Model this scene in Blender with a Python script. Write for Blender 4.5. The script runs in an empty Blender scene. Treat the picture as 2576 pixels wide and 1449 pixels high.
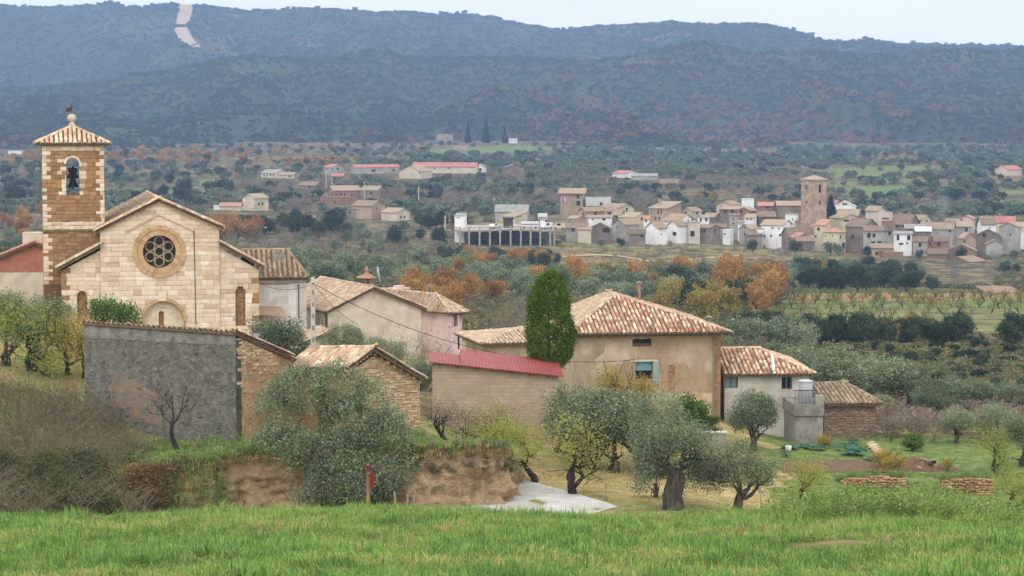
import bpy, bmesh, math, random
import numpy as np
from mathutils import Vector, Matrix
from mathutils.geometry import tessellate_polygon
R = math.radians
random.seed(7)
RNG = np.random.default_rng(7)
SC = bpy.context.scene
COL = SC.collection

# ---------------------------------------------------------------- camera
F, U0, V0, VH = 5810.0, 1288.0, 724.5, 300.0      # focal length and centre on a 2576 x 1449 survey sheet, horizon row
PITCH = math.atan((V0 - VH) / F)
SP, CP = math.sin(PITCH), math.cos(PITCH)
cam_d = bpy.data.cameras.new('camera')
cam = bpy.data.objects.new('camera', cam_d); COL.objects.link(cam)
cam_d.sensor_width = 36.0; cam_d.lens = 36.0 * F / 2576.0
cam_d.clip_start = 0.5; cam_d.clip_end = 30000
cam.rotation_euler = (math.pi / 2 - PITCH, 0, 0)
SC.camera = cam

# ---------------------------------------------------------------- sky, sun, exposure
SUN_EL, SUN_AZ = 48.0, 205.0     # azimuth clockwise from +Y: behind the camera and to the left
world = bpy.data.worlds.new('World'); SC.world = world; world.use_nodes = True
wn = world.node_tree.nodes; wl = world.node_tree.links; wn.clear()
w_out = wn.new('ShaderNodeOutputWorld'); w_bg = wn.new('ShaderNodeBackground')
w_sky = wn.new('ShaderNodeTexSky'); w_sky.sky_type = 'NISHITA'; w_sky.sun_disc = False
w_sky.sun_elevation = R(SUN_EL); w_sky.sun_rotation = R(SUN_AZ); w_sky.air_density = 1.0; w_sky.dust_density = 2.0
w_tc = wn.new('ShaderNodeTexCoord')
w_map = wn.new('ShaderNodeMapping'); w_map.inputs['Scale'].default_value = (1.5, 1.5, 9.0)
w_noise = wn.new('ShaderNodeTexNoise'); w_noise.inputs['Scale'].default_value = 2.2; w_noise.inputs['Detail'].default_value = 5
w_ramp = wn.new('ShaderNodeValToRGB')
w_ramp.color_ramp.elements[0].position = 0.36; w_ramp.color_ramp.elements[0].color = (11.6, 11.7, 11.8, 1)
w_ramp.color_ramp.elements[1].position = 0.62; w_ramp.color_ramp.elements[1].color = (13.4, 13.2, 13.0, 1)
w_mix = wn.new('ShaderNodeMixRGB'); w_mix.inputs[0].default_value = 0.86      # a closed cover of pale cloud over the sky
wl.new(w_tc.outputs['Generated'], w_map.inputs['Vector']); wl.new(w_map.outputs['Vector'], w_noise.inputs['Vector'])
wl.new(w_noise.outputs['Fac'], w_ramp.inputs['Fac'])
wl.new(w_sky.outputs['Color'], w_mix.inputs[1]); wl.new(w_ramp.outputs['Color'], w_mix.inputs[2])
wl.new(w_mix.outputs['Color'], w_bg.inputs['Color']); w_bg.inputs['Strength'].default_value = 0.15
wl.new(w_bg.outputs['Background'], w_out.inputs['Surface'])
sun_d = bpy.data.lights.new('sun', 'SUN'); sun_d.energy = 0.9; sun_d.angle = R(24); sun_d.color = (1.0, 0.97, 0.93)
sun = bpy.data.objects.new('sun', sun_d); COL.objects.link(sun)
_sd = Vector((math.sin(R(SUN_AZ)) * math.cos(R(SUN_EL)), math.cos(R(SUN_AZ)) * math.cos(R(SUN_EL)), math.sin(R(SUN_EL))))
sun.rotation_euler = (-_sd).to_track_quat('-Z', 'Y').to_euler()
SC.view_settings.view_transform = 'Standard'; SC.view_settings.look = 'None'
SC.view_settings.exposure = 0.25; SC.view_settings.gamma = 1.0; SC.view_settings.use_curve_mapping = False
SC.render.engine = 'CYCLES'
SC.cycles.use_denoising = True
SC.cycles.max_bounces = 6; SC.cycles.diffuse_bounces = 3; SC.cycles.transparent_max_bounces = 6
SC.cycles.volume_bounces = 0; SC.cycles.transmission_bounces = 3; SC.cycles.glossy_bounces = 2

# ---------------------------------------------------------------- survey helpers: sheet pixel + distance -> point
def ray(u, v):
    x = (u - U0) / F; y = -(v - V0) / F
    return Vector((x, CP + y * SP, -SP + y * CP))
def P(u, v, Y):
    d = ray(u, v); return d * (Y / d.y)
def proj(x, y, z):
    d = y * CP - z * SP
    return U0 + F * x / d, V0 - F * (y * SP + z * CP) / d
def zof(v, Y):
    y = -(v - V0) / F
    return Y * (-SP + y * CP) / (CP + y * SP)
# enlarged survey sheets: (origin u, origin v, step)
SHEET = {'d': (0, 0, 1), 1: (0, 215.6, .44643), 2: (575, 646.9, .44643), 3: (1150, 646.9, .44643), 4: (1857.3, 1*718.75, .44643),
         5: (503.1, 359.4, .27902), 6: (1078.1, 395.3, .27902), 7: (1785.4, 395.3, .30692), 8: (0, 682.8, .44643), 9: (71.9, 273.1, .19841)}
def S(k, x, y):
    a = SHEET[k]; return a[0] + x * a[2], a[1] + y * a[2]

# ---------------------------------------------------------------- numpy noise
def _hash(ix, iy, seed):
    h = (ix.astype(np.int64) * 374761393 + iy.astype(np.int64) * 668265263 + seed * 1442695041) & 0xffffffff
    h = ((h ^ (h >> 13)) * 1274126177) & 0xffffffff
    return ((h ^ (h >> 16)) & 0xffffff) / float(0xffffff)
def vnoise(x, y, seed=0):
    x = np.asarray(x, float); y = np.asarray(y, float)
    ix = np.floor(x); iy = np.floor(y); fx = x - ix; fy = y - iy
    fx = fx * fx * (3 - 2 * fx); fy = fy * fy * (3 - 2 * fy)
    a = _hash(ix, iy, seed); b = _hash(ix + 1, iy, seed); c = _hash(ix, iy + 1, seed); d = _hash(ix + 1, iy + 1, seed)
    return (a * (1 - fx) + b * fx) * (1 - fy) + (c * (1 - fx) + d * fx) * fy
def fbm(x, y, seed=0, oct=4):
    s = 0; a = .5; t = 0
    for i in range(oct):
        s = s + a * vnoise(np.asarray(x) * 2 ** i, np.asarray(y) * 2 ** i, seed + i * 17); t += a; a *= .5
    return s / t

# ---------------------------------------------------------------- colours and materials
def hexc(h):
    h = h.lstrip('#'); v = [int(h[i:i + 2], 16) / 255 for i in (0, 2, 4)]
    return tuple((c / 12.92 if c <= .04045 else ((c + .055) / 1.055) ** 2.4) for c in v) + (1,)
MATS = {}
def ramp_node(nt, stops):
    r = nt.nodes.new('ShaderNodeValToRGB'); e = r.color_ramp.elements
    n = len(stops)
    stops = [s if isinstance(s, tuple) else (i / max(1, n - 1), s) for i, s in enumerate(stops)]
    e[0].position = stops[0][0]; e[0].color = hexc(stops[0][1])
    e[1].position = stops[-1][0]; e[1].color = hexc(stops[-1][1])
    for p, c in stops[1:-1]:
        k = e.new(p); k.color = hexc(c)
    return r
def pm(name, cols, scale=2.0, rough=.9, bump=.3, bscale=None, rand=None, rmix=.7, stain=None, sscale=.4, smix=1.0, zs=1.0, metal=0.0, detail=6, bdist=.03):
    """procedural surface: noise-driven ramp `cols`; `rand` = a second ramp picked per piece; `stain` = blotches of another colour"""
    m = bpy.data.materials.new(name); m.use_nodes = True; MATS[name] = m
    nt = m.node_tree; N = nt.nodes; L = nt.links; b = N['Principled BSDF']
    b.inputs['Roughness'].default_value = rough; b.inputs['Metallic'].default_value = metal
    b.inputs['Specular IOR Level'].default_value = .25
    geo = N.new('ShaderNodeNewGeometry')
    mp = N.new('ShaderNodeMapping'); mp.inputs['Scale'].default_value = (1, 1, zs); L.new(geo.outputs['Position'], mp.inputs['Vector'])
    n1 = N.new('ShaderNodeTexNoise'); n1.inputs['Scale'].default_value = scale; n1.inputs['Detail'].default_value = detail; n1.inputs['Roughness'].default_value = .65
    L.new(mp.outputs['Vector'], n1.inputs['Vector'])
    mr = N.new('ShaderNodeMapRange'); mr.inputs['From Min'].default_value = .3; mr.inputs['From Max'].default_value = .7
    L.new(n1.outputs['Fac'], mr.inputs['Value'])
    r1 = ramp_node(nt, cols); L.new(mr.outputs['Result'], r1.inputs['Fac'])
    colr = r1.outputs['Color']
    if rand:
        oi = N.new('ShaderNodeObjectInfo')
        ad = N.new('ShaderNodeMath'); ad.operation = 'ADD'; L.new(oi.outputs['Random'], ad.inputs[0]); L.new(geo.outputs['Random Per Island'], ad.inputs[1])
        fr = N.new('ShaderNodeMath'); fr.operation = 'FRACT'; L.new(ad.outputs[0], fr.inputs[0])
        r2 = ramp_node(nt, rand); L.new(fr.outputs[0], r2.inputs['Fac'])
        mx = N.new('ShaderNodeMixRGB'); mx.inputs[0].default_value = rmix
        L.new(colr, mx.inputs[1]); L.new(r2.outputs['Color'], mx.inputs[2]); colr = mx.outputs['Color']
    if stain:
        n3 = N.new('ShaderNodeTexNoise'); n3.inputs['Scale'].default_value = sscale; n3.inputs['Detail'].default_value = 8; n3.inputs['Roughness'].default_value = .7
        L.new(geo.outputs['Position'], n3.inputs['Vector'])
        m3 = N.new('ShaderNodeMapRange'); m3.inputs['From Min'].default_value = .48; m3.inputs['From Max'].default_value = .62
        m3.inputs['To Max'].default_value = smix; L.new(n3.outputs['Fac'], m3.inputs['Value'])
        mx = N.new('ShaderNodeMixRGB'); L.new(m3.outputs['Result'], mx.inputs[0]); L.new(colr, mx.inputs[1]); mx.inputs[2].default_value = hexc(stain)
        colr = mx.outputs['Color']
    L.new(colr, b.inputs['Base Color'])
    if bump:
        n2 = N.new('ShaderNodeTexNoise'); n2.inputs['Scale'].default_value = bscale or scale * 4; n2.inputs['Detail'].default_value = 5
        L.new(mp.outputs['Vector'], n2.inputs['Vector'])
        bp = N.new('ShaderNodeBump'); bp.inputs['Strength'].default_value = bump; bp.inputs['Distance'].default_value = bdist
        L.new(n2.outputs['Fac'], bp.inputs['Height']); L.new(bp.outputs['Normal'], b.inputs['Normal'])
    return m
def leafmat(name, cols, trans=.3, hue=None, objvar=.25):
    """foliage: colour picked per leaf (attribute tint), varied per plant, partly translucent"""
    m = bpy.data.materials.new(name); m.use_nodes = True; MATS[name] = m
    nt = m.node_tree; N = nt.nodes; L = nt.links; N.clear()
    out = N.new('ShaderNodeOutputMaterial'); d = N.new('ShaderNodeBsdfDiffuse'); t = N.new('ShaderNodeBsdfTranslucent'); ms = N.new('ShaderNodeMixShader')
    at = N.new('ShaderNodeAttribute'); at.attribute_name = 'tint'
    oi = N.new('ShaderNodeObjectInfo')
    mr = N.new('ShaderNodeMapRange'); mr.inputs['To Min'].default_value = -objvar; mr.inputs['To Max'].default_value = objvar
    L.new(oi.outputs['Random'], mr.inputs['Value'])
    ad = N.new('ShaderNodeMath'); ad.operation = 'ADD'; ad.use_clamp = True
    L.new(at.outputs['Fac'], ad.inputs[0]); L.new(mr.outputs['Result'], ad.inputs[1])
    r = ramp_node(nt, cols); L.new(ad.outputs[0], r.inputs['Fac'])
    L.new(r.outputs['Color'], d.inputs['Color']); L.new(r.outputs['Color'], t.inputs['Color'])
    ms.inputs[0].default_value = trans; L.new(d.outputs[0], ms.inputs[1]); L.new(t.outputs[0], ms.inputs[2]); L.new(ms.outputs[0], out.inputs['Surface'])
    return m
def flat(name, c, rough=.8, metal=0, spec=.3):
    m = bpy.data.materials.new(name); m.use_nodes = True; MATS[name] = m
    b = m.node_tree.nodes['Principled BSDF']; b.inputs['Base Color'].default_value = hexc(c); b.inputs['Roughness'].default_value = rough
    b.inputs['Metallic'].default_value = metal; b.inputs['Specular IOR Level'].default_value = spec
    return m

# ---------------------------------------------------------------- object helpers
def tag(o, label=None, cat=None, group=None, kind=None):
    if label: o['label'] = label
    if cat: o['category'] = cat
    if group: o['group'] = group
    if kind: o['kind'] = kind
    return o
def thing(name, loc, yaw, label, cat, group=None):
    o = bpy.data.objects.new(name, None); COL.objects.link(o); o.empty_display_size = .3
    o.location = loc; o.rotation_euler = (0, 0, yaw)
    return tag(o, label, cat, group)
def obj(name, me, parent=None, mat=None, M=None):
    o = bpy.data.objects.new(name, me); COL.objects.link(o)
    if parent is not None: o.parent = parent
    if mat is not None and len(me.materials) == 0: me.materials.append(MATS[mat] if isinstance(mat, str) else mat)
    if M is not None: o.matrix_local = M
    return o
def mesh_np(name, V, Fq, smooth=False, tint=None, mat=None):
    """V (n,3); Fq (m,k) equal-sized faces or a list of such arrays"""
    V = np.asarray(V, np.float32)
    Fl = Fq if isinstance(Fq, list) else [Fq]
    Fl = [np.asarray(f, np.int32) for f in Fl if len(f)]
    me = bpy.data.meshes.new(name)
    me.vertices.add(len(V)); me.vertices.foreach_set('co', V.ravel())
    tot = np.concatenate([np.full(len(f), f.shape[1], np.int32) for f in Fl]); idx = np.concatenate([f.ravel() for f in Fl])
    me.loops.add(len(idx)); me.loops.foreach_set('vertex_index', idx)
    me.polygons.add(len(tot)); st = np.zeros(len(tot), np.int32); st[1:] = np.cumsum(tot)[:-1]
    me.polygons.foreach_set('loop_start', st); me.polygons.foreach_set('loop_total', tot)
    if smooth: me.polygons.foreach_set('use_smooth', np.ones(len(tot), bool))
    if tint is not None:
        a = me.attributes.new('tint', 'FLOAT', 'FACE'); a.data.foreach_set('value', np.asarray(tint, np.float32))
    me.update(calc_edges=True)
    if mat: me.materials.append(MATS[mat] if isinstance(mat, str) else mat)
    return me
def mesh_py(name, V, Fs, mat=None, smooth=False):
    me = bpy.data.meshes.new(name); me.from_pydata([tuple(v) for v in V], [], Fs); me.update()
    if smooth: me.polygons.foreach_set('use_smooth', [True] * len(me.polygons))
    if mat: me.materials.append(MATS[mat] if isinstance(mat, str) else mat)
    return me
class MB:
    """collects simple shapes into one mesh"""
    def __init__(s): s.V = []; s.Fs = []
    def poly(s, pts, fs):
        b = len(s.V); s.V += [tuple(p) for p in pts]; s.Fs += [tuple(i + b for i in f) for f in fs]; return s
    def box(s, a, b):
        (x0, y0, z0), (x1, y1, z1) = a, b
        return s.poly([(x0, y0, z0), (x1, y0, z0), (x1, y1, z0), (x0, y1, z0), (x0, y0, z1), (x1, y0, z1), (x1, y1, z1), (x0, y1, z1)],
                      [(3, 2, 1, 0), (4, 5, 6, 7), (0, 1, 5, 4), (1, 2, 6, 5), (2, 3, 7, 6), (3, 0, 4, 7)])
    def bar(s, p, q, r, n=8, r2=None, cap=True):
        p = Vector(p); q = Vector(q); d = (q - p).normalized(); a = d.orthogonal().normalized(); b = d.cross(a); r2 = r if r2 is None else r2
        pts = []
        for c, rr in ((p, r), (q, r2)):
            for i in range(n):
                t = 2 * math.pi * i / n; pts.append(c + a * (rr * math.cos(t)) + b * (rr * math.sin(t)))
        fs = [(i, (i + 1) % n, n + (i + 1) % n, n + i) for i in range(n)]
        if cap: fs += [tuple(range(n))[::-1], tuple(range(n, 2 * n))]
        return s.poly(pts, fs)
    def path(s, pts, r, n=6):
        for a, b in zip(pts[:-1], pts[1:]): s.bar(a, b, r, n)
        return s
    def lathe(s, prof, n=16, c=(0, 0, 0)):
        pts = []; m = len(prof)
        for i in range(n):
            t = 2 * math.pi * i / n
            for r, z in prof: pts.append((c[0] + r * math.cos(t), c[1] + r * math.sin(t), c[2] + z))
        fs = [(i * m + j, ((i + 1) % n) * m + j, ((i + 1) % n) * m + j + 1, i * m + j + 1) for i in range(n) for j in range(m - 1)]
        return s.poly(pts, fs)
    def prism(s, pts2, y0, y1):
        """polygon in local XZ (counter-clockwise seen from -Y) extruded along Y"""
        n = len(pts2); tri = tessellate_polygon([[Vector((x, z, 0)) for x, z in pts2]])
        V = [(x, y0, z) for x, z in pts2] + [(x, y1, z) for x, z in pts2]
        fs = [tuple(t) for t in tri] + [tuple(i + n for i in t[::-1]) for t in tri] + [(i, (i + 1) % n, n + (i + 1) % n, n + i) for i in range(n)]
        return s.poly(V, fs)
    def mesh(s, name, mat=None, smooth=False):
        me = mesh_py(name, s.V, s.Fs, mat, smooth)
        bm = bmesh.new(); bm.from_mesh(me); bmesh.ops.recalc_face_normals(bm, faces=bm.faces); bm.to_mesh(me); bm.free()
        return me
def wall_holes(name, outer, holes, y0, y1, mat, parent):
    """wall slab in local XZ with real openings (lists of XZ points)"""
    bm = bmesh.new()
    for loop in [outer] + holes:
        vs = [bm.verts.new((x, y0, z)) for x, z in loop]
        for i in range(len(vs)): bm.edges.new((vs[i], vs[(i + 1) % len(vs)]))
    bmesh.ops.triangle_fill(bm, use_beauty=True, use_dissolve=False, edges=bm.edges[:])
    fs = bm.faces[:]
    ex = bmesh.ops.extrude_face_region(bm, geom=fs)
    for e in ex['geom']:
        if isinstance(e, bmesh.types.BMVert): e.co.y += (y1 - y0)
    bmesh.ops.recalc_face_normals(bm, faces=bm.faces)
    me = bpy.data.meshes.new(name); bm.to_mesh(me); bm.free()
    return obj(name, me, parent, mat)
class Frame:
    """upright plane: origin, yaw; px() meets the sight line of a sheet pixel with the plane local y = d"""
    def __init__(s, u, v, Y, yaw):
        s.o = P(u, v, Y); s.yaw = yaw; s.X = Vector((math.cos(yaw), math.sin(yaw), 0)); s.Yv = Vector((-math.sin(yaw), math.cos(yaw), 0))
    def px(s, u, v, d=0.0):
        r = ray(u, v); t = (s.o.dot(s.Yv) + d) / r.dot(s.Yv); q = r * t - s.o
        return q.dot(s.X), q.z
    def w(s, x, y, z): return s.o + s.X * x + s.Yv * y + Vector((0, 0, z))
def copy_tree(o, parent=None):
    c = o.copy(); COL.objects.link(c); c.parent = parent
    for ch in o.children: 
        k = copy_tree(ch, c); k.matrix_parent_inverse = ch.matrix_parent_inverse.copy()
    return c
def merge(tv, tf, mats):
    """template (verts, faces) repeated at matrices -> numpy mesh arrays"""
    tv = np.asarray(tv, float); tf = np.asarray(tf, int); n = len(tv)
    A = np.array([np.array(m) for m in mats])
    V = np.einsum('kij,nj->kni', A[:, :3, :3], tv) + A[:, None, :3, 3]
    Fq = (tf[None] + (np.arange(len(mats)) * n)[:, None, None]).reshape(-1, tf.shape[1])
    return V.reshape(-1, 3), Fq
def scatter(name, pts, scale, rotz, idx, protos, label, cat, sz=None):
    """stuff: instances of loose prototype meshes on the vertices of one point mesh (geometry nodes)"""
    me = bpy.data.meshes.new(name); me.vertices.add(len(pts)); me.vertices.foreach_set('co', np.asarray(pts, np.float32).ravel())
    for nm, arr, ty in (('sc', scale, 'FLOAT'), ('rz', rotz, 'FLOAT'), ('ix', idx, 'INT')):
        a = me.attributes.new(nm, ty, 'POINT'); a.data.foreach_set('value', np.asarray(arr, np.int32 if ty == 'INT' else np.float32))
    o = bpy.data.objects.new(name, me); COL.objects.link(o); tag(o, label, cat, kind='stuff')
    c = bpy.data.collections.new(name + '_kinds')
    for i, p in enumerate(protos):
        q = bpy.data.objects.new('%s_kind_%02d' % (name, i), p); c.objects.link(q)
    ng = bpy.data.node_groups.new(name, 'GeometryNodeTree')
    ng.interface.new_socket('Geometry', in_out='INPUT', socket_type='NodeSocketGeometry'); ng.interface.new_socket('Geometry', in_out='OUTPUT', socket_type='NodeSocketGeometry')
    N = ng.nodes; L = ng.links
    gi = N.new('NodeGroupInput'); go = N.new('NodeGroupOutput'); ci = N.new('GeometryNodeCollectionInfo'); ci.inputs['Collection'].default_value = c
    ci.inputs['Separate Children'].default_value = True
    ip = N.new('GeometryNodeInstanceOnPoints'); ip.inputs['Pick Instance'].default_value = True
    def att(n, ty):
        a = N.new('GeometryNodeInputNamedAttribute'); a.data_type = ty; a.inputs['Name'].default_value = n; return a.outputs['Attribute']
    cx = N.new('ShaderNodeCombineXYZ'); L.new(att('rz', 'FLOAT'), cx.inputs['Z'])
    er = N.new('FunctionNodeEulerToRotation'); L.new(cx.outputs[0], er.inputs[0])
    L.new(gi.outputs[0], ip.inputs['Points']); L.new(ci.outputs[0], ip.inputs['Instance']); L.new(att('ix', 'INT'), ip.inputs['Instance Index'])
    L.new(er.outputs[0], ip.inputs['Rotation']); L.new(att('sc', 'FLOAT'), ip.inputs['Scale']); L.new(ip.outputs[0], go.inputs[0])
    md = o.modifiers.new('scatter', 'NODES'); md.node_group = ng
    return o
def inpoly(u, v, poly):
    u = np.asarray(u); v = np.asarray(v); c = np.zeros(u.shape, bool); n = len(poly)
    for i in range(n):
        (x0, y0), (x1, y1) = poly[i], poly[(i + 1) % n]
        k = ((y0 > v) != (y1 > v)) & (u < (x1 - x0) * (v - y0) / ((y1 - y0) or 1e-9) + x0); c ^= k
    return c
# ================================================================ TERRAIN
GU = np.array([0, 220, 600, 960, 1320, 1700, 2000, 2300, 2576], float)
_rows = [  # distance, row on the sheet where the ground lies for each column (None = straight heights)
    (35, [1452] * 9), (50, [1338, 1336, 1333, 1332, 1334, 1335, 1334, 1333, 1337]),
    (61, [1314, 1308, 1292, 1285, 1297, 1304, 1295, 1280, 1308]), (63.5, [1317, 1311, 1295, 1287, 1300, 1307, 1298, 1284, 1312]),
    (66, [1355] * 9),
    (112, [1130, 1130, 1115, 1087, 1212, 1230, 1260, 1265, 1270]), (119, [965, 1010, 1090, 1065, 1160, 1180, 1215, 1240, 1246]),
    (122, [948, 985, 1070, 1050, 1130, 1150, 1178, 1192, 1200]), (130, [915, 915, 1020, 1010, 1068, 1070, 1125, 1138, 1148]),
    (140, [895, 895, 930, 950, 1010, 1020, 1090, 1096, 1102]), (150, [880, 868, 880, 905, 970, 990, 1058, 1066, 1074]),
    (175, [815, 815, 820, 870, 930, 960, 1012, 1030, 1040]), (200, [795, 795, 800, 850, 900, 925, 975, 1005, 1015]),
    (240, [768, 768, 772, 815, 860, 880, 930, 958, 962]), (280, [745, 745, 748, 790, 825, 830, 858, 856, 856]),
    (340, [715, 715, 718, 755, 780, 790, 806, 802, 802]), (430, [680, 680, 683, 710, 735, 742, 740, 737, 738]),
    (470, [665, 665, 668, 695, 715, 722, 733, 738, 742]), (560, [640, 640, 645, 665, 685, 690, 705, 722, 735]),
    (640, [618, 618, 620, 636, 650, 655, 668, 690, 700]), (700, [600, 600, 600, 612, 618, 628, 642, 654, 667]),
    (740, [585, 585, 585, 592, 598, 610, 627, 637, 643]), (820, [555, 555, 555, 560, 565, 575, 582, 590, 593]),
    (900, [528, 528, 526, 528, 532, 540, 545, 550, 552]), (1000, [500, 500, 500, 500, 502, 506, 510, 512, 515]),
    (1100, [474, 474, 474, 472, 474, 476, 480, 482, 484]), (1250, [443, 443, 441, 438, 440, 442, 444, 446, 447]),
    (1500, [411, 411, 408, 404, 404, 408, 412, 413, 413]), (1750, [388, 388, 386, 380, 380, 386, 388, 389, 389]),
    (2000, [372, 372, 368, 358, 358, 368, 370, 370, 370]), (2400, [352] * 9)]
_GY = [-60, 0, 18]; _GZ = [[-1.4] * 9, [-1.7] * 9, [-4.3] * 9]
for Yr, vs in _rows:
    _GY.append(Yr); _GZ.append([zof(v, Yr) for v in vs])
    if Yr == 66:
        for Yx, zs in ((80, [-15.6] * 9), (94, [-17.5] * 5 + [-17.8, -18.6, -18.8, -18.8]), (104, [-17.6, -17.6, -17.6, -17.5, -17.5, -17.7, -18.6, -18.9, -18.9])):
            _GY.append(Yx); _GZ.append(zs)
_GY = np.array(_GY, float); _GZ = np.array(_GZ)
def H(x, y, rough=True):
    x = np.asarray(x, float); y = np.asarray(y, float)
    u = np.clip(U0 + F * x / np.maximum(y, 20.0), 0, 2575.9)
    j = np.clip(np.searchsorted(GU, u, 'right') - 1, 0, len(GU) - 2); a = (u - GU[j]) / (GU[j + 1] - GU[j]); a = a * a * (3 - 2 * a)
    i = np.clip(np.searchsorted(_GY, y, 'right') - 1, 0, len(_GY) - 2); b = np.clip((y - _GY[i]) / (_GY[i + 1] - _GY[i]), 0, 1)
    z = (_GZ[i, j] * (1 - a) + _GZ[i, j + 1] * a) * (1 - b) + (_GZ[i + 1, j] * (1 - a) + _GZ[i + 1, j + 1] * a) * b
    if rough:
        z = z + (fbm(x / 3.0, y / 3.0, 3, 3) - .5) * .25 + (fbm(x / 40, y / 40, 5, 3) - .5) * np.clip((y - 180) / 200, 0, 1) * 2.0
        k = (y + 70 * (fbm(x / 260, y / 500, 9, 2) - .5)) / 85.0; fr = k - np.floor(k)      # terraces beyond the village
        st = np.clip((fr - .86) / .14, 0, 1); st = st * st * (3 - 2 * st)
        z = z + (st - fr) * 1.1 * np.clip((y - 860) / 60, 0, 1)
    return z
def Hs(x, y): return float(H(np.array([x]), np.array([y]))[0])
def ground_at(u, v, lo=30, hi=1990):
    """first point where the sight line of a sheet pixel meets the ground"""
    Ys = np.exp(np.linspace(math.log(lo), math.log(hi), 1500)); d = ray(u, v)
    x = d.x / d.y * Ys; z = d.z / d.y * Ys; g = H(x, Ys); k = np.argmax(z <= g)
    if not (z <= g).any(): k = len(Ys) - 1
    return Vector((x[k], Ys[k], g[k]))

def cover_attr(me, W):
    a = me.attributes.new('cover', 'FLOAT_COLOR', 'POINT'); a.data.foreach_set('color', np.concatenate([W, np.ones((len(W), 1))], 1).astype(np.float32).ravel())
def ground_material(name, scale1, pal=None):
    """cover.r = green grass, cover.g = dry grass, cover.b = bare soil; the rest is dark scrub litter"""
    m = bpy.data.materials.new(name); m.use_nodes = True; MATS[name] = m
    nt = m.node_tree; N = nt.nodes; L = nt.links; b = N['Principled BSDF']; b.inputs['Roughness'].default_value = .95; b.inputs['Specular IOR Level'].default_value = .1
    at = N.new('ShaderNodeAttribute'); at.attribute_name = 'cover'; sep = N.new('ShaderNodeSeparateColor'); L.new(at.outputs['Color'], sep.inputs[0])
    geo = N.new('ShaderNodeNewGeometry')
    def noise(s, d=6):
        n = N.new('ShaderNodeTexNoise'); n.inputs['Scale'].default_value = s; n.inputs['Detail'].default_value = d; n.inputs['Roughness'].default_value = .7; L.new(geo.outputs['Position'], n.inputs['Vector']); return n.outputs['Fac']
    nf = noise(scale1); ng = noise(scale1 * .13, 8)
    def ramp(stops, src):
        mr = N.new('ShaderNodeMapRange'); mr.inputs['From Min'].default_value = .32; mr.inputs['From Max'].default_value = .68; L.new(src, mr.inputs['Value'])
        r = ramp_node(nt, stops); L.new(mr.outputs[0], r.inputs['Fac']); return r.outputs['Color']
    pal = pal or {}
    cols = {'base': ramp(pal.get('base') or ['#2c3024', '#3f4230', '#504c38'], nf), 'g': ramp(pal.get('g') or ['#46582c', '#5f7038', '#7c8450'], nf),
            'd': ramp(pal.get('d') or ['#7d6c48', '#9c8a5e', '#b09c70'], nf), 'b': ramp(pal.get('b') or ['#6b5036', '#8a6a48', '#a98660'], nf)}
    col = cols['base']
    for ch, key in (('Green', 'd'), ('Red', 'g'), ('Blue', 'b')):
        # the patch edges follow a noise field
        mu = N.new('ShaderNodeMath'); mu.operation = 'ADD'; L.new(sep.outputs[ch], mu.inputs[0]); L.new(ng, mu.inputs[1])
        mr = N.new('ShaderNodeMapRange'); mr.inputs['From Min'].default_value = .88; mr.inputs['From Max'].default_value = 1.12; L.new(mu.outputs[0], mr.inputs['Value'])
        mx = N.new('ShaderNodeMixRGB'); L.new(mr.outputs[0], mx.inputs[0]); L.new(col, mx.inputs[1]); L.new(cols[key], mx.inputs[2]); col = mx.outputs['Color']
    L.new(col, b.inputs['Base Color'])
    bp = N.new('ShaderNodeBump'); bp.inputs['Strength'].default_value = .6; bp.inputs['Distance'].default_value = .15; L.new(nf, bp.inputs['Height']); L.new(bp.outputs['Normal'], b.inputs['Normal'])
    return m
ground_material('ground_mat', 1.2)
ground_material('hill_mat', .035, {'base': ['#262c1e', '#363a28', '#484632'], 'g': ['#343e24', '#464e2e', '#585a38'], 'd': ['#5c5540', '#74694e', '#857858'], 'b': ['#4c4030', '#605040', '#786450']})

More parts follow.
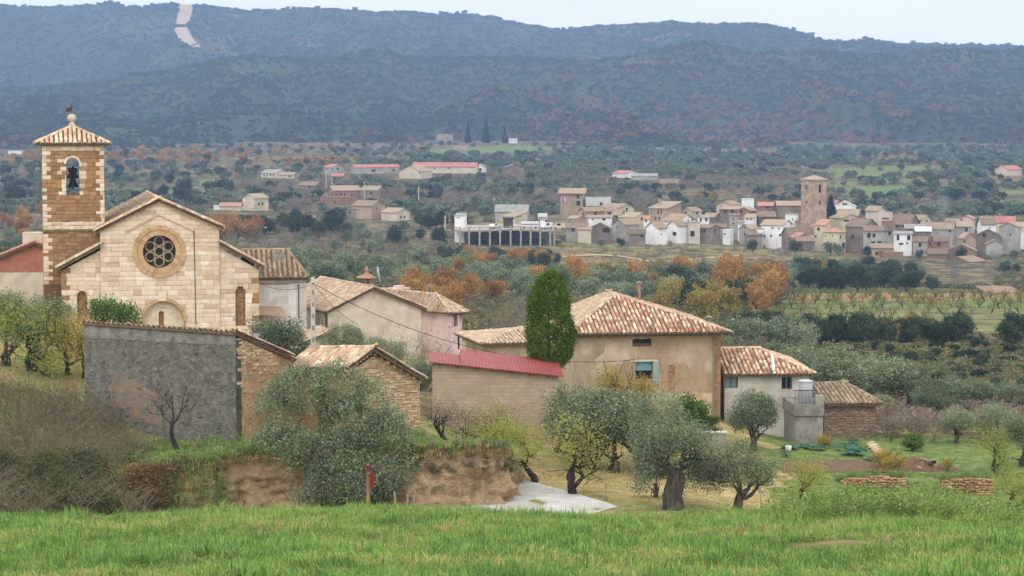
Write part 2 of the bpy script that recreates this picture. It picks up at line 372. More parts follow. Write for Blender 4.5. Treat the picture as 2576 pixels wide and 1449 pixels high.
def fan_grid(Ys, Ss, off):
    YY, SS = np.meshgrid(Ys, Ss, indexing='ij'); X = SS * (YY + off); nr, nc = YY.shape
    i = np.arange(nr - 1)[:, None] * nc + np.arange(nc - 1)[None]; q = np.stack([i, i + 1, i + nc + 1, i + nc], -1).reshape(-1, 4)
    return X, YY, q
GREEN_FIELDS = []     # filled below: sheet polygons of green fields, in distance bands
def cover_of(x, y):
    x0_, y0_ = x, y
    u = U0 + F * x / np.maximum(y, 1); W = np.zeros((len(x), 3))
    u = u + 260 * (fbm(x / 2.5, y / 2.5, 23, 3) - .5) * (y < 200) + 60 * (fbm(x / 14, y / 14, 24, 3) - .5) * (y > 200); y = y + 14 * (fbm(x / 5, y / 5, 25, 3) - .5) * (y > 95) * np.where(y < 200, 1, 2.5)
    n = fbm(x / 9, y / 9, 21, 3); n2 = fbm(x / 60, y / 35, 22, 3)
    def put(mask, g, d, s):
        W[mask] = np.stack([np.broadcast_to(k, x.shape)[mask] for k in (g, d, s)], 1)
    put(y < 70, .46, .2 + .35 * (n > .6), .42)
    put((y >= 70) & (y < 260), .25 + .3 * n, .55, .25)
    put((y >= 100) & (y < 135) & (u > 1300) & (u < 1950), .15 + .5 * n, .72, .2)
    put((y >= 110) & (y < 140) & (u > 1950), .62 + .2 * n, .3, .12)
    put((y >= 112) & (y < 150) & (u < 230), .3 + .35 * n, .7, .1)
    put((y >= 260) & (y < 520), .35 + .2 * n2, .3, .3)
    put((y >= 225) & (y < 285) & (u > 1900), .2 + .3 * n, .2, .45)
    put((y >= 285) & (y < 425) & (u > 1880), .34 + .3 * n2, .5, .3)
    put((y >= 405) & (y < 432) & (u > 1980), .2, .3, .75)
    put((y >= 520) & (y < 860), .18 + .3 * n2, .40, .42)
    put((y >= 575) & (y < 735) & (u > 1370) & (u < 2120), .26 + .3 * n2, .34 + .25 * n, .42)
    put((y >= 860), .14 + .36 * n2, .42 * (n > .4), .26 + .32 * (1 - n2))
    for poly in GREEN_FIELDS:
        z = H(x0_, y0_, False); uu, vv = proj(x0_, np.maximum(y0_, 1), z); k = inpoly(uu, vv, poly) & (y0_ > 600); W[k] = (.95, 0, 0)
    return W
GREEN_FIELDS += [[S(7, *p) for p in q] for q in (
    [(740, 112), (1030, 85), (1910, 62), (1920, 92), (1300, 100), (1080, 112), (1900, 120), (1890, 145), (1060, 160), (760, 150)],
    [(480, 200), (1180, 200), (1180, 225), (480, 225)], [(960, 240), (1650, 235), (1650, 290), (1400, 340), (960, 285)], [(2300, 350), (2576, 350), (2576, 385), (2300, 375)],
    [(2330, 262), (2576, 262), (2576, 292), (2330, 290)], [(1400, 180), (1850, 172), (1850, 200), (1400, 200)])]
GREEN_FIELDS += [[S(5, *p) for p in q] for q in ([(1100, 130), (1900, 130), (1900, 165), (1100, 165)], [(1700, 540), (2000, 540), (2000, 590), (1700, 590)], [(0, 330), (420, 330), (420, 365), (0, 365)])]
GREEN_FIELDS += [[S('d', *p) for p in q] for q in ([(265, 474), (480, 474), (480, 494), (265, 496)], [(1080, 372), (1300, 366), (1420, 372), (1300, 384), (1080, 388)], [(1290, 515), (1420, 512), (1420, 526), (1290, 528)], [(1850, 505), (1930, 505), (1930, 525), (1850, 525)])]

Ys = np.concatenate([np.linspace(-40, 28, 18), np.arange(30, 72, .8), np.arange(72, 160, .7), np.arange(161, 300, 2.2), np.arange(302, 900, 6), np.arange(906, 2500, 9)])
Ss = np.concatenate([np.linspace(-.9, -.27, 14), np.linspace(-.25, .25, 260), np.linspace(.27, .9, 14)])
gx, gy, gq = fan_grid(Ys, Ss, 12.0)
gz = H(gx.ravel(), gy.ravel())
g_me = mesh_np('ground', np.stack([gx.ravel(), gy.ravel(), gz], 1), gq, smooth=True, mat='ground_mat')
cover_attr(g_me, cover_of(gx.ravel(), gy.ravel()))
tag(obj('ground', g_me), 'sloping meadow, orchard and valley ground', 'ground', kind='structure')

# ---------------------------------------------------------------- mountains
BACK = np.array([(-900, 30), (-200, 16), (0, 10), (60, 18), (150, 17), (280, 8), (350, 20), (440, 12), (500, 14), (560, 22), (640, 31), (740, 21), (830, 24), (930, 33), (1040, 32), (1100, 40), (1180, 36), (1240, 42), (1290, 56), (1380, 72), (1430, 78), (1500, 71), (1570, 66), (1640, 58), (1700, 56), (1740, 62), (1830, 60), (1910, 62), (1960, 72), (2020, 85), (2070, 100), (2150, 106), (2250, 111), (2380, 110), (2460, 116), (2530, 112), (2576, 118), (2900, 130), (3500, 140)], float)
MID = np.array([(-900, 260), (0, 236), (150, 225), (300, 205), (450, 178), (560, 152), (620, 140), (700, 150), (780, 156), (860, 146), (930, 130), (1010, 146), (1100, 150), (1290, 146), (1440, 154), (1560, 146), (1640, 126), (1700, 112), (1760, 108), (1830, 124), (1880, 138), (1950, 134), (2060, 128), (2150, 140), (2260, 142), (2340, 132), (2430, 128), (2500, 134), (2576, 128), (2900, 140), (3500, 160)], float)
MY = (1950., 2250., 2700., 3200., 3550., 4100., 4700., 6500.)
def MH(x, y, rough=True):
    x = np.asarray(x, float); y = np.asarray(y, float); u = U0 + F * x / y
    vb = np.interp(u, BACK[:, 0], BACK[:, 1]); vm = np.interp(u, MID[:, 0], MID[:, 1])
    zm = zof(vm, MY[3]); zb = zof(vb, MY[6]); z0 = zof(382, MY[0]); z1 = zof(352, MY[1])
    stn = [np.full_like(zm, z0), np.full_like(zm, z1), z1 + (zm - z1) * .42, zm, np.minimum(zm - 14, zm * .8), zm + (zb - zm) * .34, zb, zb - 120]
    z = np.zeros_like(x)
    for k in range(len(MY) - 1):
        t = np.clip((y - MY[k]) / (MY[k + 1] - MY[k]), 0, 1); m = (y >= MY[k]) & (y <= MY[k + 1])
        ts = t * t * (3 - 2 * t) * .5 + t * .5
        z = np.where(m, stn[k] * (1 - ts) + stn[k + 1] * ts, z)
    z = np.where(y < MY[0], z0 - 5, z)
    if rough:
        calm = np.minimum(np.clip(np.abs(y - MY[3]) / 250, .12, 1), np.clip(np.abs(y - MY[6]) / 300, .06, 1)) * np.clip((y - 1950) / 300, 0, 1)
        rid = 1 - np.abs(2 * fbm(x / 210 + 3.1, y / 420, 31, 4) - 1) * 2     # spurs and gullies running down the slope
        z = z + calm * ((rid - .5) * 38 + (fbm(x / 60, y / 60, 33, 3) - .5) * 11)
        kk = z / 9.0 + fbm(x / 300, y / 300, 35, 2) * 3; fr = kk - np.floor(kk)      # old terraces on the lower slopes
        z = z + (np.clip((fr - .7) / .3, 0, 1) - fr) * 3.0 * calm * (y < 3150)
    return z
FIREBREAK = [(452, 11), (486, 9), (484, 30), (478, 52), (470, 66), (480, 82), (492, 102), (512, 122), (490, 118), (462, 108), (446, 92), (440, 78), (444, 60), (448, 36)]
mYs = np.concatenate([np.arange(1940, 3260, 11), np.arange(3262, 4760, 15), np.arange(4790, 5500, 120)]); mSs = np.linspace(-.36, .36, 330)
mx_, my_, mq = fan_grid(mYs, mSs, 0.0)
mz = MH(mx_.ravel(), my_.ravel())
m_me = mesh_np('mountain_range', np.stack([mx_.ravel(), my_.ravel(), mz], 1), mq, smooth=True, mat='hill_mat')
_u, _v = proj(mx_.ravel(), my_.ravel(), mz)
_n = fbm(mx_.ravel() / 120, my_.ravel() / 160, 41, 4)
W = np.stack([.2 + .35 * _n, .02 + .36 * (_n < .40) * (my_.ravel() > 3600), .12 + .42 * fbm(mx_.ravel() / 90, my_.ravel() / 60, 43, 3) * ((my_.ravel() > 3600) | (_u > 1250))], 1)
cover_attr(m_me, W)
tag(obj('mountain_range', m_me), 'scrub covered mountain range along the skyline', 'mountains', kind='structure')
# the cleared strip running down the back ridge
pm('bare_strip', ['#b49a80', '#c4ad92', '#a58c70'], scale=.05, bump=0)
fx = []; gaps = [(61, 67)]
rows_f = np.linspace(10, 120, 60); VV = []; FF = []
edgeL = np.array([(452, 11), (448, 36), (444, 60), (440, 78), (446, 92), (462, 108), (490, 120)], float); edgeR = np.array([(486, 9), (484, 30), (478, 52), (470, 66), (476, 78), (484, 95), (496, 110), (510, 122)], float)
def ridge_point(u, v):
    Yr = np.linspace(3600, 4700, 700); d = ray(u, v); x = d.x / d.y * Yr; z = d.z / d.y * Yr; g = MH(x, Yr); k = np.argmax(z <= g + .5)
    if not (z <= g + .5).any(): k = len(Yr) - 1
    return (x[k], Yr[k] - 3, g[k] + 1.2)
for a, v in enumerate(rows_f):
    l = np.interp(v, edgeL[:, 1], edgeL[:, 0]); r = np.interp(v, edgeR[:, 1], edgeR[:, 0])
    for b_ in range(7): VV.append(ridge_point(l + (r - l) * b_ / 6 + 2.5 * math.sin(v * .9 + b_), v))
for a in range(len(rows_f) - 1):
    if 62 < rows_f[a] < 68: continue
    for b_ in range(6): FF.append((a * 7 + b_, a * 7 + b_ + 1, (a + 1) * 7 + b_ + 1, (a + 1) * 7 + b_))
VV = np.array(VV)
FF = [f for f in FF if np.ptp(VV[list(f), 1]) < 140]
tag(obj('firebreak', mesh_py('firebreak', VV, FF, 'bare_strip', True)), 'pale cleared firebreak strip running down the back ridge', 'firebreak', kind='structure')

# ---------------------------------------------------------------- haze
bx = MB().box((-3200, -120, -75), (3200, 5600, 330)).mesh('haze')
hz = obj('haze', bx); tag(hz, 'thin blue autumn haze over the whole valley', 'haze', kind='stuff')
hm = bpy.data.materials.new('haze_air'); hm.use_nodes = True; bx.materials.append(hm)
hn = hm.node_tree.nodes; hn.clear(); ho = hn.new('ShaderNodeOutputMaterial'); hv = hn.new('ShaderNodeVolumePrincipled')
hv.inputs['Color'].default_value = (.30, .45, .70, 1); hv.inputs['Density'].default_value = 2.1e-4; hv.inputs['Anisotropy'].default_value = 0.0
hm.node_tree.links.new(hv.outputs[0], ho.inputs['Volume'])
# ================================================================ PLANTS
leafmat('olive_leaf', ['#424e36', '#667254', '#868f70', '#9fa689'], trans=.2)
leafmat('olive_far', ['#465040', '#647058', '#828c76'], trans=.15)
leafmat('holm_leaf', ['#1e281a', '#303c2a', '#46523c', '#5a664c'], trans=.15)
leafmat('oak_leaf', ['#7a5632', '#9a6e3e', '#b0864c', '#bc9a5a'], trans=.3)
leafmat('gold_leaf', ['#7a6a36', '#968444', '#a89452', '#8f9054'], trans=.3)
leafmat('almond_leaf', ['#6e7638', '#8c9242', '#a6a852', '#8a7a4a'], trans=.35)
leafmat('orchard_leaf', ['#5f6a30', '#7a8440', '#92984c'], trans=.3)
leafmat('laurel_leaf', ['#2c4020', '#466030', '#60783c', '#788c48'], trans=.25)
leafmat('cypress_leaf', ['#2c4014', '#46601e', '#62782c', '#788c3a'], trans=.15, objvar=.05)
leafmat('yellow_leaf', ['#84783a', '#9c8e46', '#b09c54', '#9a744a'], trans=.35)
leafmat('dry_twig_leaf', ['#665c4e', '#807464', '#988c7c'], trans=.15)
leafmat('thicket_leaf', ['#2e3a1e', '#444e2c', '#5c603c', '#6c6446'], trans=.2)
leafmat('brush_leaf', ['#4c5234', '#6a6c48', '#86805e', '#94846a'], trans=.2)
leafmat('grass_blade', ['#4c6e30', '#688c40', '#86a452', '#a2b068'], trans=.28, objvar=.22)
leafmat('dry_blade', ['#a08a5a', '#b8a070', '#cbb888'], trans=.3)
leafmat('weed_leaf', ['#4c6634', '#688244', '#869a58', '#a4b070'], trans=.3)
leafmat('cabbage_leaf', ['#2c4a38', '#3f6450', '#5c8068'], trans=.2)
pm('bark', ['#1e1a16', '#332c25', '#4a4138'], scale=9, bump=.8, bscale=22, zs=.35, bdist=.05)
pm('olive_bark', ['#2c2823', '#4a443b', '#6e675c'], scale=6, bump=.9, bscale=14, zs=.3, bdist=.06)
pm('grey_bark', ['#5d564e', '#7b736a', '#958c82'], scale=6, bump=.4, zs=.4)
pm('twig', ['#574d40', '#71664f', '#887c68'], scale=3, bump=0)

def unit(v): return v / (np.linalg.norm(v, axis=-1, keepdims=True) + 1e-9)
def leaves(C, size, aspect, rng, up=0.0, tint=None, tvar=.25, out=None):
    """rhombic leaves at centres C"""
    n = len(C); d = rng.normal(size=(n, 3)); d[:, 2] += up
    if out is not None: d = d + out
    d = unit(d); t = unit(np.cross(d, rng.normal(size=(n, 3)))); L = size * rng.uniform(.6, 1.35, (n, 1)); Wd = L * aspect
    V = np.stack([C - d * L * .5, C + t * Wd * .5, C + d * L * .5, C - t * Wd * .5], 1).reshape(-1, 3)
    Fq = np.arange(4 * n).reshape(n, 4)
    tt = rng.uniform(.5 - tvar, .5 + tvar, n) if tint is None else np.clip(tint + rng.uniform(-tvar, tvar, n), 0, 1)
    return V, Fq, tt
def blob_points(blobs, n, rng, shell=.55, rag=.25):
    """points in the outer shell of ellipsoids, in clumps"""
    w = np.array([b[3] * b[4] * b[5] for b in blobs]) ** .67; w = w / w.sum(); k = rng.choice(len(blobs), n, p=w)
    B = np.array(blobs)[k]; d = unit(rng.normal(size=(n, 3))); r = (shell + (1 - shell) * rng.random(n) ** .6) * (1 + rag * rng.normal(size=n))
    return B[:, :3] + d * B[:, 3:6] * r[:, None], d
def clumped(blobs, nc, per, rad, rng, gap=.26, gs=.62, **kw):
    C, d = blob_points(blobs, nc, rng, **kw)
    q = fbm(C[:, 0] / gs + C[:, 1] / gs * .6 + 9, C[:, 2] / gs + C[:, 1] / gs * .5 + 5, int(rng.integers(999)), 2); o = np.argsort(q); nk = int(nc * (1 - gap)); C, d = C[o[-nk:]], d[o[-nk:]]; nc = nk      # gaps between the boughs
    Cc = np.repeat(C, per, 0) + rng.normal(size=(nc * per, 3)) * rad
    ct = np.repeat(rng.uniform(.25, .75, nc), per)
    return Cc, ct, np.repeat(d, per, 0)
def grow(rng, p, d, length, r, level, out, tips, kids=(3, 3, 3), bend=.25, up=.1, shrink=.68, spread=.8, seg=5):
    pts = [np.array(p, float)]; rad = [r]; d = unit(np.array(d, float)); cur = np.array(p, float)
    for i in range(seg):
        d = unit(d + rng.normal(size=3) * bend + np.array([0, 0, up])); cur = cur + d * length / seg; pts.append(cur.copy()); rad.append(r * (1 - .55 * (i + 1) / seg))
    out.append((np.array(pts), np.array(rad), level))
    if level >= len(kids): tips.append((cur, d)); return
    for k in range(kids[level]):
        t = rng.uniform(.45, 1.0) if k else 1.0; j = min(seg, max(1, int(round(t * seg)))); a = unit(d + rng.normal(size=3) * spread)
        grow(rng, pts[j], a, length * shrink * rng.uniform(.75, 1.2), rad[j] * .72, level + 1, out, tips, kids, bend, up, shrink, spread, max(3, seg - 1))
def tubes(lines, sides=(8, 6, 4, 3, 3)):
    V = []; Fq = []; b = 0
    for pts, rad, lv in lines:
        n = sides[min(lv, len(sides) - 1)]; m = len(pts); tg = unit(np.gradient(pts, axis=0)); ref = np.array([.3, .9, .2]); a = unit(np.cross(tg, ref)); c = np.cross(tg, a)
        th = np.arange(n) * 2 * np.pi / n; ring = pts[:, None] + rad[:, None, None] * (np.cos(th)[None, :, None] * a[:, None] + np.sin(th)[None, :, None] * c[:, None])
        V.append(ring.reshape(-1, 3)); i = np.arange(m - 1)[:, None] * n; j = np.arange(n)[None]; k = (j + 1) % n
        Fq.append(np.stack([b + i + j, b + i + k, b + i + n + k, b + i + n + j], -1).reshape(-1, 4)); b += m * n
    return np.concatenate(V), np.concatenate(Fq)
PROTO = {}
def make_proto(key, trunk, tmat, crown, lmat):
    """a plant = trunk mesh + crown mesh, both shared by all copies"""
    PROTO[key] = (mesh_np(key + '_trunk', trunk[0], trunk[1], smooth=True, mat=tmat) if trunk else None,
                  mesh_np(key + '_crown', crown[0], crown[1], tint=crown[2], mat=lmat) if crown else None)
def cat(*parts):
    V = []; Fq = []; T = []; b = 0
    for v, f, t in parts: V.append(v); Fq.append(f + b); T.append(t); b += len(v)
    return np.concatenate(V), np.concatenate(Fq), np.concatenate(T)
def plant(key, loc, scale, rz, name, label, cat_, group=None, sz=None):
    tr, cr = PROTO[key]
    o = thing(name, loc, rz, label, cat_, group)
    o.scale = (scale, scale, scale * (sz or 1))
    if tr: obj('trunk', tr, o)
    if cr: obj('crown', cr, o)
    return o

def olive(key, seed, nleaf_c, per, size, R0=2.0, hgt=4.4, trunk_h=1.0, tr=.32, lobes=9, rad=.24):
    rng = np.random.default_rng(seed); out = []; tips = []
    grow(rng, (0, 0, -.3), (rng.normal() * .15, rng.normal() * .15, 1), trunk_h + .3, tr, 0, out, tips, (4, 3, 2), .22, .12, .8, .75)
    blobs = [(0, 0, hgt * .62, R0 * .7, R0 * .7, hgt * .26)]
    for i in range(lobes):
        a = i * 2.4 + rng.uniform(-.4, .4); rr = R0 * rng.uniform(.35, .85); z = hgt * rng.uniform(.42, .84); s = R0 * rng.uniform(.28, .46)
        blobs.append((rr * math.cos(a), rr * math.sin(a), z, s, s, s * .9))
    C, ct, d = clumped(blobs, int(nleaf_c * 1.2), per, rad * .62, rng, shell=.66, rag=.12); C[:, 2] = np.maximum(C[:, 2], hgt * .16)
    make_proto(key, tubes([o for o in out if o[2] < 4]), 'olive_bark', leaves(C, size * .85, .36, rng, up=.6, tint=np.clip((ct - .5) * 1.5 + .5, 0, 1), out=d * .7), 'olive_leaf')
olive('olive_a', 11, 1900, 9, .15); olive('olive_b', 12, 1700, 9, .15, 1.9, 4.0, .8); olive('olive_c', 13, 2000, 9, .15, 2.2, 4.6, 1.3, .4, 11)
def olive_bushy():
    rng = np.random.default_rng(31); out = []; tips = []
    for k in range(5):
        grow(rng, (rng.normal() * .25, rng.normal() * .2, -.3), (rng.normal() * .5, rng.normal() * .4, 1), 1.7, .12, 0, out, tips, (3, 3, 2), .2, .12, .75, .7)
    blobs = [(.2, .2, 1.9, 1.3, 1.1, 1.7), (.5, -.2, 1.4, 1.5, 1.2, 1.3), (.4, -.1, 3.0, 1.2, 1.0, 1.0), (-1.0, 0, 4.2, .9, .8, .9), (-1.9, .1, 3.3, .8, .8, .9), (1.3, 0, 3.7, .8, .8, .8), (.2, .1, 4.3, .9, .8, .9),
             (1.9, -.2, 2.4, .8, .8, .9), (2.0, -.3, 1.4, .8, .8, .8), (-1.2, -.2, 2.4, .8, .7, .8), (-2.2, .2, 2.5, .5, .5, .4), (1.0, -.6, 1.0, 1.2, .8, .9), (-.5, -.4, .9, 1.0, .7, .8), (-1.7, 0, 4.1, .5, .5, .5), (1.9, -.1, 3.2, .5, .5, .5)]
    C, ct, d = clumped(blobs, 9500, 9, .12, rng, shell=.62, rag=.10); C[:, 2] = np.maximum(C[:, 2], .05)
    make_proto('olive_big', tubes(out), 'olive_bark', leaves(C, .105, .34, rng, up=.6, tint=np.clip((ct - .5) * 1.5 + .46, 0, 1), tvar=.2, out=d * .8), 'olive_leaf')
olive_bushy()
def gnarled_olive():
    rng = np.random.default_rng(32); out = []; tips = []
    # a broad hollow trunk: several fused stems twisting round each other
    for k in range(7):
        a = k * .9; pts = []; rad = []
        for i in range(9):
            t = i / 8; tw = a + t * 1.1; rr = .36 * (1 - .35 * t) + .05 * math.sin(i * 1.7 + k); pts.append((rr * math.cos(tw) + .25 * t, rr * .8 * math.sin(tw), -.3 + 2.7 * t)); rad.append((.25 - .06 * t) * (1 + .25 * rng.normal() * .5))
        out.append((np.array(pts), np.array(rad), 0))
    for k in range(7):
        a = k * .9 + rng.uniform(-.3, .3); grow(rng, (.25 + .2 * math.cos(a), .2 * math.sin(a), 2.1), (math.cos(a), math.sin(a), .7), 1.3, .16, 1, out, tips, (3, 3, 3, 2), .3, .05, .75, .8)
    blobs = [(0, 0, 3.3, 1.5, 1.4, .8)]
    for i in range(13):
        a = i * 2.4; rr = rng.uniform(.8, 2.0); s = rng.uniform(.55, .85); blobs.append((rr * math.cos(a), rr * .9 * math.sin(a), rng.uniform(2.6, 4.0), s, s, s * .8))
    blobs += [(-2.0, -.1, 1.7, .6, .6, .7), (1.9, -.0, 2.0, .6, .6, .8), (1.6, .7, 1.4, .6, .6, .7)]
    C, ct, d = clumped(blobs, 2500, 9, .2, rng, shell=.5, rag=.12)
    make_proto('olive_old', tubes(out), 'olive_bark', leaves(C, .14, .36, rng, up=.3, tint=ct, out=d * .7), 'olive_leaf')
gnarled_olive()
def almond(key, seed, leaf, lmat, nl, lean=0.0, forks=3, up=.12, size=.085, tr=.19, kids=(4, 4, 4), length=1.15, hang=.0):
    rng = np.random.default_rng(seed); out = []; tips = []
    grow(rng, (0, 0, -.2), (lean, rng.normal() * .1, 1), length, tr, 0, out, tips, (forks,) + kids, .3, up, .82, .95)
    ends = np.array([t[0] for t in tips]); nl = int(nl * 2.6); k = rng.choice(len(ends), nl); C = ends[k] + rng.normal(size=(nl, 3)) * np.array([.26, .26, .26]); C[:, 2] -= hang * rng.random(nl)
    cr = leaves(C, size * 1.05, .5, rng, up=-.4) if leaf else None
    V, Fq = tubes(out, (8, 6, 5, 3, 3))
    make_proto(key, (V, Fq), 'bark', cr, lmat)
almond('almond_a', 41, True, 'almond_leaf', 1500, .1); almond('almond_b', 42, True, 'almond_leaf', 900, .45, 3); almond('almond_c', 43, True, 'almond_leaf', 1500, -.1)
almond('almond_d', 44, True, 'dry_twig_leaf', 500, .2); almond('almond_bare', 45, True, 'dry_twig_leaf', 350, .05)
def bare(key, seed, tm, n0=1, length=2.0, tr=.13, kids=(4, 4, 4, 3), up=.1, spread=.7, extra=400):
    rng = np.random.default_rng(seed); out = []; tips = []
    for k in range(n0): grow(rng, (rng.normal() * .12 * n0, rng.normal() * .12 * n0, -.2), (rng.normal() * .25, rng.normal() * .25, 1), length, tr, 0, out, tips, kids, .2, up, .7, spread)
    ends = np.array([t[0] for t in tips]); k = rng.choice(len(ends), extra); C = ends[k] + rng.normal(size=(extra, 3)) * .3
    make_proto(key, tubes(out, (7, 5, 4, 3, 3)), tm, leaves(C, .22, .09, rng, up=.6), 'dry_twig_leaf')
bare('bare_tree', 51, 'grey_bark'); bare('bare_dark', 59, 'bark', 1, 1.5, .11, (3, 4, 4, 3), .3, .75, 500); bare('bare_fig', 52, 'grey_bark', 4, 1.5, .09, (4, 4, 3), .12, .85, 300); bare('bare_small', 53, 'twig', 1, 1.1, .05, (4, 4, 3), .15, .7, 150)
def round_tree(key, seed, lmat, nc, per, size, R0, hgt, tm='bark', trunk_h=.8, lobes=10, rad=.3, aspect=.6, shell=.6, rag=.1, low=.12):
    rng = np.random.default_rng(seed); out = []; tips = []
    grow(rng, (0, 0, -.5), (0, 0, 1), trunk_h + .8, .2, 0, out, tips, (4, 3), .15, .2, .9, .7)
    blobs = [(0, 0, hgt * .55, R0 * .72, R0 * .72, hgt * .38)]
    for i in range(lobes):
        a = i * 2.4 + rng.uniform(-.5, .5); z = hgt * rng.uniform(.3, .86); rr = R0 * rng.uniform(.35, .75) * math.sqrt(max(.1, 1 - ((z / hgt - .5) / .6) ** 2)); s = R0 * rng.uniform(.3, .48)
        blobs.append((rr * math.cos(a), rr * math.sin(a), z, s, s, s * .85))
    C, ct, d = clumped(blobs, nc, per, rad, rng, shell=shell, rag=rag); C[:, 2] = np.maximum(C[:, 2], hgt * low)
    make_proto(key, tubes(out, (6, 4, 3)), tm, leaves(C, size, aspect, rng, up=.2, tint=ct, out=d * .9), lmat)
# middle distance kinds: (crown about 2.2 m radius, 4.5 m high at scale 1)
for i in range(3):
    round_tree('olive_m%d' % i, 61 + i, 'olive_leaf', 420, 7, .30, 2.2, 3.8, 'olive_bark', .7, 11, .22, .45, .5, .14)
    round_tree('holm_m%d' % i, 71 + i, 'holm_leaf', 480, 7, .34, 2.4, 4.6, 'bark', .6, 12, .24, .6, .55, .1, .03)
    round_tree('oak_m%d' % i, 81 + i, 'oak_leaf', 330, 7, .30, 2.0, 5.2, 'bark', 1.2, 11, .26, .6, .4, .2)
    round_tree('gold_m%d' % i, 86 + i, 'gold_leaf', 330, 7, .28, 1.9, 5.0, 'bark', 1.2, 11, .26, .6, .4, .2)
for i in range(2):
    round_tree('orchard_m%d' % i, 91 + i, 'orchard_leaf', 110, 6, .2, 1.5, 3.4, 'bark', 1.1, 7, .25, .5, .3, .3, .35)
    bare('bare_m%d' % i, 95 + i, 'twig', 3, 1.5, .06, (4, 3, 3), .12, .8, 700)
round_tree('laurel', 101, 'laurel_leaf', 700, 9, .15, 1.2, 3.0, 'bark', .5, 9, .14, .5, .5, .15, .02)
round_tree('round_bush', 102, 'laurel_leaf', 700, 9, .15, .95, 2.2, 'bark', .3, 9, .14, .6, .6, .1, .02)
round_tree('yellow_tree', 103, 'yellow_leaf', 420, 7, .13, 1.3, 3.6, 'bark', 1.0, 9, .25, .5, .3, .25, .1)
round_tree('thicket_shrub', 105, 'thicket_leaf', 800, 8, .13, 1.0, 1.7, 'twig', .2, 8, .14, .35, .5, .18, .0)
round_tree('fennel', 104, 'yellow_leaf', 400, 8, .16, .8, 1.3, 'twig', .1, 6, .14, .15, .3, .2, .0)
def big_cypress():
    rng = np.random.default_rng(111); out = []; tips = []
    grow(rng, (0, 0, -.3), (0, 0, 1), 4.4, .17, 0, out, tips, (4,), .03, .3, .25, .4)
    prof = np.array([(2.45, .2), (2.6, .52), (2.93, .88), (3.5, 1.06), (4.26, 1.03), (4.83, .9), (5.59, .82), (6.16, .58), (6.4, .34), (6.5, .1)])
    n = 2100; z = rng.uniform(2.45, 6.5, n); a = rng.uniform(0, 2 * np.pi, n); r = np.interp(z, prof[:, 0], prof[:, 1]) * (1 + .09 * np.sin(a * 3 + z * 2.1) + .06 * np.sin(z * 5 + a * 2)) * rng.uniform(.84, 1.03, n)
    C = np.stack([r * np.cos(a), r * np.sin(a), z], 1); d = np.stack([np.cos(a), np.sin(a), .6 + 0 * a], 1)
    per = 18; Cc = np.repeat(C, per, 0) + rng.normal(size=(n * per, 3)) * .075
    make_proto('big_cypress', tubes(out, (7, 4, 3)), 'bark', leaves(Cc, .09, .5, rng, up=.8, tint=np.repeat(rng.uniform(.2, .8, n), per), out=np.repeat(d, per, 0)), 'cypress_leaf')
big_cypress()
def far_kind(name, seed, lmat, n, size, R0, hgt, aspect=.8, sharp=False):
    rng = np.random.default_rng(seed)
    blobs = [(0, 0, hgt * .5, R0 * .8, R0 * .8, hgt * .42)] + [(R0 * .6 * math.cos(a), R0 * .6 * math.sin(a), hgt * rng.uniform(.35, .75), R0 * .45, R0 * .45, R0 * .4) for a in (0, 1.3, 2.6, 3.9, 5.2)]
    if sharp: blobs = [(0, 0, hgt * t, R0 * (1.02 - t), R0 * (1.02 - t), hgt * .1) for t in (.1, .2, .3, .4, .5, .6, .7, .8, .9)]
    C, d = blob_points(blobs, n, rng, .6, .1); V, Fq, t = leaves(C, size, aspect, rng, up=.1, out=d)
    return mesh_np(name, V, Fq, tint=t, mat=lmat)
FAR = {'olive': [far_kind('far_olive_%d' % i, 201 + i, 'olive_far', 170, .8, 2.0, 3.4) for i in range(3)],
       'holm': [far_kind('far_holm_%d' % i, 211 + i, 'holm_leaf', 200, .85, 2.3, 4.2) for i in range(3)],
       'oak': [far_kind('far_oak_%d' % i, 221 + i, 'oak_leaf', 150, .75, 2.0, 4.4) for i in range(3)],
       'bare': [far_kind('far_bare_%d' % i, 231 + i, 'dry_twig_leaf', 260, .6, 1.9, 3.4, .25) for i in range(3)],
       'brush': [far_kind('far_brush_%d' % i, 241 + i, 'brush_leaf', 160, .6, 1.6, 1.8, .5) for i in range(3)]}
leafmat('oak_far', ['#70503a', '#8e6242', '#a47a50'], trans=.15); FAR['rust'] = [far_kind('far_rust_%d' % i, 281 + i, 'oak_far', 150, .75, 2.0, 4.4) for i in range(3)]
leafmat('scrub_dark', ['#262e1e', '#38422a', '#4c5038'], trans=.1); leafmat('scrub_mid', ['#3a3e28', '#4e4e34', '#645a40'], trans=.1)
FAR['scrub'] = [far_kind('far_scrub_%d' % i, 261 + i, 'scrub_dark', 200, .85, 2.3, 4.0) for i in range(3)]; FAR['thick'] = [far_kind('far_thick_%d' % i, 271 + i, 'scrub_mid', 160, .7, 1.8, 1.9, .6) for i in range(3)]
leafmat('cypress_dark', ['#0c120c', '#172016', '#232e20'], trans=.05)
FAR['cypress'] = [far_kind('far_cypress', 251, 'cypress_dark', 1100, .75, 2.0, 11.0, .7, True)]
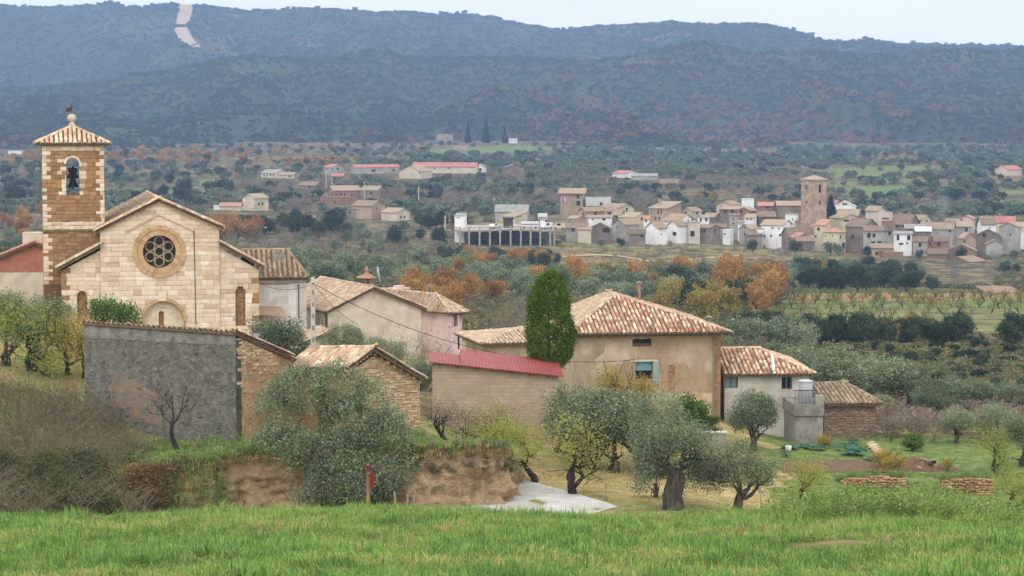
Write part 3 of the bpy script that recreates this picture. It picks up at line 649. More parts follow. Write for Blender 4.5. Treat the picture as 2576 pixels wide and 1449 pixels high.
# ================================================================ MASONRY AND TILE HELPERS
pm('ashlar', ['#b8a388', '#d0bba0', '#e0d0ba'], scale=3, bump=.35, bscale=18, rand=['#a08a70', '#c8b094', '#dccab2', '#d2b49c', '#ecdfce', '#b89c80', '#e4d5c0', '#d8bfa6'], rmix=.62, stain='#b09a80', sscale=.45, smix=.45)
pm('rose_stone', ['#a3825e', '#b8966e', '#c4a480'], scale=4, bump=.35, bscale=18, rand=['#9c7a56', '#b8956c', '#c6a684', '#ad8860'], rmix=.6)
pm('ashlar_joint', ['#8f7658', '#a88c68'], scale=6, bump=.3)
pm('rubble', ['#7a5a3c', '#94704c', '#a8835c'], scale=4, bump=.6, bscale=14, rand=['#71533a', '#8f6c48', '#a5805a', '#836242', '#ad8a64'], rmix=.6)
pm('rubble_joint', ['#5f4830', '#755a3e'], scale=6, bump=.4)
pm('tile', ['#a08468', '#bda084', '#ccb698'], scale=6, bump=.3, bscale=30, rand=['#b98468', '#d6bc96', '#a3927a', '#c69a7c', '#e0d0ac', '#8f705a', '#b4a688', '#cc8a6c', '#e8dcc2', '#9c8e74'], rmix=.78)
pm('tile_old', ['#6e5f4c', '#8d7c64', '#a5937a'], scale=5, bump=.4, bscale=25, rand=['#7c6852', '#9c8a70', '#685c4a', '#b09c80', '#8d7258', '#5d5344'], rmix=.65)
pm('tile_tan', ['#9c8670', '#b59e84', '#c6b298'], scale=5, bump=.3, bscale=25, rand=['#a88e74', '#c8b294', '#8f7c68', '#d6c4aa', '#b08e76', '#9c7a64'], rmix=.65)
pm('tile_mixed', ['#85654f', '#a98c70', '#c0ac90'], scale=5, bump=.3, bscale=25, rand=['#a3644e', '#d4c2a4', '#845a48', '#bb9274', '#e2d6bc', '#925644', '#ad967a', '#75604c', '#c27860', '#d0bea0'], rmix=.85)
pm('deck', ['#4d4034', '#63533f', '#786650'], scale=5, bump=.3)
pm('moss', ['#5a5636', '#6c6a3c', '#7f7658'], scale=4, bump=.6)
flat('iron', '#2a2623', .6); flat('bell_bronze', '#241f18', .55, .3); flat('dark_wood', '#2c241d', .8)
flat('lead_glass', '#1c2022', .25, 0, .5); flat('pane_dark', '#191c1e', .2, 0, .5); flat('void', '#0f0d0c', .95)
BLOCK_V = np.array([(-.5, 0, -.5), (.5, 0, -.5), (.5, 0, .5), (-.5, 0, .5), (-.5, -.7, -.5), (.5, -.7, -.5), (.5, -.7, .5), (-.5, -.7, .5), (-.47, -1, -.43), (.47, -1, -.43), (.47, -1, .43), (-.47, -1, .43)])
BLOCK_F = [(0, 1, 5, 4), (1, 2, 6, 5), (2, 3, 7, 6), (3, 0, 4, 7), (4, 5, 9, 8), (5, 6, 10, 9), (6, 7, 11, 10), (7, 4, 8, 11), (8, 9, 10, 11)]
BLOCK_ME = {}
def block_mesh(mat):
    if mat not in BLOCK_ME: BLOCK_ME[mat] = mesh_np('block_' + mat, BLOCK_V, np.array(BLOCK_F), mat=mat)
    return BLOCK_ME[mat]
def clip_convex(poly, conv):
    """Sutherland-Hodgman against a counter-clockwise convex outline"""
    out = poly
    for i in range(len(conv)):
        a, b = conv[i], conv[(i + 1) % len(conv)]; inp = out; out = []
        if not inp: return []
        def side(p): return (b[0] - a[0]) * (p[1] - a[1]) - (b[1] - a[1]) * (p[0] - a[0])
        for k in range(len(inp)):
            p, q = inp[k], inp[(k + 1) % len(inp)]; sp_, sq = side(p), side(q)
            if sp_ >= 0: out.append(p)
            if (sp_ >= 0) != (sq >= 0):
                t = sp_ / (sp_ - sq); out.append((p[0] + (q[0] - p[0]) * t, p[1] + (q[1] - p[1]) * t))
    return out
def area2(p): return .5 * sum(p[i][0] * p[(i + 1) % len(p)][1] - p[(i + 1) % len(p)][0] * p[i][1] for i in range(len(p)))
def masonry(parent, name, conv, ch, lmin, lmax, y, matf, holes=(), cap=300, proud=(.015, .05), joint=.014, seed=1, jit=.0, quoin=None):
    """courses of separate stones clipped to a convex outline; holes = (cx, cz, half-width function of dz)"""
    rg = random.Random(seed); xs = [p[0] for p in conv]; zs = [p[1] for p in conv]; items = []
    z = min(zs); row = 0
    while z < max(zs):
        h = ch * rg.uniform(.82, 1.2); row += 1; zc = z + h / 2; x = min(xs) - rg.uniform(0, lmin)
        if quoin: x = min(xs)
        spans = []
        while x < max(xs):
            l = rg.uniform(lmin, lmax)
            if quoin and (x <= min(xs) + 1e-6): l = quoin[row % 2]
            if quoin and x < max(xs) - quoin[(row + 1) % 2] < x + l: l = max(.08, max(xs) - quoin[(row + 1) % 2] - x)
            spans.append((x, min(x + l, max(xs) + (0 if quoin else l)))); x += l
        for a, b in spans:
            segs = [(a, b)]
            for cx, cz, fn in holes:
                hw = fn(zc - cz)
                if hw <= 0: continue
                ns = []
                for s, t in segs:
                    if t <= cx - hw or s >= cx + hw: ns.append((s, t)); continue
                    if s < cx - hw - .03: ns.append((s, cx - hw))
                    if t > cx + hw + .03: ns.append((cx + hw, t))
                segs = ns
            for s, t in segs:
                if t - s < .06: continue
                j = joint / 2; dz = rg.uniform(-jit, jit)
                rect = [(s + j, z + j + dz), (t - j, z + j + dz), (t - j, z + h - j + dz), (s + j, z + h - j + dz)]
                cp = clip_convex(rect, conv)
                if len(cp) < 3 or area2(cp) < .006: continue
                items.append((area2(cp), rect, cp, matf((s + t) / 2, zc, t - s, rg), rg.uniform(*proud)))
        z += h
    items.sort(key=lambda i: -i[0]); rest = []
    for k, (ar, rect, cp, mt, pr) in enumerate(items):
        full = abs(ar - area2(rect)) < 1e-6; (x0, z0), (x1, z1) = rect[0], rect[2]
        M = Matrix.Translation(((x0 + x1) / 2, y, (z0 + z1) / 2)) @ Matrix.Diagonal((x1 - x0, pr, z1 - z0, 1))
        if k < cap:
            if full: obj(name, block_mesh(mt), parent, None, M)
            else: obj(name, MB().prism(cp, y - pr, y).mesh(name, mt), parent)
        else: rest.append((full, M, cp, mt, pr))
    if rest:
        mats = sorted(set(r[3] for r in rest)); b = MB(); mi = []
        for full, M, cp, mt, pr in rest:
            n0 = len(b.Fs)
            if full: b.poly([M @ Vector(v) for v in BLOCK_V], BLOCK_F)
            else: b.prism(cp, y - pr, y)
            mi += [mats.index(mt)] * (len(b.Fs) - n0)
        me = mesh_py(name, b.V, b.Fs)
        for mt in mats: me.materials.append(MATS[mt])
        me.polygons.foreach_set('material_index', mi); me.update()
        tag(obj(name, me, parent), kind='stuff')
def wedge(name, parent, c, r0, r1, a0, a1, y0, y1, mat, n=2):
    p = [(c[0] + r0 * math.cos(a0 + (a1 - a0) * i / n), c[1] + r0 * math.sin(a0 + (a1 - a0) * i / n)) for i in range(n + 1)] + [(c[0] + r1 * math.cos(a1 - (a1 - a0) * i / n), c[1] + r1 * math.sin(a1 - (a1 - a0) * i / n)) for i in range(n + 1)]
    return obj(name, MB().prism(p, y0, y1).mesh(name, mat), parent)
def ring(name, parent, c, r0, r1, n, y0, y1, mat, a0=0, a1=2 * math.pi, gap=.012, jr=.02):
    rg = random.Random(n)
    for i in range(n):
        t0 = a0 + (a1 - a0) * i / n; t1 = a0 + (a1 - a0) * (i + 1) / n; g = gap / r1
        wedge(name, parent, c, r0, r1 + rg.uniform(-jr, jr), t0 + g / 2, t1 - g / 2, y0 - rg.uniform(0, .02), y1, mat)
def tile_template(L, r, r2=None, n=6, th=.02):
    r2 = r2 or r * .8; V = []; 
    for yy, rr in ((0, r), (L, r2)):
        for k in (0, 1):
            for i in range(n + 1):
                a = math.pi * i / n; q = rr - th * k; V.append((q * math.cos(a), yy, q * .85 * math.sin(a)))
    m = n + 1; Fs = []
    for i in range(n):
        Fs += [(i, i + 1, 2 * m + i + 1, 2 * m + i), (m + i + 1, m + i, 3 * m + i, 3 * m + i + 1), (i + 1, i, m + i, m + i + 1)]
    return np.array(V), np.array(Fs)
TILE_COUNT = {}
def put_tiles(root, parent, name, mats, T, mat, cap=300):
    k = (root.name, name); used = TILE_COUNT.get(k, 0); room = max(0, cap - used); TILE_COUNT[k] = used + min(room, len(mats))
    if room:
        me = mesh_np(name, T[0], T[1], smooth=True, mat=mat)
        for M in mats[:room]: obj(name, me, parent, None, M)
    if len(mats) > room:
        V, Fq = merge(T[0], T[1], mats[room:]); tag(obj(name, mesh_np(name, V, Fq, smooth=True, mat=mat), parent), kind='stuff')
def tile_roof(root, poly, sp, L, mat, seed=0, seen=True, thick=.14, deck='deck', cap=300, name='roof_slope', sag=0.0):
    """one roof slope: a deck slab (part) with rows of half-round tiles (sub-parts); first two points = eave"""
    rg = random.Random(seed); pts = [Vector(p) for p in poly]
    e = (pts[1] - pts[0]).normalized(); nrm = Vector((0, 0, 0))
    for i in range(len(pts)): nrm += pts[i].cross(pts[(i + 1) % len(pts)])
    nrm.normalize()
    if nrm.z < 0: nrm = -nrm
    s = nrm.cross(e)
    if s.z < 0: s = -s; e = -e
    o = pts[0] if (pts[1] - pts[0]).dot(e) > 0 else pts[1]
    b = MB(); n = len(pts); lo = [p - nrm * thick for p in pts]
    b.poly(pts + lo, [tuple(range(n)), tuple(range(2 * n - 1, n - 1, -1))] + [(i, (i + 1) % n, n + (i + 1) % n, n + i) for i in range(n)])
    dk = obj(name, b.mesh(name, deck), root)
    q = [((p - o).dot(e), (p - o).dot(s)) for p in pts]; x0 = min(a for a, _ in q); x1 = max(a for a, _ in q); mats = []
    nc = max(1, round((x1 - x0) / sp)); sp_ = (x1 - x0) / nc
    for c in range(nc):
        x = x0 + (c + .5) * sp_; ys = []
        for i in range(n):
            (ax, ay), (bx_, by) = q[i], q[(i + 1) % n]
            if (ax > x) != (bx_ > x): ys.append(ay + (by - ay) * (x - ax) / (bx_ - ax))
        if len(ys) < 2: continue
        y = min(ys) - .06 + rg.uniform(-.03, .03); top = max(ys); wob = rg.uniform(-.02, .02)
        while y < top - L * .35:
            M = Matrix((e, s, nrm)).transposed().to_4x4(); M.translation = o + e * (x + wob + rg.uniform(-.012, .012)) + s * y + nrm * (.0 + .03 * rg.random())
            M = M @ Matrix.Rotation(R(4.2 + rg.uniform(-1.2, 1.2)), 4, 'X') @ Matrix.Rotation(R(rg.uniform(-2.5, 2.5)), 4, 'Z')
            if y + L > top: M = M @ Matrix.Diagonal((1, max(.3, (top - y) / L), 1, 1))
            mats.append(M); y += L * .82 * rg.uniform(.93, 1.06)
    T = tile_template(L, sp * .40)
    put_tiles(root, dk, 'roof_tile', mats, T, mat, cap if seen else 0)
    return dk
def ridge_row(root, parent, a, b, mat, L=.42, r=.12, name='ridge_tile', seed=0, lift=.03, cap=300):
    """a row of ridge, hip or verge tiles from a (low) to b"""
    rg = random.Random(seed); a = Vector(a); b = Vector(b); d = (b - a).normalized(); x = d.cross(Vector((0, 0, 1))).normalized(); n = x.cross(d); t = 0; mats = []
    tot = (b - a).length
    while t < tot - .05:
        M = Matrix((x, d, n)).transposed().to_4x4(); M.translation = a + d * t + n * (lift + rg.uniform(-.01, .015)) + x * rg.uniform(-.015, .015)
        mats.append(M @ Matrix.Rotation(R(2 + rg.uniform(-1, 1)), 4, 'X') @ Matrix.Rotation(R(rg.uniform(-3, 3)), 4, 'Z')); t += L * .85
    put_tiles(root, parent, name, mats, tile_template(L, r), mat, cap)
def circ(c, r, n=40): return [(c[0] + r * math.cos(2 * math.pi * i / n), c[1] + r * math.sin(2 * math.pi * i / n)) for i in range(n)]
def arch_pts(cx, z0, zs, r, n=14):
    """opening: jambs from z0 up to the springing zs, round head"""
    return [(cx - r, z0), (cx + r, z0)] + [(cx + r * math.cos(math.pi * i / n), zs + r * math.sin(math.pi * i / n)) for i in range(n + 1)]

# ================================================================ CHURCH
CH = Frame(402, 866, 150, R(12))
church = thing('church', CH.o, CH.yaw, 'cream ashlar church with rose window, gabled front and square bell tower', 'church')
c1 = lambda x, y, d=0.0: CH.px(*S(1, x, y), d)
ZB = -1.5
nv = {'l': c1(565, 900)[0], 'r': c1(1235, 900)[0]}
ap = c1(892, 652); el = c1(565, 822)[1]; er = c1(1235, 806)[1]
nave_poly = [(nv['l'], ZB), (nv['r'], ZB), (nv['r'], er), ap, (nv['l'], el)]
rc = c1(898, 935); r_out = (c1(1047, 935)[0] - c1(749, 935)[0]) / 2; r_in = r_out * .625
pc = CH.px(*S(8, 921, 283)); pr_ = (CH.px(*S(8, 1060, 283))[0] - CH.px(*S(8, 790, 283))[0]) / 2
portal = [(pc[0] + pr_ * .86 * math.cos(math.pi * i / 20), pc[1] + pr_ * .86 * math.sin(math.pi * i / 20)) for i in range(21)] + [(pc[0] - pr_ * .86, ZB + .4), (pc[0] + pr_ * .86, ZB + .4)]
portal = portal[::-1]
front = wall_holes('facade', nave_poly, [circ(rc, r_in * 1.02), portal], 0, .9, 'ashlar_joint', church)
def rose_hw(dz): r = (r_in + r_out) / 2; return math.sqrt(max(0, r * r - dz * dz))
def portal_hw(dz):
    r = pr_ * .93
    return r if dz < 0 else math.sqrt(max(0, r * r - dz * dz))
def cream(x, z, l, rg): return 'ashlar'
masonry(front, 'ashlar_block', nave_poly, .31, .45, 1.15, 0, cream, [(rc[0], rc[1], rose_hw), (pc[0], pc[1], portal_hw)], cap=240, seed=3)
# rose window: two rings of radial stones, pierced stone plate, glass
ring('rose_voussoir', front, rc, r_out * .84, r_out, 64, -.12, .2, 'rose_stone', jr=.025)
ring('rose_voussoir', front, rc, r_in, r_out * .83, 30, -.07, .3, 'rose_stone', jr=0)
oc = [(rc[0], rc[1])] + [(rc[0] + r_in * .63 * math.cos(math.pi / 2 + k * math.pi / 3), rc[1] + r_in * .63 * math.sin(math.pi / 2 + k * math.pi / 3)) for k in range(6)]
pm('tracery_stone', ['#7d6c56', '#98846a', '#a8957a'], scale=8, bump=.3); pm('tracery_plate', ['#2c2a28', '#3c3833'], scale=6)
trc = wall_holes('rose_tracery', circ(rc, r_in * 1.02, 48), [circ(c, r_in * .25, 20) for c in oc], .28, .42, 'tracery_plate', church)
for c in oc: ring('oculus_ring', trc, c, r_in * .235, r_in * .32, 12, .2, .29, 'tracery_stone', jr=0)
obj('rose_glass', MB().prism(circ(rc, r_in, 32), .46, .48).mesh('rose_glass', 'lead_glass'), church)
# portal: arch ring, plaster tympanum with inner arch and niche
ring('portal_voussoir', front, pc, pr_ * .86, pr_, 23, -.06, .3, 'rose_stone', 0, math.pi)
pm('tympanum_plaster', ['#b9a88c', '#cfc0a4', '#ddd0b6'], scale=3, bump=.2)
nz = CH.px(*S(8, 910, 240)); nr = .17
tym = wall_holes('tympanum', [(p[0], p[1]) for p in portal], [arch_pts(nz[0], nz[1] - .85, nz[1], nr)], .3, .45, 'tympanum_plaster', church)
ring('tympanum_arch', tym, pc, pr_ * .6, pr_ * .655, 11, .26, .31, 'ashlar', 0, math.pi)
obj('niche_back', MB().box((nz[0] - .3, .5, nz[1] - 1), (nz[0] + .3, .55, nz[1] + .3)).mesh('niche_back', 'rubble'), tym)
ky = CH.px(*S(8, 912, 140)); obj('chrismon_stone', MB().box((ky[0] - .28, -.1, ky[1] - .3), (ky[0] + .28, .02, ky[1] + .28)).lathe([(.2, 0), (.2, .03), (.15, .03), (.15, 0)], 14, (0, 0, 0)).mesh('chrismon_stone', 'ashlar'), church)
# raised chevron moulding under the gable
for a, b in (((705, 824), (893, 722)), ((893, 722), (1092, 812))):
    A = c1(*a); B = c1(*b); t = .075
    obj('chevron_moulding', MB().prism([(A[0], A[1] - t), (B[0], B[1] - t), (B[0], B[1] + t), (A[0], A[1] + t)], -.13, .02).mesh('chevron_moulding', 'ashlar'), church)
cb = [c1(1092, 812), c1(1097, 1000), c1(1103, 1345)]
obj('lightning_cable', MB().path([(p[0], -.07, p[1]) for p in cb], .022).mesh('lightning_cable', 'iron'), church)
# aisles
la = [(c1(347, 1100)[0], ZB), (nv['l'], ZB), (nv['l'], c1(562, 928)[1]), (c1(347, 1100)[0], c1(347, 1044)[1])]
ra = [(nv['r'], ZB), (c1(1460, 1100)[0], ZB), (c1(1460, 1100)[0], c1(1460, 1038)[1]), (nv['r'], c1(1240, 912)[1])]
nl_ = CH.px(*S(8, 462, 135), .12); nr_ = CH.px(*S(8, 1354, 108), .12)
for kk, (pl, nc_, hgt_, s_) in enumerate(((la, nl_, 1.6, 5), (ra, nr_, 2.4, 6))):
    al = wall_holes('aisle_front', pl, [arch_pts(nc_[0], max(ZB + .3, nc_[1] - hgt_), nc_[1], .30, 10)], .12, .9, 'ashlar_joint', church)
    def hw(dz, h=hgt_): return .33 if -h < dz < 0 else (math.sqrt(max(0, .33 ** 2 - dz * dz)) if dz >= 0 else 0)
    def qm(x, z, l, rg, pl=pl, kk=kk):
        edge = (x - pl[0][0]) if kk == 0 else (pl[1][0] - x)
        return 'rubble' if edge < .3 and rg.random() < .45 else 'ashlar'
    masonry(al, 'ashlar_block', pl, .31, .4, 1.0, .12, qm, [(nc_[0], nc_[1], hw)], cap=60 if kk else 30, seed=s_)
    ring('niche_voussoir', al, (nc_[0], nc_[1]), .30, .42, 7, .05, .2, 'ashlar', 0, math.pi)
    bk = obj('blocked_niche', MB().box((nc_[0] - .34, .32, nc_[1] - hgt_ - .1), (nc_[0] + .34, .4, nc_[1] + .36)).mesh('blocked_niche', 'rubble_joint'), church)
    masonry(bk, 'brick', [(nc_[0] - .3, nc_[1] - hgt_), (nc_[0] + .3, nc_[1] - hgt_), (nc_[0] + .3, nc_[1] + .3), (nc_[0] - .3, nc_[1] + .3)], .12, .2, .3, .32, lambda x, z, l, rg: 'rubble', seed=s_, proud=(.01, .03))
# body and roofs behind the front
DEP = 14
obj('nave_wall', MB().box((nv['l'] + .05, .9, ZB), (nv['l'] + .8, DEP, el - .15)).box((nv['r'] - .8, .9, ZB), (nv['r'] - .05, DEP, er - .15)).prism([(nv['l'] + .1, ZB), (nv['r'] - .1, ZB), (nv['r'] - .1, er - .2), (ap[0], ap[1] - .2), (nv['l'] + .1, el - .2)], DEP - .6, DEP).mesh('nave_wall', 'rubble'), church)
obj('aisle_wall', MB().box((la[0][0] + .03, .9, ZB), (la[0][0] + .7, DEP, la[3][1] - .15)).mesh('aisle_wall', 'rubble'), church)
obj('aisle_wall', MB().box((ra[1][0] - .7, .9, ZB), (ra[1][0] - .03, DEP, ra[2][1] - .15)).mesh('aisle_wall', 'rubble'), church)
Lx, Lz = c1(532, 822); Rx, Rz = c1(1262, 800); Ax, Az = c1(892, 640)
FO = -.28
dl = tile_roof(church, [(Lx, DEP, Lz), (Lx, FO, Lz), (Ax, FO, Az), (Ax, DEP, Az)], .27, .46, 'tile_old', 1, cap=120)
dr = tile_roof(church, [(Rx, FO, Rz), (Rx, DEP, Rz), (Ax, DEP, Az), (Ax, FO, Az)], .27, .46, 'tile', 2, cap=120)
ridge_row(church, dl, (Ax, FO, Az + .04), (Ax, DEP, Az + .04), 'tile', seed=4)
for (X, Z, dk) in ((Lx, Lz, dl), (Rx, Rz, dr)):
    sgn = 1 if X < Ax else -1
    ridge_row(church, dk, (X, FO - .02, Z + .02), (Ax - sgn * .02, FO - .02, Az + .02), 'tile', .4, .13, 'verge_tile', 5)
    ridge_row(church, dk, (X, FO + .2, Z + .05), (Ax - sgn * .02, FO + .2, Az + .05), 'tile_tan', .4, .13, 'verge_tile', 6)
    obj('verge_course', MB().poly([(X, FO + .04, Z - .07), (Ax, FO + .04, Az - .07), (Ax, FO + .04, Az - .2), (X, FO + .04, Z - .2), (X, .05, Z - .07), (Ax, .05, Az - .07), (Ax, .05, Az - .2), (X, .05, Z - .2)], [(0, 1, 2, 3), (4, 5, 6, 7), (0, 1, 5, 4), (3, 2, 6, 7), (0, 3, 7, 4), (1, 2, 6, 5)]).mesh('verge_course', 'tile_tan'), church)
lx0, lz0 = c1(318, 1030); lx1, lz1 = c1(562, 898); rx0, rz0 = c1(1492, 1020); rx1, rz1 = c1(1238, 884)
d3 = tile_roof(church, [(lx0, DEP, lz0), (lx0, FO, lz0), (lx1, FO, lz1), (lx1, DEP, lz1)], .27, .46, 'tile_old', 7, cap=180, deck='moss')
d4 = tile_roof(church, [(rx0, FO, rz0), (rx0, DEP, rz0), (rx1, DEP, rz1), (rx1, FO, rz1)], .27, .46, 'tile', 8, cap=240)
for a, b, dk in (((lx0, lz0), (lx1, lz1), d3), ((rx0, rz0), (rx1, rz1), d4)):
    ridge_row(church, dk, (a[0], FO - .02, a[1] + .02), (b[0], FO - .02, b[1] + .02), 'tile_tan', .4, .13, 'verge_tile', 9)
    ridge_row(church, dk, (a[0], FO + .2, a[1] + .05), (b[0], FO + .2, b[1] + .05), 'tile', .4, .13, 'verge_tile', 10)
# ---- bell tower
TD = 2.2
t9 = lambda x, y, d=TD: CH.px(*S(9, x, y), d)
tx0 = t9(170, 700)[0]; tx1 = t9(958, 700)[0]; tw = tx1 - tx0; tz1 = t9(560, 470)[1]; tzl = CH.px(180, 577, TD)[1]
ox0, _ = t9(477, 900); ox1, _ = t9(642, 900); ocx = (ox0 + ox1) / 2; orr = (ox1 - ox0) / 2; osl = t9(560, 1083)[1]; oat = t9(560, 620)[1]; osp = oat - orr
tower = wall_holes('tower_wall', [(tx0, ZB), (tx1, ZB), (tx1, tz1), (tx0, tz1)], [arch_pts(ocx, osl, osp, orr)], TD, TD + .6, 'rubble_joint', church)
wall_holes('tower_wall', [(tx0, ZB), (tx1, ZB), (tx1, tz1), (tx0, tz1)], [arch_pts(ocx - .15, osl - 1.2, osp + .1, orr * 2.0)], TD + tw - .6, TD + tw, 'rubble', church)
for a, b in ((tx0, tx0 + .6), (tx1 - .6, tx1)): obj('tower_wall', MB().box((a + .002, TD + .6, ZB), (b - .002, TD + tw - .6, tz1)).mesh('tower_wall', 'rubble'), church)
obj('belfry_floor', MB().box((tx0 + .6, TD + .6, osl - .5), (tx1 - .6, TD + tw - .6, osl - .35)).mesh('belfry_floor', 'ashlar_joint'), church)
def tmat(x, z, l, rg):
    e = min(x - tx0, tx1 - x)
    if z > tz1 - .45: return 'ashlar'
    if e < .36: return 'ashlar' if rg.random() < .88 else 'rubble'
    if abs(z - tzl - .22) < .16: return 'ashlar'
    if osl < z < osp + .3 and abs(x - ocx) < orr + .42: return 'ashlar' if rg.random() < .55 else 'rubble'
    return 'ashlar' if rg.random() < .025 else 'rubble'
def ohw(dz):   # relative to the springing
    if dz < osl - osp: return 0
    return orr if dz < 0 else math.sqrt(max(0, (orr * 1.3) ** 2 - dz * dz))
masonry(tower, 'tower_stone', [(tx0, tzl), (tx1, tzl), (tx1, tz1), (tx0, tz1)], .255, .28, .62, TD, tmat, [(ocx, osp, ohw)], cap=260, seed=11, quoin=(.56, .3), jit=.012)
masonry(tower, 'tower_stone', [(tx0, c1(300, 1120, TD)[1]), (tx1, c1(300, 1120, TD)[1]), (tx1, tzl - .15), (tx0, tzl - .15)], .25, .28, .6, TD, lambda x, z, l, rg: ('ashlar' if x - tx0 < .36 and rg.random() < .8 else 'rubble'), cap=40, seed=12, quoin=(.6, .34), jit=.012)
ring('belfry_voussoir', tower, (ocx, osp), orr * 1.0, orr * 1.32, 9, TD - .07, TD + .3, 'ashlar', 0, math.pi)
obj('string_course', MB().box((tx0 - .08, TD - .1, tzl - .14), (tx1 + .08, TD + .02, tzl)).mesh('string_course', 'moss'), church)
obj('cornice', MB().box((tx0 - .18, TD - .18, tz1 - .02), (tx1 + .18, TD + tw + .18, tz1 + .12)).mesh('cornice', 'rubble'), church)
ex = .42; ez = tz1 + .14; tcx = (tx0 + tx1) / 2; tcy = TD + tw / 2; tz2 = CH.px(178, 318, tcy)[1]
cs = [(tx0 - ex, TD - ex, ez), (tx1 + ex, TD - ex, ez), (tx1 + ex, TD + tw + ex, ez), (tx0 - ex, TD + tw + ex, ez)]; apx = (tcx, tcy, tz2)
for i in range(4):
    dk = tile_roof(church, [cs[i], cs[(i + 1) % 4], apx], .295, .44, 'tile', 20 + i, seen=(i == 0), cap=400)
    ridge_row(church, dk, cs[i], apx, 'tile', .42, .13, 'hip_tile', 30 + i)
pm('finial_stone', ['#8f8676', '#b5ab98', '#c5bca8'], scale=6, bump=.3)
obj('finial', MB().lathe([(.001, -.1), (.22, -.1), (.2, .15), (.12, .25), (.12, .32), (.2, .36), (.27, .46), (.29, .58), (.25, .7), (.15, .79), (.001, .83)], 18, apx).mesh('finial', 'finial_stone', True), church)
vt = CH.px(178, 262, tcy)[1]
vane = obj('weather_vane', MB().bar((tcx, tcy, tz2 + .8), (tcx, tcy, vt), .018).bar((tcx - .18, tcy, vt - .12), (tcx + .18, tcy, vt - .12), .014).mesh('weather_vane', 'iron'), church)
pm('rust', ['#3f2a20', '#5a3a2a'], scale=9)
obj('vane_flag', MB().prism([(tcx - .42, vt - .52), (tcx - .02, vt - .48), (tcx - .02, vt - .2), (tcx - .42, vt - .26), (tcx - .3, vt - .38)], tcy - .012, tcy + .012).mesh('vane_flag', 'rust'), vane)
# bell with its wooden yoke
bc = t9(562, 885, TD + .7); by = TD + .7
bl = obj('bell', MB().lathe([(.02, .08), (.12, .06), (.17, -.02), (.2, -.2), (.24, -.38), (.3, -.5), (.34, -.56), (.3, -.56), (.001, -.3)], 20, (bc[0], by, bc[1])).mesh('bell', 'bell_bronze', True), church)
obj('clapper', MB().bar((bc[0], by, bc[1] - .4), (bc[0], by, bc[1] - .68), .03).mesh('clapper', 'iron'), bl)
k = .0085 * 4.2
obj('bell_yoke', MB().prism([(bc[0] - .4, bc[1]), (bc[0] + .4, bc[1]), (bc[0] + .36, bc[1] + .16), (bc[0] + .2, bc[1] + .3), (bc[0] + .32, bc[1] + .5), (bc[0] + .3, bc[1] + .68), (bc[0] + .06, bc[1] + .7), (bc[0] + .05, bc[1] + .8), (bc[0] - .05, bc[1] + .8), (bc[0] - .06, bc[1] + .7), (bc[0] - .3, bc[1] + .68), (bc[0] - .32, bc[1] + .5), (bc[0] - .2, bc[1] + .3), (bc[0] - .36, bc[1] + .16)], by - .12, by + .12).bar((bc[0] - .55, by, bc[1] + .06), (bc[0] + .55, by, bc[1] + .06), .05).mesh('bell_yoke', 'dark_wood'), church)
# ================================================================ NEAR BUILDINGS
pm('plaster_white', ['#c9c4bd', '#dcd8d2', '#e6e3de'], scale=1.2, bump=.25, bscale=10, stain='#bdb6ac', sscale=.5)
pm('plaster_pale', ['#b5a896', '#c6b9a6', '#d2c8b8'], scale=1.0, bump=.25, bscale=10, stain='#b3a48f', sscale=.35)
pm('plaster_pink', ['#c3a6a0', '#d2b8b2', '#dac6c0'], scale=1.0, bump=.25, bscale=10, stain='#b59a92', sscale=.5)
pm('plaster_tan', ['#9c8870', '#b09c84', '#bdab94'], scale=.9, bump=.3, bscale=9, stain='#8f765a', sscale=.28, smix=.8)
pm('plaster_grey', ['#b0aca2', '#c3bfb4', '#cfcbc0'], scale=1.0, bump=.25, bscale=10, stain='#a59f92', sscale=.5)
pm('wall_grey', ['#57554c', '#6b695e', '#7e7b70'], scale=3.6, bump=.9, bscale=9, stain='#4c4a40', sscale=2.4, smix=.7, bdist=.08)
pm('wall_orange', ['#8f7556', '#a58867', '#b39a7a'], scale=1.4, bump=.8, bscale=7, stain='#80603f', sscale=.9, smix=.7, bdist=.06)
pm('shed_stone', ['#9c8264', '#b49a7a', '#c4ac8c'], scale=4, bump=.5, bscale=14, rand=['#917554', '#b0946e', '#c2a682', '#d0ba98', '#a0845e'], rmix=.65)
pm('shed_joint', ['#8a6a48', '#a07e58'], scale=5, bump=.5)
pm('concrete_block', ['#978470', '#a79480', '#b3a290'], scale=1.5, bump=.3, bscale=14, rand=['#94826e', '#ad9b86', '#a08c76', '#b5a592'], rmix=.45, stain='#8f7d68', sscale=.5, smix=.4)
pm('block_joint', ['#8a745a', '#98826a'], scale=4, bump=.2)
pm('red_metal', ['#7a2e2e', '#8a3a38', '#944644'], scale=.8, rough=.6, bump=0, stain='#86504a', sscale=.6, smix=.35)
pm('brick_red', ['#8f5a48', '#a56a56', '#b07a64'], scale=2, bump=.4, bscale=20)
pm('concrete', ['#77746b', '#8c897f', '#9a978d'], scale=2, bump=.25, bscale=12, stain='#67645b', sscale=.8, smix=.7)
pm('pole_concrete', ['#9c978c', '#b0aca0', '#bcb8ae'], scale=3, bump=.2)
pm('terracotta', ['#85604c', '#9a745e', '#a8866e'], scale=5, bump=.2)
flat('zinc', '#6d6a64', .5, .4); flat('pipe_grey', '#7c7a74', .6, .2); flat('white_paint', '#d2d0cc', .6); flat('dish', '#a9adae', .5, .2)
flat('teal_shutter', '#6d9aa0', .7); flat('green_shutter', '#55705c', .7); flat('brown_wood', '#4a382a', .8); flat('curtain', '#8a9894', .7); flat('rafter', '#6a543c', .85)
pm('wall_band', ['#66655c', '#7c7a70', '#8c8a80'], scale=2.6, bump=.6, stain='#5c5a50', sscale=1.8, smix=.8)
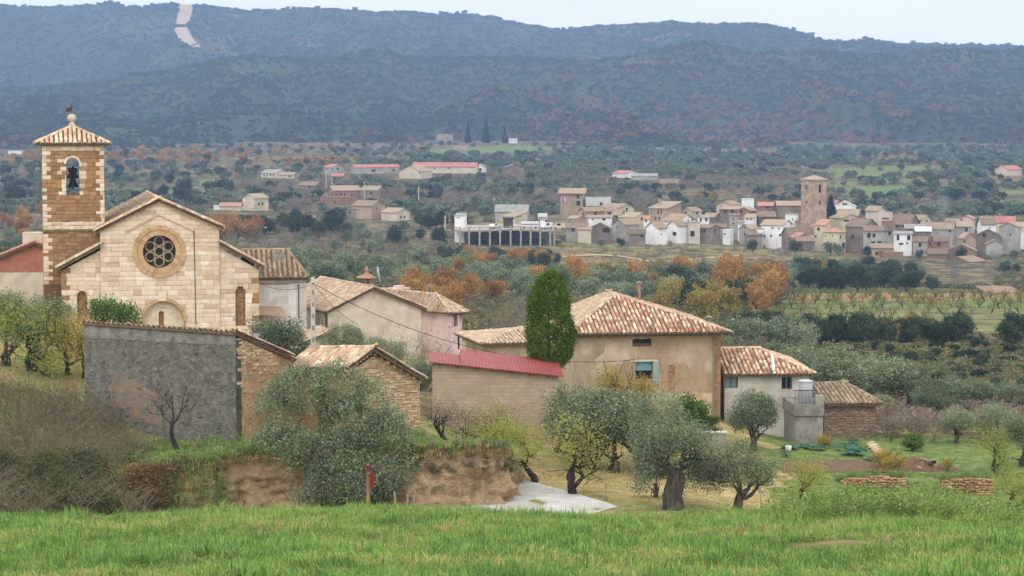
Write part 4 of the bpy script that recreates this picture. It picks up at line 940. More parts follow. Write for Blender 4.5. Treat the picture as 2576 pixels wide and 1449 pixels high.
pm('patch_earth', ['#6c675c', '#7d6e5c', '#8c7458'], scale=2.5, bump=.8, bscale=8, stain='#66645a', sscale=2.2, smix=.9)
pm('mud_patch', ['#8f765a', '#a0876a', '#ab947a'], scale=2.2, bump=.5, bscale=9, stain='#a8937a', sscale=1.0, smix=.7)
pm('pale_patch', ['#b09c84', '#bca88f', '#c8b69e'], scale=2.2, bump=.3, bscale=9, stain='#a8937a', sscale=1.2, smix=.8)

def window(root, X, Z, w, h, y, depth, frame='brown_wood', pane='pane_dark', bars=1, out=-1):
    """frame (part) with pane (sub-part) standing back in an opening centred X, Z in a wall whose face is local y"""
    b = MB(); t = .05; yf = y + depth
    b.box((X - w / 2, yf, Z - h / 2), (X - w / 2 + t, yf + .05, Z + h / 2)).box((X + w / 2 - t, yf, Z - h / 2), (X + w / 2, yf + .05, Z + h / 2))
    b.box((X - w / 2 + t, yf, Z - h / 2), (X + w / 2 - t, yf + .05, Z - h / 2 + t)).box((X - w / 2 + t, yf, Z + h / 2 - t), (X + w / 2 - t, yf + .05, Z + h / 2))
    for i in range(bars):
        xx = X - w / 2 + w * (i + 1) / (bars + 1); b.box((xx - t / 2, yf + .003, Z - h / 2 + t), (xx + t / 2, yf + .047, Z + h / 2 - t))
    f = obj('window', b.mesh('window', frame), root)
    obj('pane', MB().box((X - w / 2 + .02, yf + .06, Z - h / 2 + .02), (X + w / 2 - .02, yf + .08, Z + h / 2 - .02)).mesh('pane', pane), f)
    return f
def rect(x0, x1, z0, z1): return [(x0, z0), (x1, z0), (x1, z1), (x0, z1)]
def gutter(root, a, b, r=.07):
    a = Vector(a); b = Vector(b); d = (b - a).normalized(); s = d.cross(Vector((0, 0, 1))); pts = []; n = 6
    for p in (a, b):
        for i in range(n + 1): t = math.pi * i / n; pts.append(p + s * (r * math.cos(t)) - Vector((0, 0, r * math.sin(t))))
        for i in range(n + 1): t = math.pi * (n - i) / n; pts.append(p + s * (r * .8 * math.cos(t)) - Vector((0, 0, r * .8 * math.sin(t))))
    m = 2 * (n + 1)
    return obj('gutter', MB().poly(pts, [(i, (i + 1) % m, m + (i + 1) % m, m + i) for i in range(m)]).mesh('gutter', 'zinc'), root)

# ---- big tan house with the hipped roof
BH = Frame(1447, 1066, 134, R(8)); bh = thing('house', BH.o, BH.yaw, 'large tan plastered house with hipped tile roof beside the tall cypress', 'house')
b3 = lambda x, y, d=0.0: BH.px(*S(3, x, y), d)
W_ = BH.px(1813, 900)[0]; ZE = BH.px(1447, 842)[1]; D_ = 9.6
wa = (b3(988, 505), b3(1096, 458)); wb = (b3(1005, 690), b3(1102, 590))
h1 = rect(wa[0][0], wa[1][0], wa[0][1], wa[1][1]); h2 = rect(wb[0][0], wb[1][0], wb[0][1], wb[1][1])
hw_ = wall_holes('wall', rect(0, W_, -2.5, ZE), [h1, h2], 0, .5, 'plaster_tan', bh)
obj('wall', MB().box((.002, .5, -2.5), (.5, D_, ZE)).mesh('wall', 'plaster_tan'), bh); obj('wall', MB().box((W_ - .5, .5, -2.5), (W_ - .002, D_, ZE)).mesh('wall', 'plaster_tan'), bh)
obj('wall', MB().box((.5, D_ - .5, -2.5), (W_ - .5, D_ - .002, ZE)).mesh('wall', 'plaster_tan'), bh)
obj('floor_slab', MB().box((.5, .5, wb[1][1] + .25), (W_ - .5, D_ - .5, wb[1][1] + .45)).mesh('floor_slab', 'dark_wood'), bh)
cx_, cz_ = (wa[0][0] + wa[1][0]) / 2, (wa[0][1] + wa[1][1]) / 2
f = window(bh, cx_, cz_, wa[1][0] - wa[0][0] - .01, wa[1][1] - wa[0][1] - .01, 0, .22, 'brown_wood', 'pane_dark', 1)
obj('sill_board', MB().box((wa[0][0], .1, wa[0][1]), (wa[1][0], .2, wa[0][1] + .18)).mesh('sill_board', 'rafter'), f)
cx_, cz_ = (wb[0][0] + wb[1][0]) / 2, (wb[0][1] + wb[1][1]) / 2
f = window(bh, cx_, cz_, wb[1][0] - wb[0][0] - .01, wb[1][1] - wb[0][1] - .01, 0, .3, 'brown_wood', 'pane_dark', 0)
sh = wb[1][1] - wb[0][1]
for i in range(12): obj('slat', MB().box((wb[0][0] + .02, .16 + .004 * (i % 2), wb[1][1] - sh * .5 * (i + 1) / 12), (wb[1][0] - .02, .2, wb[1][1] - sh * .5 * i / 12 - .004)).mesh('slat', 'teal_shutter'), f)
sb = b3(1128, 700); obj('shutter', MB().box((wb[1][0] + .01, -.07, wb[0][1] - .3), (wb[1][0] + .36, -.02, wb[1][1] + .02)).mesh('shutter', 'curtain'), bh)
obj('lintel', MB().box((wb[0][0] - .35, -.05, wb[1][1] + .03), (wb[1][0] + .3, .02, wb[1][1] + .13)).mesh('lintel', 'plaster_grey'), bh)
# patches where the render has fallen or been renewed, a few millimetres proud
def patch(root, pts, mat, y=-.012):
    obj('plaster_patch', MB().prism(pts, y, .01).mesh('plaster_patch', mat), root)
def rag(pts, seed, amp=.09):
    rg = random.Random(seed); out = []
    for i in range(len(pts)):
        a, b = pts[i], pts[(i + 1) % len(pts)]; n = max(2, int(math.dist(a, b) / .22))
        for k in range(n): out.append((a[0] + (b[0] - a[0]) * k / n + rg.uniform(-amp, amp), a[1] + (b[1] - a[1]) * k / n + rg.uniform(-amp, amp)))
    return out
patch(bh, rag([b3(760, 700), b3(980, 560), b3(960, 478), b3(835, 476), b3(820, 545), b3(750, 600)], 1), 'pale_patch')
patch(bh, rag([b3(690, 560), b3(745, 540), b3(765, 480), b3(690, 482)], 2), 'pale_patch', -.014)
patch(bh, rag([b3(1150, 755), b3(1475, 760), b3(1470, 655), b3(1330, 640), b3(1250, 600), b3(1150, 560)], 3, .12), 'mud_patch', -.01)
patch(bh, rag([b3(672, 460), b3(1480, 462), b3(1480, 436), b3(672, 440)], 4, .04), 'mud_patch', -.016)
masonry(hw_, 'quoin_brick', rect(W_ - .42, W_, -1.5, ZE - .05), .13, .2, .3, 0, lambda x, z, l, rg: 'rubble', seed=8, proud=(.02, .04), quoin=(.42, .2))
masonry(hw_, 'brick', [b3(1185, 740), b3(1228, 740), b3(1228, 606), b3(1185, 606)], .09, .2, .3, 0, lambda x, z, l, rg: 'rubble', seed=9, proud=(.016, .03))
masonry(hw_, 'wall_stone', [(1.0, -1.6), (W_ - .5, -1.6), (W_ - .5, b3(1300, 770)[1]), (1.0, b3(1300, 770)[1])], .24, .3, .6, 0, lambda x, z, l, rg: 'shed_stone', seed=10, proud=(.012, .035), cap=120)
ov = .5; A3 = BH.px(1545, 742, 4.7); A1 = (A3[0], 4.7, A3[1]); A2 = (A3[0], 6.6, A3[1] + .03)
e0 = (-ov, -ov, ZE + .08); e1 = (W_ + ov, -ov, ZE + .08); e2 = (W_ + ov, D_ + ov, ZE + .08); e3 = (-ov, D_ + ov, ZE + .08)
d0 = tile_roof(bh, [e0, e1, A1], .25, .43, 'tile_mixed', 41, cap=400)
d1 = tile_roof(bh, [e3, e0, A1, A2], .25, .43, 'tile_tan', 42, cap=400); d2_ = tile_roof(bh, [e1, e2, A2, A1], .25, .43, 'tile_mixed', 43, seen=False); tile_roof(bh, [e2, e3, A2], .25, .43, 'tile_mixed', 44, seen=False)
for a, b in ((e0, A1), (e1, A1), (e3, A2), (e2, A2), (A1, A2)): ridge_row(bh, d0, a, b, 'tile_tan', .42, .13, 'hip_tile', 45)
for i in range(18):
    x = -.3 + (W_ + .6) * i / 17; obj('rafter_end', MB().box((x - .06, -.44, ZE - .1), (x + .06, .0, ZE)).mesh('rafter_end', 'rafter'), bh)
gutter(bh, (-ov, -ov - .07, ZE + .07), (W_ + ov, -ov - .07, ZE + .07))
obj('downpipe', MB().path([(W_ - .35, -.5, ZE), (W_ - .42, -.12, ZE - .3), (W_ - .42, -.12, -1.5)], .055, 8).mesh('downpipe', 'pipe_grey'), bh)
cp = BH.px(1608, 752, 6); ct_ = BH.px(1608, 713, 6)
fl = obj('flue', MB().bar((cp[0], 6, cp[1] - .8), (cp[0], 6, ct_[1]), .085, 10).mesh('flue', 'terracotta'), bh); obj('flue_cap', MB().lathe([(.001, .1), (.17, .04), (.18, 0), (.001, 0)], 12, (cp[0], 6, ct_[1] + .04)).mesh('flue_cap', 'pipe_grey'), fl)
cp = BH.px(1783, 806, 3.2); obj('roof_vent', MB().lathe([(.001, .3), (.22, .22), (.22, .18), (.08, .18), (.08, -.3)], 12, (cp[0], 3.2, cp[1])).mesh('roof_vent', 'concrete'), bh)

# ---- lower house joined on the right, with terrace
AN = Frame(1822, 1106, 137, R(3)); an = thing('house', AN.o, AN.yaw, 'low pale grey house with hipped tile roof and white flue, right of the tan house', 'house')
a4 = lambda x, y, d=0.0: AN.px(*S(4, x, y), d); a3 = lambda x, y, d=0.0: AN.px(*S(3, x, y), d)
AW = AN.px(2036, 960)[0]; AZ = AN.px(1900, 943)[1]; AD = 8
w1 = rect(a3(1508, 738)[0], a3(1582, 738)[0], a3(1540, 738)[1], a3(1540, 675)[1]); w2 = rect(a4(243, 580)[0], a4(303, 580)[0], a4(270, 585)[1], a4(270, 512)[1])
wall_holes('wall', rect(0, AW, -2, AZ), [w1, w2], 0, .4, 'plaster_grey', an)
obj('wall', MB().box((AW - .4, .4, -2), (AW - .002, AD, AZ)).box((0, AD - .4, -2), (AW - .4, AD, AZ)).mesh('wall', 'plaster_grey'), an)
for q, fr, pn in ((w1, 'green_shutter', 'curtain'), (w2, 'pipe_grey', 'pane_dark')): window(an, (q[0][0] + q[1][0]) / 2, (q[0][1] + q[2][1]) / 2, q[1][0] - q[0][0] - .01, q[2][1] - q[0][1] - .01, 0, .15, fr, pn, 1)
ar1 = AN.px(1822, 878, 4); ar2 = AN.px(1903, 876, 4); o_ = .4
E0 = (-.1, -o_, AZ + .06); E1 = (AW + .35, -o_, AZ + .06); E2 = (AW + .35, AD + o_, AZ + .06); E3 = (-.1, AD + o_, AZ + .06); RA = (-.1, 4, ar1[1]); RB = (ar2[0], 4, ar2[1])
d0 = tile_roof(an, [E0, E1, RB, RA], .27, .44, 'tile_mixed', 51, cap=400); tile_roof(an, [E1, E2, RB], .27, .44, 'tile', 52, seen=False); tile_roof(an, [E2, E3, RA, RB], .27, .44, 'tile_mixed', 53, seen=False)
for a, b in ((E1, RB), (RA, RB), (E2, RB)): ridge_row(an, d0, a, b, 'tile', .42, .13, 'hip_tile', 54)
fp = a4(200, 490, -.2); ft = a4(198, 395, -.2); obj('flue', MB().bar((fp[0], -.2, fp[1] + .1), (fp[0], .5, ft[1]), .1, 12).mesh('flue', 'white_paint'), an)
mp_ = AN.px(2044, 1000, -.4); mt_ = AN.px(2044, 915, -.4)
ant = obj('aerial_mast', MB().bar((mp_[0], -.4, mp_[1] - 2), (mp_[0], -.4, mt_[1]), .022).mesh('aerial_mast', 'pipe_grey'), an)
for zz, ww in ((0, .35), (.12, .3), (.24, .26), (-.6, .3)): obj('aerial_element', MB().bar((mp_[0] - ww, -.4, mt_[1] - .05 - zz), (mp_[0] + ww, -.4, mt_[1] - .05 - zz), .012).mesh('aerial_element', 'pipe_grey'), ant)
tx = AN.px(1998, 1050, -4)[0]; tx2 = AN.px(2072, 1050, -4)[0]; tzt = AN.px(2030, 1019, -4)[1]; tzm = AN.px(2030, 1046, -4)[1]
tb = obj('terrace', MB().box((tx, -4, tzm), (tx2, 0, tzt)).box((tx + .1, -3.9, -2), (tx2 - .003, 0, tzm)).mesh('terrace', 'concrete'), an)
obj('parapet', MB().box((tx2 - .5, -4.02, tzt - .5), (tx2 + .02, -3.5, tzt + .55)).mesh('parapet', 'concrete'), tb)
rb = MB(); rz = tzt + .85
rb.bar((tx, -3.95, rz), (tx2 - .5, -3.95, rz), .025)
rl = obj('railing', rb.mesh('railing', 'iron'), an)
for i in range(16): x = tx + (tx2 - .5 - tx) * i / 15; obj('baluster', MB().bar((x, -3.95, tzt), (x, -3.95, rz), .012, 5).mesh('baluster', 'iron'), rl)
tk = AN.px(2026, 1010, -2.6); tank = thing('water_tank', AN.w(tk[0], -2.6, tzt), 0, 'white cylindrical water tank standing on the terrace behind the railing', 'tank')
obj('tank_body', MB().lathe([(.001, 0), (.4, 0), (.42, .05), (.42, 1.15), (.4, 1.2), (.001, 1.2)], 24).mesh('tank_body', 'dish', True), tank); obj('tank_lid', MB().lathe([(.45, 1.2), (.45, 1.26), (.25, 1.32), (.001, 1.33), (.001, 1.2)], 24).mesh('tank_lid', 'dish'), tank)
# ---- stone barn at the right end
SB = Frame(2073, 1106, 139, R(6)); sb_ = thing('stone_barn', SB.o, SB.yaw, 'small rough stone barn with weathered tile roof at the right end of the row', 'barn')
s4 = lambda x, y, d=0.0: SB.px(*S(4, x, y), d)
BW = s4(772, 700)[0]; BZ = s4(600, 668)[1]
bw = obj('wall', MB().box((0, 0, -2), (BW, .5, BZ)).box((0, .5, -2), (.5, 7, BZ)).box((BW - .5, .5, -2), (BW, 7, BZ)).box((.5, 6.5, -2), (BW - .5, 7, BZ)).mesh('wall', 'rubble_joint'), sb_)
pm('barn_stone', ['#6f5a4a', '#877060', '#9a8474'], scale=3, bump=.6, bscale=12, rand=['#6a5546', '#8a7260', '#a08c7a', '#7a6250'], rmix=.6)
masonry(bw, 'wall_stone', rect(0, BW, -1, BZ), .13, .14, .36, 0, lambda x, z, l, rg: 'barn_stone', seed=61, cap=300, proud=(.01, .05), jit=.03, joint=.03)
ra_ = s4(600, 546, 3.5); B0 = (-.9, -.35, BZ + .05); B1 = (BW + .35, -.35, BZ + .05); B2 = (BW + .35, 7.35, BZ + .05); B3 = (-.9, 7.35, BZ + .05); RA = (-.9, 3.5, ra_[1] - .1); RB = (ra_[0], 3.5, ra_[1])
d0 = tile_roof(sb_, [B0, B1, RB, RA], .28, .45, 'tile_old', 62, cap=300); tile_roof(sb_, [B1, B2, RB], .28, .45, 'tile_old', 63, seen=False); tile_roof(sb_, [B2, B3, RA, RB], .28, .45, 'tile_old', 64, seen=False)
for a, b in ((B1, RB), (RA, RB)): ridge_row(sb_, d0, a, b, 'tile_old', .42, .13, 'hip_tile', 65)

# ---- white house right behind the church
WH = Frame(640, 812, 157, R(8)); wh = thing('house', WH.o, WH.yaw, 'white plastered house with old grey-brown tile roof just behind the church', 'house')
h5 = lambda x, y, d=0.0: WH.px(*S(5, x, y), d)
ww = h5(955, 1230)[0]; wz = h5(700, 1225)[1]; x_l = h5(380, 1100)[0]
obj('wall', MB().box((x_l, 0, -2), (ww, .5, wz)).box((ww - .5, .5, -2), (ww, 7, wz)).mesh('wall', 'plaster_white'), wh)
obj('wall_return', MB().box((ww - .62, -.06, -2), (ww + .03, .02, wz - .25)).mesh('wall_return', 'plaster_grey'), wh)
q0 = (x_l, -.4, wz + .05); q1 = (h5(975, 1215)[0], -.4, wz + .05); q2 = (q1[0], 7, wz + .05); r1_ = h5(400, 972, 3.2); r2_ = h5(782, 968, 3.2)
d0 = tile_roof(wh, [q0, q1, (r2_[0], 3.2, r2_[1]), (x_l, 3.2, r2_[1])], .34, .5, 'tile_old', 71, cap=280); tile_roof(wh, [q1, q2, (r2_[0], 3.2, r2_[1])], .34, .5, 'tile_old', 72, seen=False)
ridge_row(wh, d0, q1, (r2_[0], 3.2, r2_[1]), 'tile_old', .5, .16, 'hip_tile', 73); ridge_row(wh, d0, (x_l, 3.2, r2_[1]), (r2_[0], 3.2, r2_[1]), 'tile_old', .5, .16, 'hip_tile', 74)
c0 = h5(655, 1062, 1.6); c1_ = h5(750, 985, 1.6); obj('chimney', MB().box((c0[0], 1.6, c0[1] - .6), (c1_[0], 2.3, c1_[1])).box((c0[0] + .2, 1.55, c1_[1]), (c1_[0] - .2, 2.35, c1_[1] + .05)).mesh('chimney', 'concrete'), wh)
obj('wall_cable', MB().path([(x_l, -.05, wz - .3), (ww * .5, -.05, wz - .35), (ww, -.05, wz - .22)], .02).path([(ww - .5, -.09, wz - .4), (ww - .5, -.09, .3)], .03).mesh('wall_cable', 'iron'), wh)
for kx in (.35,): 
    pq = WH.px(*S(2, 215, 290), -.4); obj('porch_roof', MB().poly([(pq[0] - 1.4, -1.2, pq[1] - .3), (pq[0] + 1.4, -1.2, pq[1] - .5), (pq[0] + 1.0, 0, pq[1] + .1), (pq[0] - 1.4, 0, pq[1] + .2)], [(0, 1, 2, 3)]).mesh('porch_roof', 'tile'), wh)

# ---- gabled house with the terracotta chimney
GB = Frame(826, 906, 161, R(24)); gb = thing('house', GB.o, GB.yaw, 'pale plastered gable house with tan tile roof and terracotta chimney pot', 'house')
g2 = lambda x, y, d=0.0: GB.px(*S(2, x, y), d)
GL = 0.0; GR_ = g2(1085, 400)[0]; gap_ = g2(830, 180); gel = g2(566, 310)[1]; ger = g2(1085, 286)[1]
obj('wall', MB().prism([(GL, -2), (GR_, -2), (GR_, ger), gap_, (GL, gel)], 0, .5).box((GL + .003, .5, -2), (.45, 11, gel)).box((GR_ - .45, .5, -2), (GR_ - .003, 11, ger)).mesh('wall', 'plaster_pale'), gb)
va = g2(818, 172, -.2); vl = g2(548, 310, -.2); vr = g2(1118, 292, -.2)
d0 = tile_roof(gb, [(vl[0], 11, vl[1]), (vl[0], -.25, vl[1]), (va[0], -.25, va[1]), (va[0], 11, va[1])], .29, .46, 'tile_tan', 81, cap=300)
d1 = tile_roof(gb, [(vr[0], -.25, vr[1]), (vr[0], 11, vr[1]), (va[0], 11, va[1]), (va[0], -.25, va[1])], .29, .46, 'tile_tan', 82, seen=False)
ridge_row(gb, d0, (va[0], -.25, va[1]), (va[0], 11, va[1]), 'tile_tan', .45, .14, 'ridge_tile', 83)
for v_ in (vl, vr): ridge_row(gb, d0, (v_[0], -.22, v_[1] + .02), (va[0], -.22, va[1] + .02), 'tile_tan', .42, .13, 'verge_tile', 84)
gutter(gb, (vl[0] - .08, 10, vl[1] + .02), (vl[0] - .08, -.25, vl[1] + .02))
obj('downpipe', MB().path([(vl[0], .1, vl[1] - .05), (-.08, .2, vl[1] - .35), (-.08, .2, -.5)], .05, 8).mesh('downpipe', 'iron'), gb)
cq = g2(778, 165, 4); ch_ = obj('chimney', MB().box((cq[0] - .42, 3.6, cq[1] - .8), (cq[0] + .42, 4.4, cq[1] + .2)).mesh('chimney', 'terracotta'), gb)
for i in range(6):
    a = i * math.pi / 3; obj('chimney_post', MB().box((cq[0] + .33 * math.cos(a) - .05, 4 + .33 * math.sin(a) - .05, cq[1] + .2), (cq[0] + .33 * math.cos(a) + .05, 4 + .33 * math.sin(a) + .05, cq[1] + .62)).mesh('chimney_post', 'terracotta'), ch_)
obj('chimney_cap', MB().lathe([(.75, .62), (.75, .66), (.2, .9), (.12, 1.1), (.16, 1.2), (.05, 1.45), (.001, 1.5), (.001, .62)], 14, (cq[0], 4, cq[1])).mesh('chimney_cap', 'terracotta'), ch_)
sq = g2(838, 160, 1.0); sd = thing('satellite_dish', GB.w(sq[0], 1.0, sq[1]), GB.yaw + R(75), 'grey satellite dish seen edge-on beside the terracotta chimney', 'satellite dish')
prof = [(.001, .0), (.25, .02), (.45, .07), (.6, .13), (.58, .15), (.43, .09), (.25, .04), (.001, .02)]
dm = MB().lathe(prof, 20); dish = obj('dish', dm.mesh('dish', 'dish', True), sd); dish.rotation_euler = (R(78), 0, 0); dish.location = (0, 0, .75)
obj('mast', MB().bar((0, 0, -.2), (0, .05, .75), .03).mesh('mast', 'pipe_grey'), sd); obj('feed_arm', MB().bar((0, 0, .3), (0, -.75, .55), .02).box((-.06, -.85, .5), (.06, -.72, .62)).mesh('feed_arm', 'pipe_grey'), sd)
aq = g2(825, 225, -.3); an2 = thing('wall_antenna', GB.w(aq[0], -.15, aq[1]), GB.yaw, 'thin comb-shaped television aerial on the pale gable under the dish', 'aerial')
obj('mast', MB().bar((0, 0, -.2), (0, 0, 1.8), .02).mesh('mast', 'pipe_grey'), an2)
for i in range(5): obj('element', MB().bar((-.35, 0, .9 + .18 * i), (.35, 0, .9 + .18 * i), .01).mesh('element', 'pipe_grey'), an2)
# low lean-to roof in front of it
lt = Frame(755, 905, 150, R(15)); lo_ = thing('lean_to', lt.o, lt.yaw, 'low lean-to shed with tan tile roof in front of the pale gable', 'shed')
l2 = lambda x, y, d=0.0: lt.px(*S(2, x, y), d)
la0 = l2(470, 480); la1 = l2(570, 425)
obj('wall', MB().prism([(la0[0] - 1, -1.5), (la1[0] + 1.2, -1.5), (la1[0] + 1.2, la1[1] - .15), (la1[0], la1[1] - .1), (la0[0] - 1, la0[1] - .5)], .1, 3).mesh('wall', 'plaster_pale'), lo_)
tile_roof(lo_, [(la0[0] - .6, 4, la0[1]), (la0[0] - .6, -.2, la0[1]), (la1[0] + .1, -.2, la1[1] + .1), (la1[0] + .1, 4, la1[1] + .1)], .27, .44, 'tile_tan', 85)

# ---- pink house
PK = Frame(1137, 880, 176, R(38)); pk = thing('house', PK.o, PK.yaw, 'pale pink house with narrow dark windows behind the pale gable', 'house')
p2 = lambda x, y, d=0.0: PK.px(*S(2, x, y), d)
pw = p2(1316, 400)[0]; pzn = p2(1245, 318)[1]; pzr = p2(1316, 312)[1]
hl = [rect(p2(1254, 400)[0], p2(1270, 400)[0], p2(1262, 392)[1], p2(1262, 335)[1]), rect(p2(1291, 400)[0], p2(1304, 400)[0], p2(1297, 387)[1], p2(1297, 326)[1]), rect(p2(1291, 400)[0], p2(1304, 400)[0], p2(1297, 520)[1], p2(1297, 445)[1])]
wall_holes('wall', rect(0, pw, -3, pzn), hl, 0, .4, 'plaster_pink', pk)
obj('wall', MB().box((.002, .4, -3), (.4, 14, pzn)).box((pw - .4, .4, -3), (pw - .002, 14, pzn)).box((.4, 13.6, -3), (pw - .4, 14, pzn)).mesh('wall', 'plaster_pink'), pk)
for q in hl: window(pk, (q[0][0] + q[1][0]) / 2, (q[0][1] + q[2][1]) / 2, q[1][0] - q[0][0] - .01, q[2][1] - q[0][1] - .01, 0, .12, 'brown_wood', 'pane_dark', 0)
pr1 = PK.px(1100, 748, 3); xm = pw / 2; zr_ = pzn + 1.25
K0 = (-.4, 14.3, pzn + .05); K1 = (-.4, -.4, pzn + .05); K2 = (pw + .4, -.4, pzn + .05); K3 = (pw + .4, 14.3, pzn + .05); KA = (xm, 2.6, zr_); KB = (xm, 14.3, zr_)
d0 = tile_roof(pk, [K0, K1, KA, KB], .3, .46, 'tile_tan', 91, cap=280); tile_roof(pk, [K1, K2, KA], .3, .46, 'tile_tan', 92, cap=280); tile_roof(pk, [K2, K3, KB, KA], .3, .46, 'tile_tan', 93, seen=False)
for a, b in ((K1, KA), (K2, KA), (KA, KB)): ridge_row(pk, d0, a, b, 'tile_tan', .42, .13, 'hip_tile', 94)
cq = PK.px(1003, 738, 11); obj('chimney', MB().box((cq[0] - .65, 10.5, cq[1] - 1.5), (cq[0] + .65, 11.4, cq[1] + .35)).box((cq[0] - .75, 10.4, cq[1] + .35), (cq[0] + .75, 11.5, cq[1] + .47)).box((cq[0] - .4, 10.7, cq[1] + .47), (cq[0] + .4, 11.2, cq[1] + .65)).mesh('chimney', 'plaster_pink'), pk)
cq = PK.px(1082, 752, 5); cq2 = PK.px(1082, 722, 5); obj('stovepipe', MB().bar((cq[0], 5, cq[1] - .8), (cq[0], 5, cq2[1]), .1, 10).lathe([(.001, .25), (.2, .1), (.001, .08)], 10, (cq[0], 5, cq2[1])).mesh('stovepipe', 'zinc'), pk)
cq = PK.px(1015, 735, 9.5); cq2 = PK.px(1015, 692, 9.5); am = obj('aerial_mast', MB().bar((cq[0], 9.5, cq[1] - .5), (cq[0], 9.5, cq2[1]), .022).bar((cq[0] - .8, 9.5, cq2[1]), (cq[0] + .9, 9.5, cq2[1]), .015).mesh('aerial_mast', 'pipe_grey'), pk)
for i in range(8): obj('aerial_element', MB().bar((cq[0] - .8 + .23 * i, 9.1, cq2[1]), (cq[0] - .8 + .23 * i, 9.9, cq2[1]), .01).mesh('aerial_element', 'pipe_grey'), am)

# ---- block barn with the red metal roof
RBn = Frame(1405, 1046, 124, R(2)); rbn = thing('barn', RBn.o, RBn.yaw, 'long barn of beige concrete blocks with a red metal roof', 'barn')
rp = lambda u, v, d=0.0: RBn.px(u, v, d)
lxb = rp(1088, 950)[0]; zr = rp(1405, 946)[1]; zl = rp(1090, 912)[1]
bwall = obj('wall', MB().prism([(lxb, -2), (0, -2), (0, zr), (lxb, zl)], .0, .25).box((-.25, .25, -2), (-.002, 4.9, zr - .1)).mesh('wall', 'block_joint'), rbn)
masonry(bwall, 'concrete_block', [(lxb, -1), (0, -1), (0, zr), (lxb, zl)], .2, .4, .41, 0, lambda x, z, l, rg: 'concrete_block', seed=95, cap=300, proud=(.006, .014), joint=.012)
zt = rp(1408, 906, 5)[1]; ztl = rp(1160, 879, 5)[1]; xr = .25; n = 20; xl_ = lxb - .2
for i in range(n):
    a = xl_ + (xr - xl_) * i / n; b = xl_ + (xr - xl_) * (i + 1) / n
    def zf(x, t): 
        k = (x - lxb) / (0 - lxb); z0 = zl + (zr - zl) * k + .06; xs = rp(1160, 879, 5)[0]; k2 = min(1, max(-.3, (x - xs) / (.2 - xs))); z1 = ztl + (zt - ztl) * k2 - (.32 if x < xs - .05 else 0); return z0 + (z1 - z0) * t
    V = []; m = 8
    for t in (0, 1):
        for j in range(m + 1):
            x = a + (b - a) * j / m; V.append((x, -.35 + 5.35 * t, zf(x if j < m else x - .001, t) + (.035 if j % 4 == 0 else 0)))
    V2 = [(x, y, z - .05) for x, y, z in V]; M_ = 2 * (m + 1)
    Fs = [(j, j + 1, m + 2 + j, m + 1 + j) for j in range(m)] + [(M_ + j + 1, M_ + j, M_ + m + 1 + j, M_ + m + 2 + j) for j in range(m)] + [(j + 1, j, M_ + j, M_ + j + 1) for j in range(m)] + [(0, m + 1, M_ + m + 1, M_), (m, M_ + m, M_ + 2 * m + 1, 2 * m + 1)]
    obj('roof_panel', mesh_py('roof_panel', V + V2, Fs, 'red_metal'), rbn)
for i in range(7):
    x = lxb + (0 - lxb) * (i + .4) / 7; k = (x - lxb) / (0 - lxb); z0 = zl + (zr - zl) * k; obj('purlin_end', MB().box((x - .05, -.25, z0 - .12), (x + .05, -.001, z0 - .01)).mesh('purlin_end', 'rafter'), rbn)

# ---- grey walled outbuilding in the left foreground
GW = Frame(595, 1118, 112, R(-30)); gw = thing('outbuilding', GW.o, GW.yaw, 'tall outbuilding with mottled grey front wall and bare orange side wall', 'outbuilding')
gl = GW.px(212, 900)[0]; gzr = GW.px(595, 838)[1]; gzl = GW.px(214, 812)[1]
GS = Frame(595, 1118, 112, R(60)); sxl = GS.px(716, 900)[0]; szb = GS.px(716, 892)[1]; sL = 5.5
obj('grey_wall', MB().prism([(gl, -2), (0, -2), (0, gzr), (gl, gzl)], 0, .45).mesh('grey_wall', 'wall_grey'), gw)
slope = (szb - gzr) / sxl
sw = obj('side_wall', MB().poly([(0, .001, -2), (0, sL, -2), (0, sL, gzr + slope * sL), (0, .001, gzr), (-.45, .45, -2), (-.45, sL, -2), (-.45, sL, gzr + slope * sL), (-.45, .45, gzr + slope * .45)], [(0, 1, 2, 3), (7, 6, 5, 4), (3, 2, 6, 7), (0, 3, 7, 4), (1, 5, 6, 2)]).mesh('side_wall', 'wall_orange'), gw)
swf = bpy.data.objects.new('stone_patch', MB().box((0, 0, 0), (.01, .01, .01)).mesh('stone_patch', 'wall_orange'))
# stones showing through the plaster of the side wall (the wall runs along local y)
rgx = random.Random(5)
for i in range(110):
    yy = rgx.uniform(.2, 3.4); zz = gzr + slope * yy - rgx.uniform(.2, 1.2) * (1 if rgx.random() < .75 else 2.6); w_ = rgx.uniform(.18, .42); h_ = rgx.uniform(.07, .15)
    M = Matrix.Translation((0.0, yy, zz)) @ Matrix.Rotation(R(90), 4, 'Z') @ Matrix.Diagonal((w_, rgx.uniform(.02, .06), h_, 1))
    obj('wall_stone', block_mesh('shed_stone'), sw, None, M)
